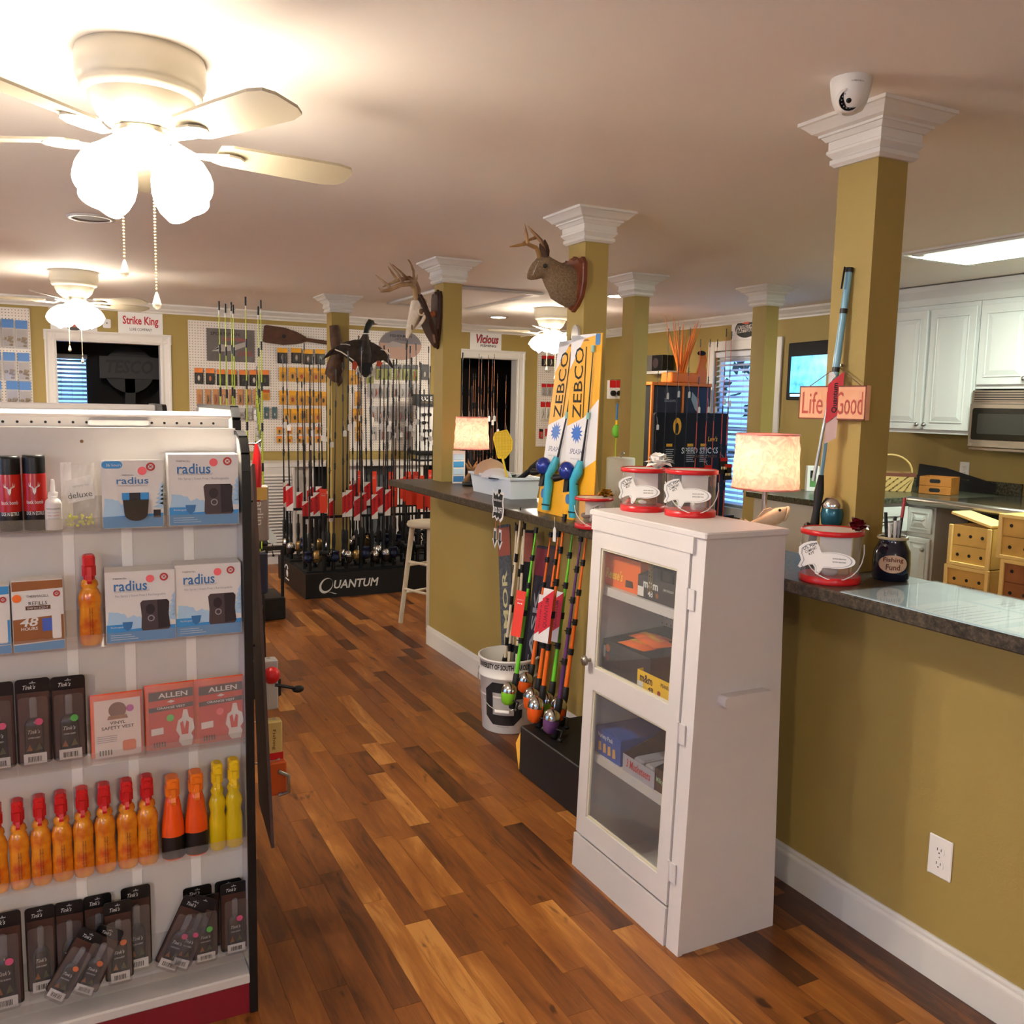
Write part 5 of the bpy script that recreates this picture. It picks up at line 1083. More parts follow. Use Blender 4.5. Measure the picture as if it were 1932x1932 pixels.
def fishkit(x, y, z, r, h, label, rz, bowm=None, bowp=(0, 0), bowr=.03, wire=True, seed=1, lab_a=-.35):
    t = thing('fish_kit_pail', label, 'pail', (x, y, z), rz)
    MB().lathe([(r*.97, .008), (r*.98, h*.93)], 36, cap=False).build('wall', pail, t)
    MB().lathe([(r*.3, 0), (r*1.01, 0), (r*1.02, .004), (r*1.02, .018), (r*.98, .02)], 36).build('base_rim', prim, t)
    MB().lathe([(r*.99, h*.9), (r*1.05, h*.905), (r*1.05, h*.985), (r*1.0, h), (r*.97, h*.985)], 36, cap=False).build('lid_rim', prim, t)
    MB().lathe([(.001, h*.985), (r*.99, h*.98)], 36, cap=False).build('lid', mat('pail_lid', (226, 214, 206), .3), t)
    lb = MB().prism([(a*.145*r/.079, h*.50+b*h*.72) for a, b in fishp], -r*1.09, -r*1.075, 'y').build('fish_label', paper, t); lb.rotation_euler = (0, 0, lab_a*.9)
    for sc_, m_, dy in ((.9, greyp, 0), (.86, paper, -.0004)): decal(lb, [(a*.145*r/.079*sc_, h*.50+b*h*.72*sc_) for a, b in fishp], m_, -r*1.09-.0002+dy)
    for s_, dx, dz, w_, hh_ in (("LI'L FISH", -.044, .2, .034, .008), ('COMFORT', -.041, .13, .03, .007), ('KIT', -.039, .07, .014, .006)): text(lb, s_, inkk, (dx*r/.079, -r*1.09-.0012, h*.52+h*dz), w=w_*r/.079*1.1, h=hh_*1.1, bold=.02, rot=(0, -.5, 0))
    for dz in (.02, -.04): text(lb, 'QUICK FISH FUN', inkk, (.032*r/.079, -r*1.09-.0012, h*(.5+dz)), w=.034*r/.079, h=.004, bold=.02)
    # contents: card sheet, packets and toys
    rg = random.Random(seed)
    MB().box(-r*.5, r*.55, -r*.55, -r*.54, h*.45, h*.88).build('card_sheet', paper, t)
    for i in range(7):
        a = rg.uniform(0, 6.28); rr_ = r*rg.uniform(.1, .6); c = rg.choice((paper, mat('kit_green', (120, 136, 70), .5), mat('kit_tan', (186, 140, 90), .5), mat('kit_brown', (110, 84, 66), .5), clr, mat('kit_red', (176, 62, 50), .5)))
        mb = MB().ball((rr_*cos(a), rr_*sin(a), .024+rg.uniform(0, h*.28)), r*rg.uniform(.2, .34), 9, 6, 1, rg.uniform(.4, 1), rg.uniform(.4, .9)); mb.build('packet', c, t)
    MB().bbox(r*.05, r*.6, -r*.3, r*.3, .02, h*.62, .004).build('kraft_box', mat('kit_kraft', (164, 124, 80), .6), t)
    if wire: MB().tube([(r*1.06*cos(a), -r*.1-r*1.0*abs(sin(a))*.9, h*.72-sin(a)*h*.62) for a in [pi*i/12 for i in range(13)]], .0018, 5).build('wire_handle', paper, t)
    if bowm: bow(t, (bowp[0], bowp[1], h), bowr, bowm, 34, seed)
    return t
goldf = mat('bow_gold', (206, 160, 66), .25, .7); maroonf = mat('bow_maroon', (112, 20, 30), .25, .4); whitef = mat('bow_white', (238, 234, 228), .3)
VR = -YAW
fishkit(1.792, 2.262, CABH, .079, .148, 'clear red rimmed fish kit pail nearest the lamp on the cabinet', VR, None, seed=3)
fishkit(1.725, 2.425, CABH, .073, .142, 'clear red rimmed fish kit pail with a white bow on the cabinet', VR, whitef, (.04, -.03), .058, seed=5, wire=False)
fishkit(1.985, 1.855, KC, .083, .152, 'clear red rimmed fish kit pail with a maroon bow by the column', VR-.15, maroonf, (.062, -.03), .042, seed=7)
fishkit(1.93, 3.05, KC, .075, .125, 'clear red rimmed fish kit pail with a gold bow on the bar', VR, goldf, (.045, .0), .046, seed=9, lab_a=.5)
p = wz(1150, 985, KC); fishkit(2.09, 2.98, KC, .062, .105, 'small fish kit pail with a gold bow tucked behind the cabinet', VR, goldf, (-.01, -.02), .046, seed=11, wire=False)
# paper towel roll
t = thing('paper_towel_roll', 'white paper towel roll standing on the bar beyond the pails', 'paper towel', (2.20, 3.27, KC)); MB().lathe([(.018, .005), (.06, .005), (.062, .01), (.062, .262), (.06, .268), (.02, .268)], 30).build('roll', mat('towel_paper', (232, 234, 226), .85, bump=.3, bscale=200), t); MB().lathe([(.07, 0), (.07, .005)], 24).build('base', steel, t); MB().tube([(0, 0, .005), (0, 0, .285), (.008, 0, .292), (.016, 0, .285)], .004, 6).build('post', steel, t)

# lamps
shm = bpy.data.materials.new('pink_shade'); shm.use_nodes = True; nt = shm.node_tree; N = nt.nodes; N.remove(N['Principled BSDF'])
tcx = N.new('ShaderNodeTexCoord'); nz = N.new('ShaderNodeTexNoise'); nz.inputs['Scale'].default_value = 26; nz.inputs['Detail'].default_value = 4; nz.inputs['Distortion'].default_value = 2.2; nt.links.new(tcx.outputs['Object'], nz.inputs['Vector'])
rp_ = N.new('ShaderNodeValToRGB'); rp_.color_ramp.elements[0].position = .4; rp_.color_ramp.elements[0].color = (*lin((236, 178, 170)), 1); rp_.color_ramp.elements[1].position = .62; rp_.color_ramp.elements[1].color = (*lin((248, 210, 198)), 1); nt.links.new(nz.outputs['Fac'], rp_.inputs['Fac'])
tr = N.new('ShaderNodeBsdfTranslucent'); df = N.new('ShaderNodeBsdfDiffuse'); mxs = N.new('ShaderNodeMixShader'); mxs.inputs[0].default_value = .45
bp = N.new('ShaderNodeBump'); bp.inputs['Strength'].default_value = .6; bp.inputs['Distance'].default_value = .006; nt.links.new(nz.outputs['Fac'], bp.inputs['Height'])
for s_ in (tr, df): nt.links.new(rp_.outputs['Color'], s_.inputs['Color']); nt.links.new(bp.outputs['Normal'], s_.inputs['Normal'])
nt.links.new(tr.outputs[0], mxs.inputs[1]); nt.links.new(df.outputs[0], mxs.inputs[2]); nt.links.new(mxs.outputs[0], N['Material Output'].inputs[0])
bulbm = mat('lamp_bulb', (255, 214, 170), .5, emit=13)
def shade(t, z0, z1, r0, r1):
    n = 40; R_ = []
    for k in range(9):
        f = k/8; rr_ = random.Random(k); R_.append([((r0+(r1-r0)*f+(.0016*sin(5*a+k*1.7)+.0012*sin(11*a-k*2.3)))*cos(a), (r0+(r1-r0)*f+(.0016*sin(5*a+k*1.7)+.0012*sin(11*a-k*2.3)))*sin(a), z0+(z1-z0)*f) for a in [2*pi*i/n for i in range(n)]])
    s_ = MB().loft(R_, False, True).build('lamp_shade', shm, t)
    for z, r in ((z0, r0), (z1, r1)): MB().lathe([(r+.0012, z-.003), (r+.002, z), (r+.0012, z+.003), (r-.001, z)], 40, cap=False).build('shade_rim', mat('shade_trim', (232, 150, 140), .6), s_)
    MB().ball((0, 0, z0+(z1-z0)*.45), .028, 14, 10).build('bulb', bulbm, t)
    mb = MB()
    for k in range(3): a = 2*pi*k/3; mb.tube([(0, 0, z1-.02), (r1*cos(a), r1*sin(a), z1-.005)], .0016, 5)
    mb.build('spider', steel, s_)
antl = mat('antler_bone', (176, 136, 84), .5, rgb2=(120, 82, 46), nscale=14)
t = thing('antler_lamp', 'small lamp with an antler base and pink shade at the far end of the bar', 'lamp', (2.215, 4.88, KC))
MB().lathe([(.05, 0), (.054, .004), (.054, .02), (.048, .024), (.01, .026)], 24).build('base', black, t); MB().lathe([(.009, .02), (.009, .22)], 10).build('stem', black, t)
for pts in ([(-.05, -.01, .025), (-.03, -.02, .06), (.0, -.02, .1), (.03, -.02, .15)], [(.05, -.01, .025), (.03, -.03, .07), (-.005, -.025, .1), (-.03, -.02, .15)], [(-.0, -.02, .09), (-.035, -.03, .11), (-.05, -.03, .14)], [(.0, -.02, .1), (.02, -.03, .12), (.05, -.025, .135)], [(.0, .04, .025), (.01, .02, .09), (-.01, .02, .15)]):
    MB().tube(pts, [.011, .010, .008, .002][-len(pts):] if len(pts) == 3 else [.011, .010, .008, .002], 8).build('antler', antl, t)
shade(t, .222, .408, .106, .095)
lcx, lcy = 2.075, 2.235
t = thing('fish_lamp', 'table lamp with a carved open mouthed fish base and glowing pink shade', 'lamp', (lcx, lcy, KC), VR)
bone = mat('carved_cream', (220, 200, 170), .5, noise=.25, nscale=30)
MB().lathe([(.06, 0), (.066, .01), (.05, .04), (.03, .07), (.03, .098)], 20, sx=1.1).build('rock_base', bone, t)
MB().lathe([(.009, .09), (.009, .235)], 12).build('stem', steel, t)
R_ = []
for x, z, ry, rz_ in ((-.075, .118, .003, .016), (-.055, .115, .006, .008), (-.035, .118, .014, .018), (-.01, .128, .02, .028), (.018, .138, .022, .032), (.04, .144, .021, .030), (.055, .15, .018, .026), (.058, .151, .012, .018), (.045, .148, .006, .01)):
    R_.append([(x+.25*rz_*sin(a), -.035+ry*cos(a), z+rz_*sin(a)) for a in [2*pi*i/14 for i in range(14)]])
MB().loft(R_).build('fish', bone, t)
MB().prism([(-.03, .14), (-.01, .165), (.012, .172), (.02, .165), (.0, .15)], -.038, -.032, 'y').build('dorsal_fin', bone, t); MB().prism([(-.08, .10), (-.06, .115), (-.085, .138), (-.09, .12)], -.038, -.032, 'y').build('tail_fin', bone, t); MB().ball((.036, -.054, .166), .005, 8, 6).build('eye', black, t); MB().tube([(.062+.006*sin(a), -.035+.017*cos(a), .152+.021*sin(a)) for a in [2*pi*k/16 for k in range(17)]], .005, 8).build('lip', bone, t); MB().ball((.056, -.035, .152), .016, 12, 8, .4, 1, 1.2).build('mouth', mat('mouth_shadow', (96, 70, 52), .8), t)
MB().lathe([(.04, .085), (.045, .095), (.03, .105)], 16, (.02, -.035, 0), sx=1.3).build('pedestal', bone, t)
shade(t, .232, .408, .108, .100)

# Fishing Fund jar
p = wz(1665, 1092, KC); navy = mat('jar_navy', (20, 24, 40), .12, coat=.6); t = thing('fishing_fund_jar', 'dark navy jar labelled Fishing Fund holding pens', 'jar', (p.x+.02, p.y-.01, KC), VR-.3); r = .052
MB().lathe([(r*.9, 0), (r, .008), (r*1.02, .05), (r*.98, .085), (r*.78, .105), (r*.72, .112), (r*.72, .12)], 32).build('jar_body', navy, t); MB().lathe([(r*.7, .118), (r*.82, .12), (r*.84, .124), (r*.8, .128), (r*.68, .127)], 32, cap=False).build('rim', mat('jar_rim_tan', (164, 150, 120), .25), t)
mb = MB(); k = r*1.035; E_ = [-cos(pi*i/16) for i in range(17)]; A = [(k*sin(.78*x), -k*cos(.78*x), .052+s_*.026*sqrt(max(0, 1-x*x))) for s_ in (-1, 1) for x in E_]; mb.add(A, [(i, i+1, 17+i+1, 17+i) for i in range(16)]); mb.build('label', mat('jar_label', (206, 172, 140), .5), t)
for s_, z, w_ in (('Fishing', .063, 1.05), ('Fund', .043, .72)):
    vs, fs, asp = textmesh(s_, .02); mb = MB(); mb.add([(k*1.012*sin(a*w_), -k*1.012*cos(a*w_), z+b*.017) for a, b in vs], fs); mb.build('lettering', mat('jar_letter', (110, 50, 30), .5), t)
rg = random.Random(2)
for i, (dx, dy, l, c) in enumerate(((-.028, 0, .185, black), (-.02, -.012, .155, paper), (-.005, -.018, .16, paper), (.004, .004, .17, black), (.012, -.01, .16, greyp), (.018, .004, .15, black), (.028, 0, .225, black), (-.012, .012, .15, steel))):
    o = thing('pen', 'pen standing in the Fishing Fund jar', 'pen', (t.location.x+dx*.5, t.location.y+dy*.5, KC+.012), 0, 'pens in the jar'); lean = dx*2.2
    MB().tube([(0, 0, 0), (lean*.35, 0, l-.02), (lean*.38, 0, l)], [.0035, .004, .003], 8).build('barrel', c, o); MB().tube([(lean*.28, 0, l*.75), (lean*.385, 0, l+.002)], .0048, 8).build('cap', mat('pen_red', (150, 40, 44), .4) if i == 6 else c, o)
# glass sheet with papers on the bar
t = thing('counter_protector', 'clear glass sheet over printed papers on the bar', 'glass sheet', (0, 0, KC)); 
MB().box(1.883, 2.262, .2, 1.72, .0002, .0014).build('paper_underlay', mat('papers_blue', (206, 220, 230), .5, rgb2=(178, 200, 216), nscale=6), t)
for (a, b, c, d) in ((1.9, 2.1, 1.3, 1.52), (1.92, 2.1, 1.05, 1.27), (2.12, 2.25, 1.2, 1.5), (2.05, 2.22, .85, 1.1)):
    o = MB().box(a, b, c, d, .0015, .0018).build('paper_sheet', mat('sheet_white', (226, 230, 234), .5), t)
    mb = MB(); [mb.box(a+.015, b-.02-.03*(k % 3), c+.02+.022*k, c+.024+.022*k, .0019, .002) for k in range(int((d-c-.04)/.022))]; mb.build('print_lines', mat('print_bluegrey', (140, 160, 190), .5), o)
MB().bbox(1.8825, 2.263, .2, 1.721, .0022, .005, .0008).build('glass', clear('sheet_glass', (240, 248, 250), .02, .04), t)

# blue rod leaning on the near column
t = thing('fishing_rod', 'pale blue rod and reel leaning on the column with the hanging sign', 'fishing rod', (0, 0, 0)); bl_ = mat('blank_ice_blue', (120, 168, 188), .3)
p0 = wz(1547, 1050, KC+.0); p0 = Vector((2.07, 2.02, KC)); p1 = wx(1603, 505, 2.135); d = (p1-p0)
def on(f, ox=0, oy=0): q = p0+d*f; return (q.x+ox, q.y+oy, q.z)
MB().tube([on(0), on(.02), on(.12), on(.13), on(.2), on(.26), on(.32)], [.012, .014, .012, .016, .011, .015, .008], 12).build('handle', cork, t)
MB().tube([on(.3), on(.66)], [.0062, .0052], 8).build('blank', bl_, t); MB().tube([on(.66, -.006), on(.3, -.03, -.0)], [.004, .0055], 8).build('blank_lower', mat('blank_silver', (150, 156, 158), .35, .4), t)
MB().tube([on(.64), on(.99)], [.011, .010], 8).build('blank_upper', bl_, t); MB().tube([on(.985), on(1.0)], .012, 8).build('tip_guide', black, t); MB().tube([on(.99), on(1.0, -.02), on(.93, -.022)], .003, 6).build('line_guide', black, t)
for f in (.62, .67, .86): MB().tube([on(f-.008), on(f+.008)], .0115, 8).build('wrap', black, t)
q = Vector(on(.19, .03, -.035)); rl = MB().lathe([(.012, -.04), (.03, -.03), (.034, .0), (.03, .02), (.02, .035)], 18, tuple(q), 'z').build('reel', mat('reel_teal', (40, 92, 108), .25, .4), t); MB().lathe([(.031, .02), (.033, .03), (.022, .05), (.006, .056)], 18, tuple(q), 'z').build('reel_cone', chrome, rl)
q2 = Vector(on(.15, -.03, 0)); mb = MB(); mb.tube([on(.15), tuple(q2)], .005, 6); mb.ball(tuple(q2), .011, 8, 6); mb.build('crank', black, t)
q = Vector(on(.555, -.012, -.012)); tg = thing('rod_tag', 'folded red hang tag on the blue rod', 'tag', q, VR-.3); MB().add([(-.012, 0, .06), (.032, 0, .10), (.03, 0, -.02), (-.014, 0, -.06)], [(0, 1, 2, 3)]).build('card', red, tg); MB().add([(-.012, -.0012, .06), (.008, -.0012, .085), (-.0, -.0012, .098), (-.012, -.0012, .095)], [(0, 1, 2, 3)]).build('white_corner', paper, tg); text(tg, 'Quantum', inkk, (.01, -.0015, .02), w=.09, h=.018, rot=(0, -pi/2, 0), bold=.02)
MB().add([(-.012, 0, -.06), (.022, 0, -.03), (.02, 0, -.1), (-.014, 0, -.12)], [(0, 1, 2, 3)]).build('white_panel', mat('tag_pale', (206, 176, 168), .5), tg)

# Life Is Good sign on the near column
t = thing('hanging_sign', 'weathered pinkish wooden sign reading Life Is Good', 'sign', (2.108, 2.007, 1.548), -pi/2); W, Hh = .262, .102; swm = mat('sign_wood', (214, 150, 110), .7, rgb2=(232, 176, 140), nscale=8)
MB().bbox(-W/2, W/2, 0, .02, 0, Hh, .002).build('board', swm, t)
for s_, x, w_ in (('Life', -.075, .085), ('Is', -.005, .026), ('Good', .07, .10)): text(t, s_, mat('sign_letter', (176, 74, 60), .6), (x, -.0012, .05), w=w_, h=.068)
for a, b, c, d_ in ((-W/2, W/2, 0, .004), (-W/2, W/2, Hh-.004, Hh), (-W/2, -W/2+.003, 0, Hh), (W/2-.003, W/2, 0, Hh)): MB().box(a, b, -.001, .0, c, d_).build('worn_edge', mat('sign_edge', (120, 62, 44), .7), t)
MB().tube([(-W*.38, .01, Hh), (0, .02, Hh+.06), (W*.38, .01, Hh)], .0015, 5).build('wire', mat('rust_wire', (110, 80, 60), .6), t)
MB().lathe([(.004, 0), (.005, .012)], 8, (0, .028, Hh+.062), 'y').build('nail', steel, t)

# Zebco combo cards
zy = mat('card_amber', (236, 172, 36), .4); zw = mat('card_white', (228, 226, 226), .4); teal = mat('splash_teal', (58, 170, 196), .35)
def zebco(loc, tilt, rz, label):
    t = thing('rod_combo_card', label, 'packaged rod', loc, rot=(tilt, 0, rz)); W, Hh = .225, .785
    MB().box(-W/2, W/2, 0, .004, 0, Hh).build('card', zy, t)
    decal(t, [(-W/2, Hh*.20), (W/2, Hh*.34), (W/2, Hh*.66), (W*.05, Hh*.56), (-W/2, Hh*.51)], zw, -.0004); decal(t, [(-W/2, Hh*.82), (-W*.06, Hh*.98), (-W/2+.06, Hh), (-W/2, Hh)], zw, -.0004); decal(t, [(-W/2, Hh*.965), (W*.3, Hh*.99), (W*.3, Hh), (-W/2, Hh)], zw, -.0004)
    text(t, 'ZEBCO', inkk, (-W*.20, -.001, Hh*.745), w=Hh*.38, h=W*.29, rot=(0, -pi/2, 0), bold=.005); decal(t, [(W*.0, Hh*.56), (W*.03, Hh*.56), (W*.03, Hh*.935), (W*.0, Hh*.935)], inkk, -.0008)
    P = []; rg = random.Random(4)
    for i in range(26): a = 2*pi*i/26; rr_ = .046 if i % 2 else .028*rg.uniform(.8, 1.1); P.append((-W*.16+rr_*cos(a), Hh*.475+rr_*sin(a)))
    decal(t, P, mat('splash_blue', (52, 110, 196), .4), -.0009); text(t, 'SPLASH', mat('splash_ink', (40, 60, 110), .5), (-W*.16, -.001, Hh*.375), w=.095, h=.022, shear=.3); text(t, 'spincast combo', greyp, (-W*.18, -.001, Hh*.335), w=.07)
    decal(t, rrect(W*.3, W*.45, Hh*.94, Hh*.998, .006), deepb, -.0008); decal(t, ellipse(.018, .022, 16, -W*.36, Hh*.11), deepb, -.0009); decal(t, [(-W*.1, Hh*.965), (W*.1, Hh*.965), (W*.05, Hh*.975), (-W*.05, Hh*.975)], tanp, -.001)
    MB().tube([(W*.12, -.014, Hh*.30), (W*.25, -.012, Hh*.56), (W*.3, -.01, Hh*.93)], [.006, .0035, .002], 8).build('rod_blank', blankk, t)
    for z, x in ((.92, .3), (.57, .25)): MB().tube([(W*x, -.012, Hh*(z-.018)), (W*(x+.004), -.012, Hh*(z+.018))], .008, 8).build('rod_guide', mat('guide_mint', (140, 190, 180), .4), t)
    MB().tube([(-W*.02, -.02, Hh*.02), (-W*.02, -.022, Hh*.16), (-.0, -.03, Hh*.22), (W*.1, -.024, Hh*.27), (W*.13, -.02, Hh*.33)], [.018, .02, .018, .022, .012], 12).build('rod_grip', teal, t)
    rl = MB().ball((-W*.18, -.04, Hh*.27), .042, 16, 10, 1, .8, .95).build('reel', mat('reel_cobalt', (30, 52, 140), .15, .3, coat=.6), t); MB().tube([(-W*.2, -.05, Hh*.235), (-W*.45, -.055, Hh*.225)], [.010, .018], 10).build('crank', black, rl); MB().prism([(-W*.28, Hh*.15), (-W*.14, Hh*.16), (-W*.1, Hh*.22), (-W*.25, Hh*.225)], -.04, -.02, 'y').build('trigger', black, rl)
    for z in (.05, .205): MB().tube([(-W*.13, -.026, Hh*z), (-W*.02, -.044, Hh*z), (W*.1, -.02, Hh*z)], .003, 5).build('tie', black, t)
    decal(t, ellipse(.02, .024, 14, -W*.36, Hh*.2), teal, -.003)
    return t
zebco((1.985, 3.51, KC), radians(-7), -pi/2+.02, 'amber and white rod combo card leaning against the rabbit column')
zb2 = zebco((1.972, 3.245, KC), radians(-1.5), -pi/2+.05, 'amber and white rod combo card standing before the other card'); MB().add([(-.05, .005, .5), (.05, .005, .5), (.05, .09, .0), (-.05, .09, .0)], [(0, 1, 2, 3)]).build('easel_strut', paper, zb2)
t = thing('wall_hook_tag', 'clear plastic hook shell on the rabbit column', 'hook', wx(1087, 632, 2.135), -pi/2); MB().prism([(.03*cos(a), .045*sin(a)) for a in [2*pi*i/20 for i in range(20)]], -.008, .004, 'y').build('shell', clear('hook_clear', (220, 216, 214), .4), t); MB().tube([(0, -.008, -.01), (.0, -.03, -.03), (0, -.03, -.01)], .004, 6).build('hook', steel, t)

# white bin with cap, swatter and torch
bx = (2.175, 2.262, 4.09, 4.60); t = thing('storage_bin', 'white plastic bin at the far end of the bar', 'bin', (2.225, 4.345, KC)); 
R_ = [[(-.075-a, -.235-a, z), (.075+a, -.235-a, z), (.075+a, .235+a, z), (-.075-a, .235+a, z)] for a, z in ((0, 0), (.014, .10), (.024, .10), (.024, .112), (.012, .112), (-.002, .004))]
MB().loft(R_, True, False).build('bin', mat('bin_white', (226, 234, 240), .35), t); t.location.x = 2.17
capm = mat('cap_khaki', (196, 160, 128), .8, bump=.2, bscale=200)
t = thing('baseball_cap', 'khaki baseball cap with a dark brim lying in the white bin', 'cap', (2.16, 4.50, KC+.10), radians(-60)); R_ = []
for k in range(8): a = pi/2*k/7; R_.append([(.088*cos(a)*cos(b), .1*cos(a)*sin(b), .085*sin(a)) for b in [2*pi*i/24 for i in range(24)]])
MB().loft(R_, False).build('crown', capm, t); MB().lathe([(.009, .084), (.006, .09)], 10).build('button', capm, t); MB().prism([(.09*cos(a), .09*sin(a)) for a in [-.9+1.8*i/10 for i in range(11)]]+[(.16*cos(a), .12*sin(a)) for a in [.8-1.6*i/10 for i in range(11)]], .0, .006, 'z').build('brim', black, t); MB().tube([(-.088*cos(a), .07*sin(a), .012) for a in [-.6+.12*i for i in range(11)]], .008, 6).build('strap', mat('cap_strap', (120, 96, 76), .7), t)
t = thing('baseball_cap', 'white and grey baseball cap under the khaki one', 'cap', (2.13, 4.36, KC+.095), radians(-100)); MB().loft([[(.078*cos(pi/2*k/6)*cos(b), .085*cos(pi/2*k/6)*sin(b), .05*sin(pi/2*k/6)) for b in [2*pi*i/20 for i in range(20)]] for k in range(7)], False).build('crown', mat('cap_white', (220, 214, 216), .8), t); MB().prism([(.075*cos(a), .075*sin(a)) for a in [-.9+1.8*i/10 for i in range(11)]]+[(.14*cos(a), .1*sin(a)) for a in [.8-1.6*i/10 for i in range(11)]], .0, .005, 'z').build('brim', black, t)
p0 = Vector((2.17, 4.27, KC+.03)); hd = wx(950, 838, 2.14); t = thing('fly_swatter', 'yellow plastic fly swatter standing in the white bin', 'fly swatter', hd, VR); W, Hh = .105, .13
P = [(-.03, -.075), (.012, -.075), (.05, -.03), (.052, .02), (.018, .075), (-.05, .06), (-.06, .03)]
swm_ = pegmat('swatter_mesh', (240, 200, 20), (180, 140, 10), .008, .0022); MB().prism([(x*.9, z) for x, z in P], -.002, .002, 'y').build('head', swm_, t)
mb = MB(); [mb.tube([(P[i][0]*.9, 0, P[i][1]), (P[(i+1) % 7][0]*.9, 0, P[(i+1) % 7][1])], .004, 6) for i in range(7)]; mb.build('head_rim', yellow, t)
e = Matrix.Rotation(-VR, 4, 'Z') @ (p0-hd); MB().tube([(-.005, 0, -.072), (e.x*.5, e.y*.5, e.z*.55-.03), tuple(e)], [.006, .005, .006], 8).build('handle', yellow, t)
t = thing('torch', 'black metal torch leaning out of the white bin', 'flashlight', (2.18, 4.33, KC+.03)); q = wx(1018, 873, 2.2)-Vector((2.18, 4.33, KC+.03)); MB().tube([(0, 0, 0), tuple(q*.7)], .014, 12).build('barrel', blackm, t); MB().tube([tuple(q*.7), tuple(q*.78), tuple(q*1.0)], [.014, .019, .019], 12).build('head', blackm, t)
# folded items beside the lamp
t = thing('snack_packets', 'blue and white card rack behind the antler lamp', 'card rack', (2.19, 5.05, KC)); MB().box(-.02, .06, 0, .01, 0, .2).build('rack', paper, t)
for k in range(4): MB().box(-.018, .05, -.004, -.001, .01+.045*k, .045+.045*k).build('packet', (deepb, paleb, skyb, paleb)[k], t)

# 20% off hanging sign
p = wx(941, 955, 1.872); t = thing('sale_sign', 'black and white burst sign reading 20% off hung from the bar edge', 'sign', (1.868, p.y, p.z), -pi/2); k = .058
P = [(-.9, 1.0), (-.45, .75), (-.2, .98), (.1, .7), (.45, .95), (.95, .9), (.8, .3), (.95, -.2), (.8, -.75), (.4, -1.0), (.1, -.75), (-.2, -.95), (-.5, -.72), (-.95, -.85), (-.8, -.2), (-.95, .3)]
MB().prism([(x*k*1.12, z*k*1.3) for x, z in P], 0, .0015, 'y').build('white_card', paper, t); decal(t, [(x*k*.92, z*k*1.1) for x, z in P], inkk, -.0003); text(t, 'BLACK FRIDAY', paper, (0, -.001, .028), w=.085, h=.010, bold=.02); text(t, '20% OFF', paper, (0, -.001, -.018), w=.09, h=.028, bold=.02)
for s_ in (-1, 1):
    q = (s_*.024, 0, -.075); MB().tube([q, (s_*.026, 0, -.115)], .0012, 5).build('string', mat('orange_string', (214, 120, 70), .6), t)
    a = [(-.011, .04), (.011, .04), (.011, -.01), (.024, -.006), (0, -.045), (-.024, -.006), (-.011, -.01)]
    MB().prism([(s_*.027+x*1.15, -.155+z*1.15) for x, z in a], 0, .0015, 'y').build('arrow_card', paper, t); decal(t, [(s_*.027+x*.7, -.155+z*.8) for x, z in a], inkk, -.0003)
MB().box(-.004, .004, .0015, .012, .05, .08).build('clip', black, t)

# bucket of rods
bkm = mat('bucket_white', (222, 218, 210), .38); bc = Vector((1.945, 3.80, 0)); t = thing('bucket', 'white plastic bucket with University of South Carolina lettering', 'bucket', bc, radians(-38)); r0, r1, hb = .128, .146, .365
MB().lathe([(r0*.95, 0), (r0, .006), (r1*.97, hb*.74), (r1*1.03, hb*.75), (r1*1.03, hb*.765), (r1*.98, hb*.78), (r1, hb*.86), (r1*1.0, hb*.97), (r1*1.05, hb*.975), (r1*1.05, hb), (r1*.97, hb), (r1*.94, hb*.5), (r0*.93, .01)], 40, cap=False).build('pail', bkm, t); MB().lathe([(.001, .008), (r0*.95, .008)], 30, cap=False).build('bottom', bkm, t)
def wrapt(s_, rr_, z, w_, h, m_, a0=0):
    vs, fs, asp = textmesh(s_, .03); mb = MB(); mb.add([(rr_*sin(a0+a*w_), -rr_*cos(a0+a*w_), z+b*h) for a, b in vs], fs); return mb.build('lettering', m_, t)
wrapt('UNIVERSITY OF SOUTH CAROLINA', r1*1.012, hb*.915, 2.1, .026, inkk)
def patch(poly, dz, k, m_, name='emblem'):
    mb = MB(); n = 8; A, B, C, D = poly
    def pt_(x, z): rr_ = r0+(r1*.97-r0)*(z/(hb*.74))+k; return (rr_*sin(x/.14), -rr_*cos(x/.14), z)
    V = [[pt_((A[0]+(B[0]-A[0])*i/n)*(1-j)+(D[0]+(C[0]-D[0])*i/n)*j, (A[1]+(B[1]-A[1])*i/n)*(1-j)+(D[1]+(C[1]-D[1])*i/n)*j) for i in range(n+1)] for j in (0, .5, 1)]
    mb.add([p for r_ in V for p in r_], [(j*(n+1)+i, j*(n+1)+i+1, (j+1)*(n+1)+i+1, (j+1)*(n+1)+i) for j in range(2) for i in range(n)]); return mb.build(name, m_, t)
def octo(cx_, cz_, a, b, c): return [(cx_-a, cz_-b+c), (cx_-a+c, cz_-b), (cx_+a-c, cz_-b), (cx_+a, cz_-b+c), (cx_+a, cz_+b-c), (cx_+a-c, cz_+b), (cx_-a+c, cz_+b), (cx_-a, cz_+b-c)]
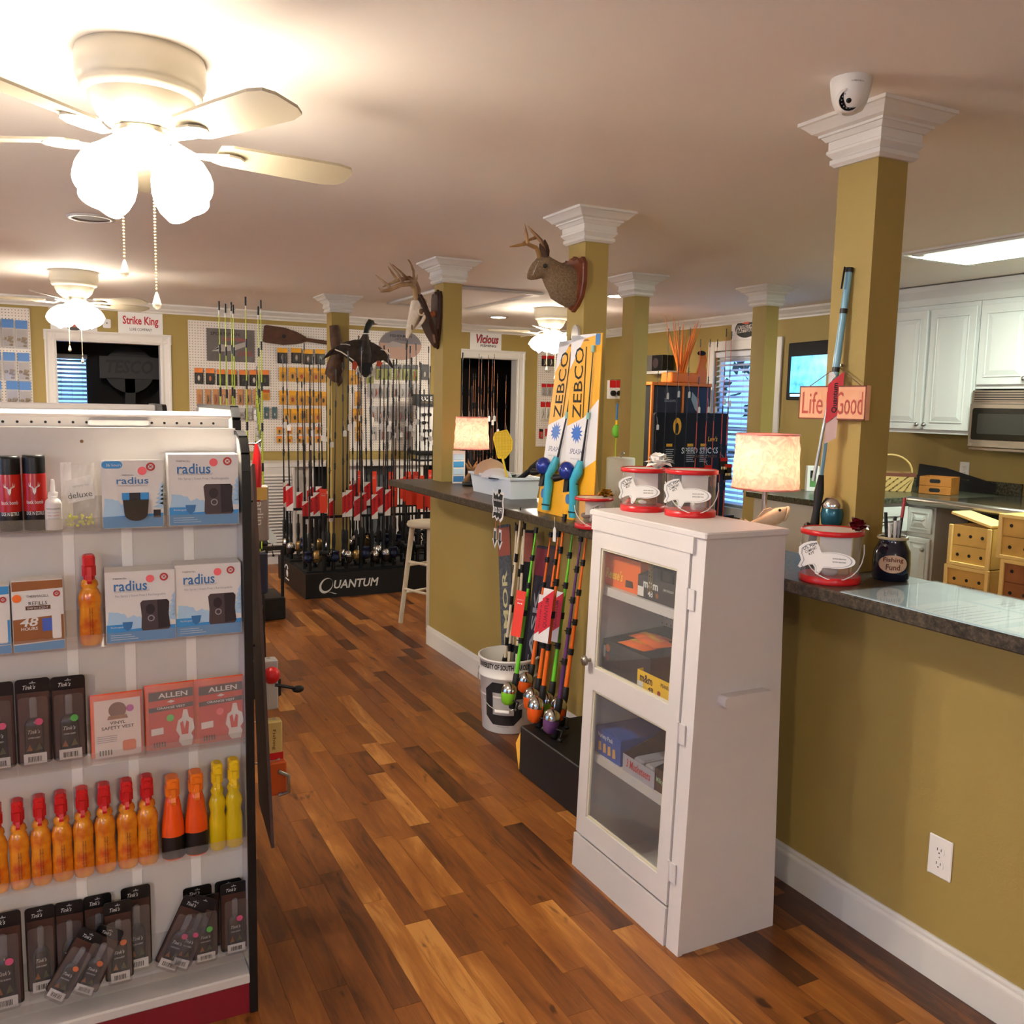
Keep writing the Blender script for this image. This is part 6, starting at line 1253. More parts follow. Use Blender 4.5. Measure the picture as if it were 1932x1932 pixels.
# block letter C split into convex bars so that it wraps the pail
C_ = .15
for poly in ([(-.098, .085), (-.055, .046), (-.055, .256), (-.098, .217)], [(-.055, .046), (.055, .046), (.055, .096), (-.055, .096)], [(-.055, .206), (.055, .206), (.055, .256), (-.055, .256)], [(.055, .046), (.098, .085), (.098, .125), (.055, .125)], [(.055, .177), (.098, .177), (.098, .217), (.055, .256)]): patch(poly, 0, .002, inkk)
patch([(-.03, .038), (.03, .038), (.03, .040), (-.03, .040)], 0, .002, greyp)
MB().tube([(r1*1.04*cos(a), -r1*1.04*abs(sin(a)), hb*.8-.17*sin(a)) for a in [pi*i/14 for i in range(15)]], .0022, 6).build('wire_handle', steel, t); MB().tube([(-.035, -r1*1.05-.002, hb*.8-.17), (.035, -r1*1.05-.002, hb*.8-.17)], .009, 10).build('grip', paper, t)
def rodin(p_top, p_bot, blank, label, wraps=3, r=.0075, group=None, tag_=None):
    t = thing('fishing_rod', label, 'fishing rod', (0, 0, 0), group=group); d = p_top-p_bot
    f = lambda k: tuple(p_bot+d*k)
    MB().tube([f(0), f(.3)], .012, 10).build('handle', cork, t); MB().tube([f(.28), f(.8), f(1)], [r, r*.8, r*.55], 8).build('blank', blank, t)
    for k in range(wraps): MB().tube([f(.36+.2*k), f(.40+.2*k)], r*1.15, 8).build('wrap', black, t)
    MB().tube([f(.97), f(1.0)], r*.9, 8).build('tip', black, t); MB().tube([f(.99), tuple(p_top+Vector((-.012, -.01, .012))), tuple(p_top+Vector((-.015, -.014, .0)))], .002, 5).build('tip_guide', black, t)
    return t
ivory = mat('blank_ivory', (222, 208, 180), .35)
for i, ((xt, yt), (xb, yb), X) in enumerate((((984, 962), (935, 1240), 1.93), ((975, 990), (952, 1240), 1.95), ((990, 987), (968, 1242), 1.96), ((988, 1000), (957, 1250), 1.98))):
    a = wx(xt, yt, X-.02*i*0); b = wx(xb, yb, X-.03); bo = Vector((b.x*.5+bc.x*.5, min(max(b.y, bc.y-.08), bc.y+.09), .03)); rodin(a, bo, ivory, 'ivory and black rod standing in the white bucket', 3, .008, 'ivory rods in the bucket')
def longcard(p_top, p_bot, w_, m_, label, word, hm, wm):
    t = thing('rod_card', label, 'packaged rod', p_bot); d = p_top-p_bot; L_ = d.length; z = d.normalized(); x = Vector((cos(-pi/2+.5), sin(-pi/2+.5), 0)); x = (x-z*x.dot(z)).normalized(); y = z.cross(x); t.rotation_mode = 'QUATERNION'; t.rotation_quaternion = Matrix((x, y, z)).transposed().to_quaternion()
    MB().prism(rrect(-w_/2, w_/2, 0, L_, .008), 0, .006, 'y').build('card', m_, t); decal(t, [(-w_*.48, L_*.83), (w_*.48, L_*.83), (w_*.48, L_*.985), (-w_*.48, L_*.985)], hm, -.0005, 'header'); text(t, word, wm, (-w_*.05, -.001, L_*.5), w=L_*.5, h=w_*.42, rot=(0, -pi/2, 0), bold=.02); return t
camo = mat('card_camo', (44, 44, 42), .45, rgb2=(88, 86, 80), nscale=60)
longcard(wx(950, 990, 2.05)+Vector((0, 0, 0)), Vector((1.97, 3.83, .05)), .075, camo, 'camouflage rod card lettered Armor in the bucket', 'ARMOR', mat('header_rust', (150, 70, 40), .5), mat('letter_sand', (196, 184, 130), .5))
longcard(wx(997, 1000, 2.06), Vector((1.99, 3.77, .05)), .06, blackm, 'plain black rod sleeve in the bucket', 'ROD', mat('header_rust', (150, 70, 40), .5), blackm)
longcard(wx(1024, 1030, 2.08), Vector((1.99, 3.72, .05)), .065, mat('card_maroon_black', (36, 26, 26), .45), 'dark rod card with a maroon header lettered Task', 'TASK', mat('header_maroon', (112, 26, 36), .5), greyp)
longcard(wx(1043, 1030, 2.10), Vector((2.02, 3.73, .05)), .05, mat('card_darkbrown', (44, 34, 32), .45), 'dark brown rod sleeve leaning to the wall from the bucket', 'ROD', cbrown, cbrown)

# small black stand with bright youth rods
t = thing('rod_stand', 'low black rod stand beside the white bucket', 'rod stand', (0, 0, 0)); MB().bbox(1.735, 2.125, 2.56, 3.275, 0, .208, .004).build('base', rkm, t)
MB().box(2.10, 2.12, 2.58, 3.26, .55, .58).build('rest_bar', rkm, t)
for yy in (2.58, 3.24): MB().box(2.10, 2.12, yy, yy+.02, .2, .58).build('rest_post', rkm, t)
limeb = mat('blank_bright_green', (104, 200, 40), .35); orb = mat('blank_orange', (240, 110, 24), .35); prb = mat('blank_purple', (90, 44, 100), .35)
greenr = mat('reel_green', (120, 190, 40), .3); orr = mat('reel_orange', (226, 90, 24), .3); prr = mat('reel_purple', (96, 60, 110), .3)
for i, (x, y, bm_, rm_, tg_, Xb, lab) in enumerate(((1012, 995, limeb, greenr, otag, 1.80, 'bright green youth rod with a red hang tag in the low stand'), (1055, 1002, orb, orr, rtag, 1.86, 'orange youth rod with a red and white tag in the low stand'), (1066, 970, orb, orr, rtag, 1.80, 'tall orange youth rod with black wraps in the low stand'), (1083, 985, limeb, greenr, rtag, 1.88, 'green and yellow youth rod between the orange ones'), (1097, 1010, prb, prr, None, 1.80, 'purple youth rod beside the white cabinet'), (1108, 1000, orb, orr, None, 1.90, 'orange youth rod half hidden by the cabinet'), (1040, 1004, orb, orr, None, 1.95, 'thin orange youth rod against the wall'))):
    Xb2 = Xb; a = wx(x, y, Xb2+.12)
    o = rod('fishing_rod', lab, .80, .16, bm_, cork, black, 'spincast', .075, chrome, rm_, tg_, .42, r0=.0085)
    b = Vector((Xb, a.y-.03, .209)); o.location = b; s_ = (a-b).length/.80; z = (a-b).normalized(); x_ = Vector((cos(-pi/2+.4), sin(-pi/2+.4), 0)); x_ = (x_-z*x_.dot(z)).normalized(); y_ = z.cross(x_); o.rotation_mode = 'QUATERNION'; o.rotation_quaternion = Matrix((x_, y_, z)).transposed().to_quaternion(); o.scale = (1.25, 1.25, s_)
t = thing('leaning_card', 'small amber and blue card leaning behind the low stand', 'card', (1.745, 3.30, .0)); MB().add([(0, 0, 0), (.09, .03, 0), (.05, .06, .17), (.01, .05, .1)], [(0, 1, 2, 3)]).build('card', zy, t); MB().add([(.015, -.002, .03), (.06, .012, .03), (.05, .04, .13), (.02, .04, .09)], [(0, 1, 2, 3)]).build('print', teal, t)
for x, y, lab in ((1046, 1000, 'white price tag on a string below the bar edge'),):
    p = wx(x, y, 1.872); t = thing('price_tag', lab, 'tag', p, -pi/2); MB().prism([(-.012, -.05), (.012, -.05), (.012, 0), (.005, .012), (-.005, .012), (-.012, 0)], 0, .001, 'y').build('card', paper, t); MB().tube([(0, 0, .012), (.0, .0, .055)], .001, 5).build('string', paper, t)

# wall outlets
def outlet(loc, rz, label, h=.115):
    t = thing('wall_outlet', label, 'outlet', loc, rz); MB().bbox(-.037, .037, -.006, 0, -h/2, h/2, .003).build('plate', mat('outlet_white', (236, 232, 224), .35), t)
    for z in (-.02, .02):
        r_ = MB().prism([(a*.9, z+b) for a, b in rrect(-.017, .017, -.014, .014, .012)], -.0085, -.006, 'y').build('receptacle', mat('outlet_white', (236, 232, 224), .35), t)
        for x in (-.006, .006): MB().box(x-.001, x+.001, -.0088, -.0084, z-.001, z+.007).build('slot', inkk, r_)
        MB().lathe([(.0022, -.0088), (.0022, -.0084)], 8, (0, 0, z-.007), 'y').build('slot', inkk, r_)
    MB().lathe([(.002, -.0075), (.002, -.006)], 8, (0, 0, 0), 'y').build('screw', steel, t); return t
p = (wx(1775, 1617, XW)); outlet((XW, p.y, p.z), -pi/2, 'white duplex outlet on the tan half wall under the bar')

# security camera
p = wz(1606, 150, H); t = thing('security_camera', 'white dome security camera on the ceiling by the near column', 'security camera', (p.x, p.y, H), VR+.15)
MB().lathe([(.052, 0), (.053, -.008), (.05, -.03), (.047, -.045)], 32).build('mount', trimw, t); MB().lathe([(.047, -.045), (.043, -.06), (.034, -.078), (.018, -.086)], 32).build('dome', trimw, t)
e = MB(); e.lathe([(.031, -.018), (.032, 0), (.03, .006), (.026, .007)], 26, cap=False); hd = e.build('eye_housing', trimw, t, (-.018, -.028, -.062)); hd.rotation_euler = (radians(105), 0, radians(-15)); MB().lathe([(.001, .003), (.026, .003), (.027, .007)], 26, cap=False).build('lens', mat('lens_black', (8, 8, 10), .1), hd)
mb = MB(); [mb.ball((.019*cos(a), .019*sin(a), .004), .0022, 6, 4) for a in [2*pi*i/14 for i in range(14)]]; mb.build('infrared_lights', greyp, hd); MB().ball((0, 0, .002), .009, 10, 6).build('lens_glass', mat('lens_black', (8, 8, 10), .1), hd)
text(t, 'SUPERCIRCUITS', inkk, (-.005, -.0525, -.02), w=.04, h=.004, curve=.05)

# ================================================================ MOUNTS
darkw = mat('plaque_dark_wood', (58, 34, 26), .3, noise=.3, nscale=14, coat=.3); redw = mat('plaque_red_wood', (118, 60, 36), .35, noise=.3, nscale=14)
def shield(t, m_, w_, h, th, name='plaque'):
    """shield in y-z plane, face to -x, back at x=0"""
    P = [(-.5, .38), (-.38, .5), (-.2, .46), (0, .54), (.2, .46), (.38, .5), (.5, .38), (.5, 0), (.4, -.25), (.2, -.42), (0, -.52), (-.2, -.42), (-.4, -.25), (-.5, 0)]
    mb = MB(); mb.loft([[(x, a*w_*k, b*h*k) for a, b in P] for x, k in ((0, 1), (-th*.5, 1), (-th*.6, .94), (-th, .9))], True, False); return mb.build(name, m_, t)
# antlered rabbit
YJ = 3.60
def J(x, y, dy=0): v = wy(x, y, YJ); return (v.x, v.y+dy, v.z)
t = thing('rabbit_mount', 'mounted antlered rabbit head on a red wood shield', 'taxidermy mount', (XW, YJ, 2.12)); O = Vector((XW, YJ, 2.12))
def LJ(x, y, dy=0): v = Vector(J(x, y, dy))-O; return (v.x-.03, v.y, v.z)
shield(t, redw, .19, .235, .035)
fur = mat('rabbit_fur', (150, 124, 92), .95, rgb2=(104, 84, 62), nscale=150, bump=.9, bscale=260)
pts = [((1098, 541), .098, .07), ((1084, 541), .098, .075), ((1070, 533), .088, .07), ((1058, 521), .066, .058), ((1050, 512), .054, .05), ((1042, 507), .052, .047), ((1033, 506), .050, .045), ((1025, 511), .041, .036), ((1017, 518), .029, .026), ((1011, 523), .018, .017), ((1007, 526), .006, .006)]
R_ = []; C0 = [Vector(LJ(*q)) for q, _, _ in pts]
for i, (q, rv, rh) in enumerate(pts):
    d = (C0[min(i+1, len(pts)-1)]-C0[max(i-1, 0)]).normalized(); u = Vector((0, 1, 0)); v = d.cross(u).normalized()
    rg = random.Random(i); R_.append([tuple(C0[i]+u*rh*cos(a)*(1+rg.uniform(-.05, .05))+v*rv*sin(a)*(1+rg.uniform(-.06, .06))) for a in [2*pi*k/20 for k in range(20)]])
MB().loft(R_).build('body', fur, t)
for dy, q0, q1, q2 in ((-.018, (1039, 497), (1033, 478), (1026, 462)), (.02, (1046, 494), (1046, 472), (1043, 452))):
    a, b, c = Vector(LJ(*q0, dy)), Vector(LJ(*q1, dy)), Vector(LJ(*q2, dy)); mb = MB(); R_ = []
    for p_, r_ in ((a, .008), (a*.6+b*.4, .014), (b, .017), (b*.5+c*.5, .014), (c, .003)): R_.append([tuple(p_+Vector((r_*cos(k*pi/5)*1.0, r_*.35*sin(k*pi/5), 0))) for k in range(10)])
    mb.loft(R_).build('ear', mat('ear_fur', (88, 66, 50), .95, bump=.6, bscale=260), t)
eyem = mat('glass_eye', (12, 8, 6), .05, coat=1)
for dy in (-.044, .044): v = LJ(1031, 505, dy); MB().ball(v, .0105, 12, 8).build('eye', eyem, t)
v = LJ(1009, 525); MB().ball(v, .006, 8, 6).build('nose', mat('nose_brown', (90, 60, 50), .6), t)
mb = MB()
for k in range(8): a = LJ(1013, 522, -.016 if k % 2 else .016); mb.tube([a, (a[0]-.03+.006*k, a[1]+(-.03 if k % 2 else .03), a[2]+.02*(k-3)*.5+.02)], .0005, 4)
mb.build('whiskers', paper, t)['kind'] = 'stuff'
for pth, dy, rr_ in (([(1030, 494), (1026, 480), (1019, 470), (999, 463), (980, 467), (963, 470)], (-.0, -.05), (.011, .011, .01, .0085, .0065, .002)), ([(999, 463), (996, 450), (993, 438), (990, 427)], (-.04, -.055), (.008, .007, .005, .0015)), ([(1039, 492), (1041, 474), (1040, 456), (1032, 444), (1025, 434), (1018, 422)], (.01, .06), (.011, .011, .010, .0085, .006, .0015)), ([(1033, 446), (1018, 451), (1002, 457)], (.05, .02), (.008, .006, .002))):
    n = len(pth); MB().tube([LJ(x, y, dy[0]+(dy[1]-dy[0])*i/(n-1)) for i, (x, y) in enumerate(pth)], list(rr_), 10).build('antler', antl, t)
# deer skull
YS = 5.245
def LS(x, y, dy=0): v = wy(x, y, YS)-Vector((XW, YS, 2.1)); return (v.x, v.y+dy, v.z)
t = thing('skull_mount', 'whitened deer skull with antlers on dark wooden plaques', 'taxidermy mount', (XW, YS, 2.1))
pl = shield(t, darkw, .12, .31, .03); pl.location = (0, 0, .0)
a = Vector(LS(803, 600)); o = shield(t, darkw, .15, .34, .03, 'tilted_plaque'); o.location = a+Vector((.02, 0, -.02)); o.rotation_euler = (0, radians(-24), 0)
MB().tube([(-.03, 0, .02), tuple(a+Vector((.02, 0, .02)))], .018, 10).build('bracket', mat('bracket_orange', (190, 110, 70), .5), t)
bonew = mat('skull_bone', (226, 214, 192), .55, rgb2=(198, 180, 150), nscale=30)
pts = [((802, 571), .018, .03), ((795, 568), .036, .045), ((787, 575), .042, .05), ((783, 590), .036, .052), ((779, 603), .030, .042), ((774, 617), .022, .03), ((770, 629), .015, .022), ((768, 638), .008, .012)]
C0 = [Vector(LS(*q)) for q, _, _ in pts]; R_ = []
for i, (q, rv, rh) in enumerate(pts):
    d = (C0[min(i+1, len(pts)-1)]-C0[max(i-1, 0)]).normalized(); u = Vector((0, 1, 0)); v = d.cross(u).normalized(); R_.append([tuple(C0[i]+u*rh*cos(a_)+v*rv*sin(a_)) for a_ in [2*pi*k/18 for k in range(18)]])
MB().loft(R_).build('skull', bonew, t)
for dy in (-.047, .047):
    c = Vector(LS(789, 589, dy)); s_ = 1 if dy > 0 else -1
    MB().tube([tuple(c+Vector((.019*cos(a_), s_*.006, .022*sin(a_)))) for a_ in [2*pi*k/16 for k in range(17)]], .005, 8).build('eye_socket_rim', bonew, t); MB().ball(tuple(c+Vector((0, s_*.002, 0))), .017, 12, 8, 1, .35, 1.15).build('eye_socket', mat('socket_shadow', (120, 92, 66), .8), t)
    MB().tube([LS(797, 596, dy*1.05), LS(790, 610, dy*.9), LS(782, 622, dy*.6)], [.012, .011, .004], 8).build('cheek_bone', bonew, t)
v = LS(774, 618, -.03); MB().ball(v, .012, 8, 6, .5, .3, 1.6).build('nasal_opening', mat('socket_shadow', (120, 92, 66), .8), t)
antd = mat('antler_tan', (196, 166, 124), .5, rgb2=(112, 74, 46), nscale=9)
for sd in (-1, 1):
    S = sd
    if sd < 0: M_ = [(783, 565), (776, 545), (766, 538), (745, 541), (722, 551), (708, 553), (705, 546)]; T_ = [[(752, 539), (742, 518), (728, 498)], [(728, 547), (714, 532), (703, 521)], [(770, 541), (778, 528), (781, 520)]]
    else: M_ = [(791, 564), (795, 545), (792, 528), (783, 521), (768, 523), (750, 530), (732, 538)]; T_ = [[(792, 528), (788, 508), (781, 494), (771, 482)], [(776, 521), (764, 510), (746, 496)], [(760, 526), (748, 512), (738, 500)]]
    n = len(M_); MB().tube([LS(x, y, S*(.02+.09*sin(pi*i/(n-1)*.7))) for i, (x, y) in enumerate(M_)], [.017, .016, .015, .014, .012, .008, .003], 10).build('antler', antd, t)
    for T in T_: MB().tube([LS(x, y, S*(.09-.015*i)) for i, (x, y) in enumerate(T)], [.010, .007, .002] if len(T) == 3 else [.010, .009, .006, .002], 8).build('antler_tine', antd, t)
# flying duck on driftwood
YD = 7.22
def LD(x, y, dy=0): v = wy(x, y, YD)-Vector((2.15, YD, 2.0)); return (v.x, v.y+dy, v.z)
t = thing('duck_mount', 'mounted flying duck with spread wings on a driftwood limb', 'taxidermy mount', (2.15, YD, 2.0))
dw = mat('driftwood', (92, 66, 46), .8, rgb2=(56, 38, 28), nscale=14, bump=.6, bscale=40)
MB().tube([LD(640, 612, .15), LD(643, 640, .14), LD(646, 665, .12), LD(640, 690, .10), LD(634, 704, .08), LD(640, 712, .08), LD(648, 720, .1), LD(646, 728, .12)], [.04, .05, .055, .075, .07, .05, .025, .008], 12).build('driftwood', dw, t)
MB().tube([LD(652, 660, .1), LD(668, 668, .05), LD(684, 674, .02)], [.02, .015, .01], 8).build('support', dw, t)
bd = mat('duck_dark', (34, 28, 24), .7, rgb2=(66, 52, 42), nscale=18, bump=.4, bscale=90); gh = mat('duck_head_green', (14, 24, 18), .35)
pts = [((689, 712), .012, .02), ((690, 703), .05, .03), ((689, 690), .06, .05), ((687, 672), .068, .065), ((686, 655), .062, .06), ((688, 642), .04, .042), ((690, 632), .024, .026), ((692, 622), .022, .022), ((695, 614), .026, .025), ((699, 608), .03, .024), ((703, 609), .022, .018), ((706, 611), .008, .008)]
C0 = [Vector(LD(*q)) for q, _, _ in pts]; R_ = []
for i, (q, rv, rh) in enumerate(pts):
    d = (C0[min(i+1, len(pts)-1)]-C0[max(i-1, 0)]).normalized(); u = Vector((0, 1, 0)); v = d.cross(u).normalized(); R_.append([tuple(C0[i]+u*rh*cos(a_)+v*rv*sin(a_)) for a_ in [2*pi*k/16 for k in range(16)]])
mb = MB(); mb.loft(R_)
for i in range(len(mb.mi)): mb.mi[i] = 1 if (i // 16) >= 6 else 0
mb.build('body', [bd, gh], t)
MB().lathe([(.026, -.004), (.0265, .004)], 14, LD(690.5, 630), cap=False).build('neck_ring', lwht, t)
MB().prism([(LD(704, 609)[0], LD(704, 609)[2]), (LD(713, 611)[0], LD(713, 611)[2]-.002), (LD(704, 614)[0], LD(704, 614)[2])], -.008, .008, 'y').build('bill', mat('bill_tan', (150, 116, 70), .5), t)
def wing(sil, label, dy):
    mb = MB(); A = [Vector(LD(x, y, dy(i))) for i, (x, y) in enumerate(sil)]; n = len(A); F = [tuple(a+Vector((0, -.008, 0))) for a in A]; B = [tuple(a+Vector((0, .012, 0))) for a in A]
    mb.add(F, [tuple(range(n))]); mb.add(B, [tuple(range(n-1, -1, -1))]); mb.add(F+B, [(i, n+i, n+(i+1) % n, (i+1) % n) for i in range(n)]); return mb.build('wing', bd, t)
wl = wing([(684, 642), (668, 641), (650, 645), (634, 652), (618, 662), (603, 680), (622, 671), (636, 668), (648, 673), (658, 681), (668, 690), (680, 690)], 'l', lambda i: -.02-.01*i if i < 6 else -.03)
wr = wing([(690, 642), (704, 648), (716, 656), (726, 668), (734, 684), (739, 698), (730, 686), (722, 680), (708, 682), (696, 690)], 'r', lambda i: -.02-.008*i if i < 6 else -.03)
def stripe(par, pth, w_, m_=lwht):
    MB().tube([(LD(x, y)[0], LD(x, y)[1]-.06-.006*i, LD(x, y)[2]) for i, (x, y) in enumerate(pth)], w_, 6).build('wing_bar', m_, par)
stripe(wl, [(628, 660), (640, 665), (650, 672), (662, 681)], .005); stripe(wl, [(638, 650), (648, 650), (656, 652)], .003); stripe(wr, [(714, 660), (724, 662), (730, 670)], .003)
MB().prism([(LD(x, y)[0], LD(x, y)[2]) for x, y in ((676, 694), (690, 688), (704, 694), (709, 706), (700, 711), (690, 713), (680, 711), (672, 706))], .0, .02, 'y').build('tail', lwht, t)
MB().prism([(LD(x, y)[0], LD(x, y)[2]) for x, y in ((680, 685), (698, 685), (699, 697), (694, 703), (689, 708), (684, 703), (679, 697))], -.06, -.03, 'y').build('rump', mat('duck_black', (12, 11, 11), .6), t)
for pp in ([(663, 683), (669, 680), (672, 690), (668, 699), (662, 695)], [(709, 680), (720, 685), (714, 692), (708, 690)]): MB().prism([(LD(x, y)[0], LD(x, y)[2]) for x, y in pp], -.04, -.03, 'y').build('foot', mat('foot_orange', (196, 74, 40), .5), t)

# ================================================================ KITCHEN SIDE
cabk = mat('kitchen_white', (208, 208, 204), .35)
def raised_door(parent, x0, x1, z0, z1, name='door', d=.02):
    """raised panel door in local x-z, face to -y"""
    o = MB(); o.bbox(x0, x1, -d, 0, z0, z1, .003); dr = o.build(name, cabk, parent); f = min(.06, (x1-x0)*.2)
    mb = MB()
    for a, b, c, e in ((x0+f-.012, x1-f+.012, z0+f-.012, z0+f), (x0+f-.012, x1-f+.012, z1-f, z1-f+.012), (x0+f-.012, x0+f, z0+f, z1-f), (x1-f, x1-f+.012, z0+f, z1-f)): mb.bbox(a, b, -d-.005, -d, c, e, .002)
    mb.build('panel_bead', cabk, dr)
    MB().loft([[(x0+f+k, -d-h_, z0+f+k), (x1-f-k, -d-h_, z0+f+k), (x1-f-k, -d-h_, z1-f-k), (x0+f+k, -d-h_, z1-f-k)] for k, h_ in ((.002, 0), (.03, .006), (.034, .006))], True, False).build('raised_panel', cabk, dr); return dr
UX = 5.372                                          # face of the wall cabinets
yA = wx(1836, 780, UX).y                            # edge by the microwave
def upper(y0, y1, z0, z1, doors, label, knobs):
    t = thing('wall_cabinet', label, 'cabinet', (UX, y1, 0), -pi/2); w_ = y1-y0; MB().box(0, w_, 0, XR-UX-.002, z0, z1).build('carcass', cabk, t); n = doors; g = w_/n
    for k in range(n):
        d = raised_door(t, k*g+.012, (k+1)*g-.012, z0+.025, z1-.03)
        if knobs: x = (k+1)*g-.03 if k % 2 == 0 else k*g+.03; MB().lathe([(.006, 0), (.006, .012), (.015, .018), (.014, .026), (.004, .03)], 14, (0, 0, 0), 'y').build('knob', steel, d, (x, -.02, z0+.06), (0, 0, pi))
    return t
zb_ = wx(1760, 818, UX).z; zmt = wx(1850, 735, UX).z
upper(yA+.002, yA+.74, zb_, 2.305, 2, 'tall white raised panel wall cabinet left of the microwave', True)
upper(yA-.76, yA-.002, zmt+.005, 2.305, 2, 'short white raised panel wall cabinet above the microwave', True)
upper(yA-1.52, yA-.764, zb_, 2.305, 2, 'tall white raised panel wall cabinet right of the microwave', True)
MB_ = MB().prism([(UX+.01-a, b) for a, b in ((0, 2.306), (.02, 2.306), (.025, 2.32), (.03, 2.35), (.055, 2.40), (.06, 2.432), (0, 2.432))], yA-1.52, yA+.76, 'y').build('trim_3', cabk); struct(MB_)
# microwave
t = thing('microwave', 'stainless over-range microwave with a black window', 'microwave', (UX-.03, yA-.004, 0), -pi/2); mz0 = wx(1880, 852, UX-.03).z; mz1 = zmt-.005; w_ = .752
ss = mat('stainless', (150, 140, 128), .32, .9)
MB().bbox(0, w_, 0, .32, mz0, mz1, .004).build('case', ss, t); MB().box(.02, w_-.02, -.004, 0, mz1-.075, mz1-.012).build('vent_grille', mat('vent_dark', (40, 36, 34), .5), t)
for k in range(4): MB().box(.02, w_-.02, -.007, -.004, mz1-.072+.015*k, mz1-.064+.015*k).build('vent_slat', ss, t)
d = MB().bbox(.005, w_*.76, -.022, -.001, mz0+.02, mz1-.085, .006).build('door', ss, t); MB().prism(rrect(.03, w_*.7, mz0+.07, mz1-.115, .015), -.0245, -.022, 'y').build('window', mat('micro_glass', (14, 14, 13), .15), d); MB().prism(rrect(.07, w_*.66, mz0+.11, mz1-.15, .01), -.0252, -.0245, 'y').build('window_screen', mat('micro_screen', (34, 34, 30), .3), d)
MB().lathe([(.009, 0), (.009, -.003)], 16, (.035, -.022, mz0+.04), 'y').build('badge', steel, d); MB().box(w_*.78, w_-.01, -.02, -.001, mz0+.02, mz1-.085).build('control_panel', black, t)
p = wx(1820, 887, XR); outlet((XR, p.y, p.z), -pi/2, 'white duplex outlet on the kitchen wall under the cabinets')
# counters
KZ = 1.04; kst = granite('kitchen_laminate', (40, 40, 32), (72, 72, 58), (104, 104, 88)); PX0, PY0 = 4.057, 3.918; CX = 4.85; CY0 = 3.70
t = thing('kitchen_counter', 'dark speckled kitchen counter turning the corner', 'countertop', (0, 0, 0))
MB().bbox(PX0, CX+.002, PY0, 4.55, KZ-.038, KZ, .003).build('peninsula_top', kst, t); MB().bbox(CX, XR-.003, CY0, 4.55, KZ-.038, KZ, .003).build('corner_top', kst, t)
a = wx(1790, 905, XR).y; b = wx(1898, 915, XR).y; MB().bbox(XR-.02, XR-.001, CY0-.0, 4.55, KZ, KZ+.085, .002).build('backsplash', kst, t)
t = thing('base_cabinet', 'white base cabinet facing the bar at the kitchen corner', 'cabinet', (0, 0, 0)); MB().box(PX0+.03, CX+.03, PY0+.03, 4.5, 0, KZ-.039).build('carcass', cabk, t)
for k in range(2):
    x0 = PX0+.05+.4*k; d = raised_door(t, x0, x0+.36, .1, KZ-.25); d.location = (0, PY0+.03, 0); d = raised_door(t, x0, x0+.36, KZ-.22, KZ-.06, 'drawer'); d.location = (0, PY0+.03, 0)
t = thing('base_cabinet', 'white base cabinet with a drawer pull beside the stacked bait boxes', 'cabinet', (CX+.03, PY0+.028, 0), -pi/2); w_ = PY0-CY0-.01
MB().box(0, w_, 0, XR-CX-.035, 0, KZ-.039).build('carcass', cabk, t); d = raised_door(t, .02, w_-.015, KZ-.22, KZ-.06, 'drawer'); MB().tube([(w_*.3, -.02, KZ-.13), (w_*.35, -.035, KZ-.14), (w_*.65, -.035, KZ-.14), (w_*.7, -.02, KZ-.13)], .004, 8).build('pull', steel, d); d = raised_door(t, .02, w_-.015, .1, KZ-.25); MB().lathe([(.006, 0), (.006, .012), (.014, .018), (.013, .026), (.004, .03)], 14, (0, 0, 0), 'y').build('knob', steel, d, (w_*.75, -.02, KZ-.32), (0, 0, pi))
# range
t = thing('kitchen_range', 'dark glass range top with a rounded steel front edge', 'range', (0, 0, 0)); rx = wx(1702, 929, 4.72); RY1_ = CY0-.01; 
MB().box(5.12, XR-.01, 2.95, RY1_, .06, KZ-.03).build('body', blackm, t); MB().bbox(4.70, XR-.005, 2.93, RY1_, KZ-.03, KZ+.012, .005).build('glass_top', mat('range_glass', (46, 44, 38), .12), t); MB().tube([(4.69, RY1_+.12, KZ+.0), (4.69, RY1_+.1, KZ), (4.69, 2.95, KZ-.0), (4.69, 2.93, KZ)], [.006, .024, .024, .006], 16).build('front_edge', ss, t)
# basket, crate, jar pile
wk = mat('wicker_pale', (212, 178, 112), .6); wkb = mat('wicker_brown', (110, 56, 38), .6)
p = wz(1690, 925, KZ); bx_, by_ = wz(1692, 928, KZ).x+.06, wz(1692, 928, KZ).y+.12
t = thing('woven_basket', 'pale woven split basket with a brown rim and handle', 'basket', (bx_, by_, KZ+.001), VR-.3); W, D, Hh = .15, .10, .125
MB().loft([[(-W*k, -D*k, z), (W*k, -D*k, z), (W*k, D*k, z), (-W*k, D*k, z)] for k, z in ((.82, 0), (.95, Hh*.5), (1, Hh), (.97, Hh), (.78, .01))], True, False).build('liner', mat('wicker_liner', (150, 112, 66), .7), t)
for s_ in (-1, 1):
    for i in range(7):
        x0 = -W*.95+i*W*.32; mb = MB(); x1 = x0+s_*Hh*.9
        c = lambda x: max(-W*.97, min(W*.97, x)); mb.add([(c(x0), -D*.84-.012*(s_ > 0)*1, 0.0), (c(x0+.034), -D*.84-.012, 0), (c(x1+.034), -D*1.0-.012-.002*s_, Hh*.82), (c(x1), -D*1.0-.012-.002*s_, Hh*.82)], [(0, 1, 2, 3)]); mb.build('weave_strip', wk, t)
MB().loft([[(-W*k, -D*k-.0, z), (W*k, -D*k, z), (W*k, D*k, z), (-W*k, D*k, z)] for k, z in ((1.03, Hh*.8), (1.06, Hh*.82), (1.06, Hh), (1.02, Hh))], False, False).build('rim', wkb, t)
MB().tube([(W*.95*cos(a), 0, Hh+.12*sin(a)) for a in [pi*i/12 for i in range(13)]], .007, 8).build('handle', wk, t)
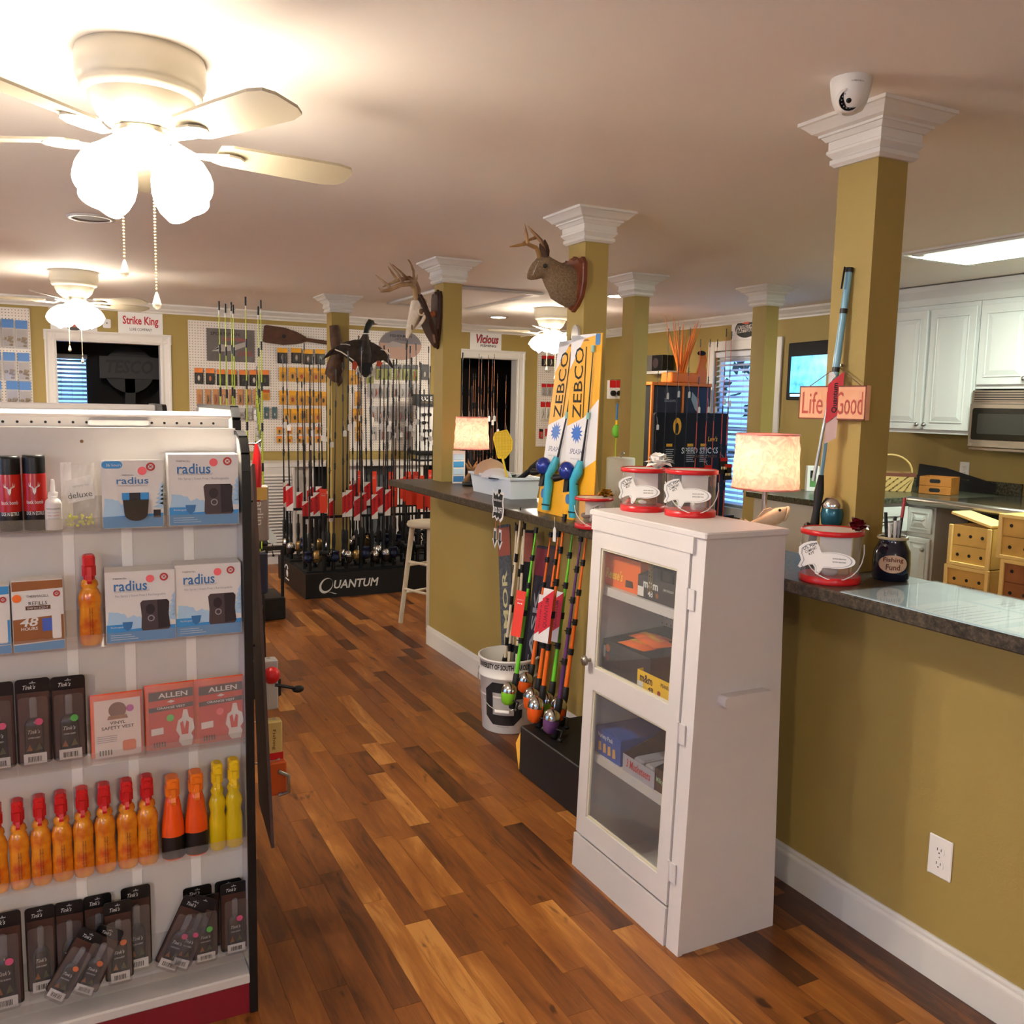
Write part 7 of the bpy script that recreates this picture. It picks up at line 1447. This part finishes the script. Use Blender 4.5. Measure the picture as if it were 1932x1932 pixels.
t = thing('wooden_crate', 'small amber wooden crate with cut hand holes by the basket', 'crate', (wz(1763, 933, KZ).x, wz(1763, 933, KZ).y, KZ+.001), -pi/2+.35); om = mat('crate_amber', (178, 112, 44), .6, noise=.25, nscale=10)
for z0, z1 in ((0, .052), (.055, .115)): MB().bbox(-.1, .1, -.008, .0, z0, z1, .002).build('front_slat', om, t)
MB().box(-.1, .1, .16, .168, 0, .115).build('back_board', om, t); [MB().box(x-.004, x+.004, 0, .16, 0, .115).build('end_board', om, t) for x in (-.096, .096)]; MB().box(-.092, .092, 0, .16, 0, .006).build('base', om, t); [MB().prism(rrect(-.035, .035, z, z+.026, .012), -.0085, -.008, 'y').build('hand_hole', inkk, t) for z in (.015, .075)]
t = thing('black_sheet', 'black sloping sheet leaning on the kitchen wall behind the basket', 'tray', (XR-.03, 4.5, KZ+.001), -pi/2); MB().add([(0, 0, 0), (.62, 0, 0), (.62, .0, .07), (.22, .02, .15), (0, .02, .165), (0, .012, 0), (.62, .012, 0), (.62, .012, .07), (.22, .026, .15), (0, .026, .165)], [(0, 1, 2, 3, 4), (9, 8, 7, 6, 5), (2, 7, 8, 3), (3, 8, 9, 4)]).build('tray', blackm, t)  # flat black sheet with a sloping top edge
p = wz(1531, 945, KZ); t = thing('battery_pack', 'white boxed green battery pack on the kitchen counter', 'box', (4.5, 4.40, KZ), VR); MB().bbox(-.04, .04, 0, .04, 0, .17, .002).build('box', paper, t); MB().box(-.02, .02, -.001, 0, .03, .09).build('print_green', mat('print_green', (90, 140, 80), .5), t); MB().box(-.02, .02, -.001, 0, .09, .14).build('print_black', inkk, t)
# bait boxes
pine = mat('bait_pine', (216, 172, 92), .6, noise=.22, nscale=7); pine2 = mat('bait_cedar', (158, 98, 58), .6, noise=.35, nscale=8); pinel = mat('bait_trim', (226, 190, 118), .6)
def bait(y0, y1, z0, z1, m_, label, X=4.5, rows=2, cols=3, lid=False, word=None, depth=.26, rz=0):
    t = thing('bait_box', label, 'wooden box', (X, y1, z0), -pi/2+rz); w_, h = y1-y0, z1-z0
    for k in range(2): MB().bbox(.012, w_-.012, -.0, .012, h*.5*k+.002, h*.5*(k+1)-.001, .001).build('front_plank', m_, t)
    MB().box(.004, w_-.004, .012, depth, .004, h-.002).build('case', m_, t)
    for a, b, c, e in ((0, .022, 0, h), (w_-.022, w_, 0, h), (.022, w_-.022, 0, .02), (.022, w_-.022, h-.02, h)):
        if lid and c > .05 and b-a > .1: continue
        MB().bbox(a, b, -.014, 0, c, e, .002).build('trim_strip', pinel, t)
    for r_ in range(rows):
        for c in range(cols): MB().lathe([(.0095, -.0012), (.0095, .0)], 14, (w_*(.22+.28*c), 0, h*(.27+.48*r_) if rows > 1 else h*.66), 'y').build('air_hole', inkk, t)
    if lid: o = MB().bbox(0, w_, 0, depth, 0, .016, .002).build('lid', pinel, t, (0, 0, h)); o.rotation_euler = (0, radians(-0), 0); o.rotation_euler = (radians(0), radians(12), 0); o.location = (-.004, 0, h+.056)
    if word: text(t, word, mat('pencil', (90, 70, 50), .7), (w_*.55, -.0015, h*.48), w=.08, h=.018, shear=.2)
    return t
B1 = [wx(*q, 4.5) for q in ((1794, 988), (1873, 1003), (1793, 1060), (1870, 1075))]
zt2 = B1[2].z-.012; bait(B1[1].y, B1[0].y, zt2+.001, B1[0].z, pine, 'honey pine bait box with two rows of holes and a lifted lid', lid=True, depth=.16)
bait(B1[1].y-.005, B1[0].y+.012, zt2-.225, zt2, pine, 'honey pine bait box marked Snap at the bottom of the stack', word='SNAP', rows=1, depth=.16)
q = wx(1888, 968, 4.42); bait(q.y-.30, q.y, q.z-.235, q.z, pine, 'honey pine bait box raised beside the lidded one', X=4.42, depth=.22)
bait(q.y-.30, q.y-.03, q.z-.235-.24, q.z-.236, pine2, 'worn cedar bait box under the raised pine one', X=4.42, depth=.22)
t = thing('low_bench', 'plain low bench under the stacked bait boxes', 'bench', (0, 0, 0)); z_ = zt2-.226; zz = min(z_, q.z-.477); MB().bbox(4.38, 4.68, q.y-.34, B1[0].y+.03, zz-.03, zz, .003).build('top', pine2, t)
if z_ > zz+.002: MB().box(4.5, 4.76, B1[1].y-.005, B1[0].y+.012, zz+.0005, z_-.0005).build('riser', pine2, t)
for x in (4.4, 4.64): [MB().box(x, x+.03, y, y+.03, 0, zz-.03).build('leg', pine2, t) for y in (q.y-.32, B1[0].y-.01)]
# television
p = wx(1493, 648, 5.58); p2 = wx(1498, 755, 5.58); t = thing('television', 'small black wall television showing a bright blue picture', 'television', (5.55, p.y, p2.z), -pi/2-.12); w_, h = .72, p.z-p2.z
MB().bbox(0, w_, 0, .05, 0, h, .006).build('case', blackm, t); scr = mat('tv_screen', (86, 176, 224), .3, emit=.9, rgb2=(30, 100, 160), nscale=12); MB().box(.05, w_-.05, -.002, 0, .06, h*.76).build('screen', scr, t); MB().tube([(w_*.5, .05, h*.5), (w_*.5, .17, h*.5)], .03, 10).build('wall_arm', black, t); MB().box(.06, .2, -.003, 0, .03, .05).build('caption_bar', mat('tv_bar', (150, 210, 240), .3, emit=1.5), t)
# window on the side wall
t = MB()
for a, b, c, d in ((wy0-.09, wy0, wz0-.09, wz1+.09), (wy1, wy1+.09, wz0-.09, wz1+.09), (wy0, wy1, wz1, wz1+.09), (wy0-.02, wy1+.02, wz0-.09, wz0)): t.bbox(XR-.022, XR-.0, a, b, c, d, .005)
for a, b, c, d in ((wy0, wy0+.03, wz0, wz1), (wy1-.03, wy1, wz0, wz1), (wy0+.03, wy1-.03, wz0, wz0+.03), (wy0+.03, wy1-.03, wz1-.1, wz1), (wy0+.03, wy1-.03, (wz0+wz1)/2-.02, (wz0+wz1)/2+.02)): t.box(XR+.05, XR+.09, a, b, c, d)
wn = struct(t.build('window_2', trimw)); MB().box(XR+.065, XR+.07, wy0+.03, wy1-.03, wz0+.03, wz1-.1).build('window_pane', clear('window_glass', (230, 240, 250), .02), wn)
blinds('window_blinds', 'white blinds lit blue by dusk in the side window', ((XR+.025, wy1-.015, wz0+.01), -pi/2), 28, wy1-wy0-.03, wz1-wz0-.07, bm, radians(24))
# hedge outside
lf = mat('hedge_leaf', (46, 70, 52), .8, noise=.5, nscale=6); rg = random.Random(8); mb = MB()
for i in range(420):
    c = Vector((7.2+rg.uniform(-.4, .5), rg.uniform(5.0, 8.2), rg.uniform(.2, 2.3))); a = Vector((rg.uniform(-1, 1), rg.uniform(-1, 1), rg.uniform(-1, 1)))*.12; b = Vector((rg.uniform(-1, 1), rg.uniform(-1, 1), rg.uniform(-1, 1)))*.12; mb.add([c, c+a, c+a+b, c+b], [(0, 1, 2, 3)])
tag(mb.build('hedge', lf), 'dark leafy hedge outside the side window', 'hedge', kind='stuff')
# sign above the window
p = wx(1400, 627, XR-.012); w0 = wx(1380, 630, XR-.012); t = thing('wall_sign', 'white sign with an oval Interstate Batteries emblem', 'sign', (XR-.012, w0.y, 2.205), -pi/2); MB().box(0, .5, 0, .01, 0, .21).build('panel', paper, t)
decal(t, ellipse(.15, .085, 28, .2, .105), mat('emblem_black', (24, 30, 28), .5), -.0005); decal(t, [(.06, .065), (.33, .075), (.35, .14), (.07, .135)], mat('emblem_pale', (196, 190, 180), .5), -.0009); text(t, 'INTERSTATE', inkk, (.2, -.0014, .122), w=.26, h=.032, bold=.03); text(t, 'BATTERIES', inkk, (.2, -.0014, .086), w=.24, h=.032, bold=.03); decal(t, [(.14, .15), (.26, .2), (.3, .205), (.22, .14)], mat('emblem_bolt', (200, 90, 60), .5), -.0012)
# display racks
YD2 = 6.62
def rack_panel(x0, x1, y0, y1, Y): a, b, c, d = wpanel(x0, x1, y0, y1, Y); return a, b, c, d
a, b, c, d = rack_panel(1227, 1340, 722, 905, YD2); t = thing('target_display', 'black and orange display of exploding targets', 'display rack', (a, YD2, 0)); w_ = b-a; orf = mat('display_orange', (226, 122, 34), .5)
MB().box(.02, w_-.0, .02, .3, .05, d-.03).build('case', blackm, t); MB().bbox(0, w_*1.0, -.0, .32, d-.03, d, .004).build('top_rail', orf, t); [MB().box(x, x+.022, 0, .02, 0, d-.03).build('upright', orf, t) for x in (0, w_*.5)]
MB().box(.03, w_*.48, .0, .018, d-.36, d-.04).build('poster', mat('poster_charcoal', (44, 40, 38), .5, noise=.4, nscale=8), t); text(t, 'Boom', greyp, (w_*.3, -.001, d-.16), w=.12, h=.035); text(t, 'EXPLODING TARGETS', mat('poster_orange', (226, 80, 40), .5), (w_*.24, -.001, d-.33), w=w_*.44, h=.04, bold=.02); MB().box(w_*.54, w_-.02, .0, .018, d-.36, d-.04).build('poster', mat('poster_dark', (30, 32, 34), .4, noise=.4, nscale=6), t)
decal(t, [(w_*.66, d-.08), (w_*.74, d-.13), (w_*.8, d-.28), (w_*.72, d-.24), (w_*.65, d-.15)], mat('poster_pale', (150, 160, 150), .5), -.001)
a2, b2, c2, d2 = rack_panel(1233, 1372, 779, 905, YD2-.16); t2 = thing('rod_display', 'black Speed Sticks rod display sign', 'display', (a2, YD2-.16, 0)); w2 = b2-a2
MB().prism(rrect(0, w2, .0, d2, .03), 0, .03, 'y').build('panel', blackm, t2); text(t2, 'SPEED STICKS', paper, (w2*.62, -.001, wy(1320, 850, YD2-.16).z), w=w2*.5, h=.055, bold=.01); text(t2, "Lew's", mat('lew_gold', (226, 166, 40), .5), (w2*.79, -.001, wy(1345, 828, YD2-.16).z), w=.11, h=.045, shear=.2, bold=.02); text(t2, 'GRAPHITE RODS', tanp, (w2*.68, -.001, wy(1320, 861, YD2-.16).z), w=w2*.36, h=.02)
for k, x in enumerate((.22, .5, .68)):
    for i in range(7): decal(t2, [(w2*x-.05, d2-.33-.018*i), (w2*x+.04-.008*(i % 3), d2-.33-.018*i), (w2*x+.04-.008*(i % 3), d2-.322-.018*i), (w2*x-.05, d2-.322-.018*i)], greyp, -.0006)
    decal(t2, [(w2*x-.045, d2-.3), (w2*x+.02, d2-.3), (w2*x+.02, d2-.275), (w2*x-.045, d2-.275)], mat('lew_gold', (226, 166, 40), .5), -.0008)
decal(t2, ellipse(.045, .075, 18, w2*.3, d2-.12), mat('lew_gold', (226, 166, 40), .5), -.0008); decal(t2, ellipse(.018, .05, 18, w2*.3, d2-.14), blackm, -.0012)
# orange spike targets
t = thing('spike_target', 'cluster of tall orange spike targets in an orange tray', 'target', (wy(1285, 710, YD2+.15).x, YD2+.15, d+.001)); MB().bbox(-.17, .17, -.08, .08, 0, .095, .01).build('tray', orf, t); rg = random.Random(6)
for i in range(22):
    x = rg.uniform(-.08, .08); l = rg.uniform(.3, .52); sp = x*1.6+rg.uniform(-.06, .06); MB().tube([(x*.4, rg.uniform(-.03, .03), .09), (x*.5+sp, rg.uniform(-.1, .1), .09+l)], [.011, .0015], 7).build('spike', orf, t)
t = thing('owl_target', 'orange animal shaped target cut-out beside the spikes', 'target', (wy(1325, 705, YD2+.1).x, YD2+.1, d+.001)); MB().prism([(-.05, 0), (.05, 0), (.055, .1), (.035, .16), (.05, .22), (.03, .27), (-.02, .26), (-.03, .18), (-.06, .1)], 0, .02, 'y').build('cutout', orf, t); MB().ball((-.01, .01, .28), .035, 10, 6, 1.4, .7, .7).build('cap', blackm, t)
p = wx(1245, 700, XR-.16); t = thing('wall_shelf', 'white wall shelf holding a boxed reel above the displays', 'shelf', (XR-.2, p.y-.18, p.z-.03)); MB().bbox(0, .198, 0, .42, 0, .03, .003).build('board', trimw, t); MB().prism([(0.19, 0), (.05, 0), (.19, -.12)], .05, .07, 'y').build('bracket', trimw, t)
t = thing('reel_box', 'black carton with a camera-like reel on the wall shelf', 'box', (XR-.18, p.y+.2, p.z+.001), -pi/2); MB().bbox(0, .26, 0, .14, 0, .16, .003).build('carton', black, t); decal(t, ellipse(.05, .05, 18, .15, .08), devm, -.001); MB().box(.0, .09, -.002, 0, .0, .16).build('label', mat('reel_box_grey', (110, 104, 98), .5), t)
# red and black rods with white tags in front of the displays
rdb = mat('blank_red', (196, 70, 60), .35)
prr_ = rod('fishing_rod', 'red blank rod with a white price tag before the Speed Sticks sign', 2.0, .4, rdb, cork, blankk, 'baitcast', .3, black, blackm, None, price=1.42, r0=.0055, group='red rods by the side window')
for i, (x, y) in enumerate(((1322, 640), (1340, 640), (1354, 640), (1371, 620), (1381, 625))):
    Y = 6.2; q = wy(x, y, Y); o = prr_ if i == 0 else dup(prr_); o.location = (q.x, Y, .08); o.scale = (1, 1, (q.z-.08)/2.0)
prk = rod('fishing_rod', 'black blank rod with a white price tag before the exploding targets', 2.0, .4, blankk, cork, blankk, 'baitcast', .3, black, blackm, None, price=1.48, r0=.0045, group='black rods by the side window')
for i, (x, y) in enumerate(((1262, 620), (1283, 616), (1303, 618), (1242, 700))):
    Y = 6.15; q = wy(x, y, Y); o = prk if i == 0 else dup(prk); o.location = (q.x, Y, .08); o.scale = (1, 1, (q.z-.08)/2.0)
a = wy(1236, 900, 6.15).x; b = wy(1385, 900, 6.2).x; t = thing('rod_rack', 'low black rod rack below the Speed Sticks sign', 'rod rack', (0, 0, 0)); MB().bbox(a-.05, b+.03, 6.08, 6.3, 0, .08, .004).build('base', rkm, t); MB().box(a-.05, b+.03, 6.21, 6.23, .6, .63).build('rest_bar', rkm, t); [MB().box(x, x+.02, 6.21, 6.23, .08, .6).build('rest_post', rkm, t) for x in (a-.05, b+.01)]
for i, (x, y) in enumerate(((1336, 882), (1366, 868), (1374, 880))):
    q = wy(x, y, 6.14); t = thing('red_tag_pack', 'black lure box with a red header hung by the window rods', 'lure pack', (q.x, 6.14, q.z-.12), group='red headed boxes by the window'); MB().box(-.04, .04, 0, .02, 0, .14).build('box', blk2, t); MB().box(-.04, .04, -.001, 0, .11, .14).build('header', red, t); MB().tube([(0, .01, .14), (0, .03, .16), (0, .06, .165)], .003, 5).build('hanger', steel, t)
    [MB().ball((-.025+.017*k, -.004, .05), .009, 6, 4, .8, .5, 1.6).build('lure', ylw if k % 2 else lwht, t) for k in range(4)]
# items on the wall right of the rabbit column
for i, (x, y, c) in enumerate(((1156, 735, red), (1168, 735, lwht))):
    q = wy(x, y, 8.3); t = thing('spool_pack', 'red and white line spool pack on the corner hooks', 'line pack', (min(q.x, XR-.1), 8.3, q.z-.1), group='line spool packs'); MB().box(-.04, .04, 0, .05, 0, .2).build('pack', paper, t); MB().box(-.04, .04, -.001, 0, .12, .2).build('header', red, t); MB().lathe([(.03, 0), (.03, .03)], 14, (0, -.03, .06), 'y').build('spool', inkk, t); MB().tube([(.0, .02, .2), (0, .05, .21), (XR-t.location.x, .05, .21)], .003, 5).build('hook', steel, t)
q = wy(1163, 810, 8.2); t = thing('landing_net', 'small lime green net hanging below the line packs', 'net', (min(q.x, XR-.12), 8.2, q.z)); MB().ball((0, 0, -.02), .075, 14, 8, .75, .4, 1).build('net_bag', mat('net_lime', (110, 190, 60), .6), t); MB().tube([(0, 0, .05), (0, 0, .28)], .012, 8).build('handle', deepb, t); MB().tube([(0, 0, .05), (0, 0, .1)], .014, 8).build('collar', yellow, t); MB().tube([(0, 0, -.09), (0, 0, -.4)], .006, 6).build('cord', lime, t); MB().tube([(0, 0, .28), (.0, .0, .3), (XR-t.location.x, 0, .31)], .003, 5).build('hook', steel, t)
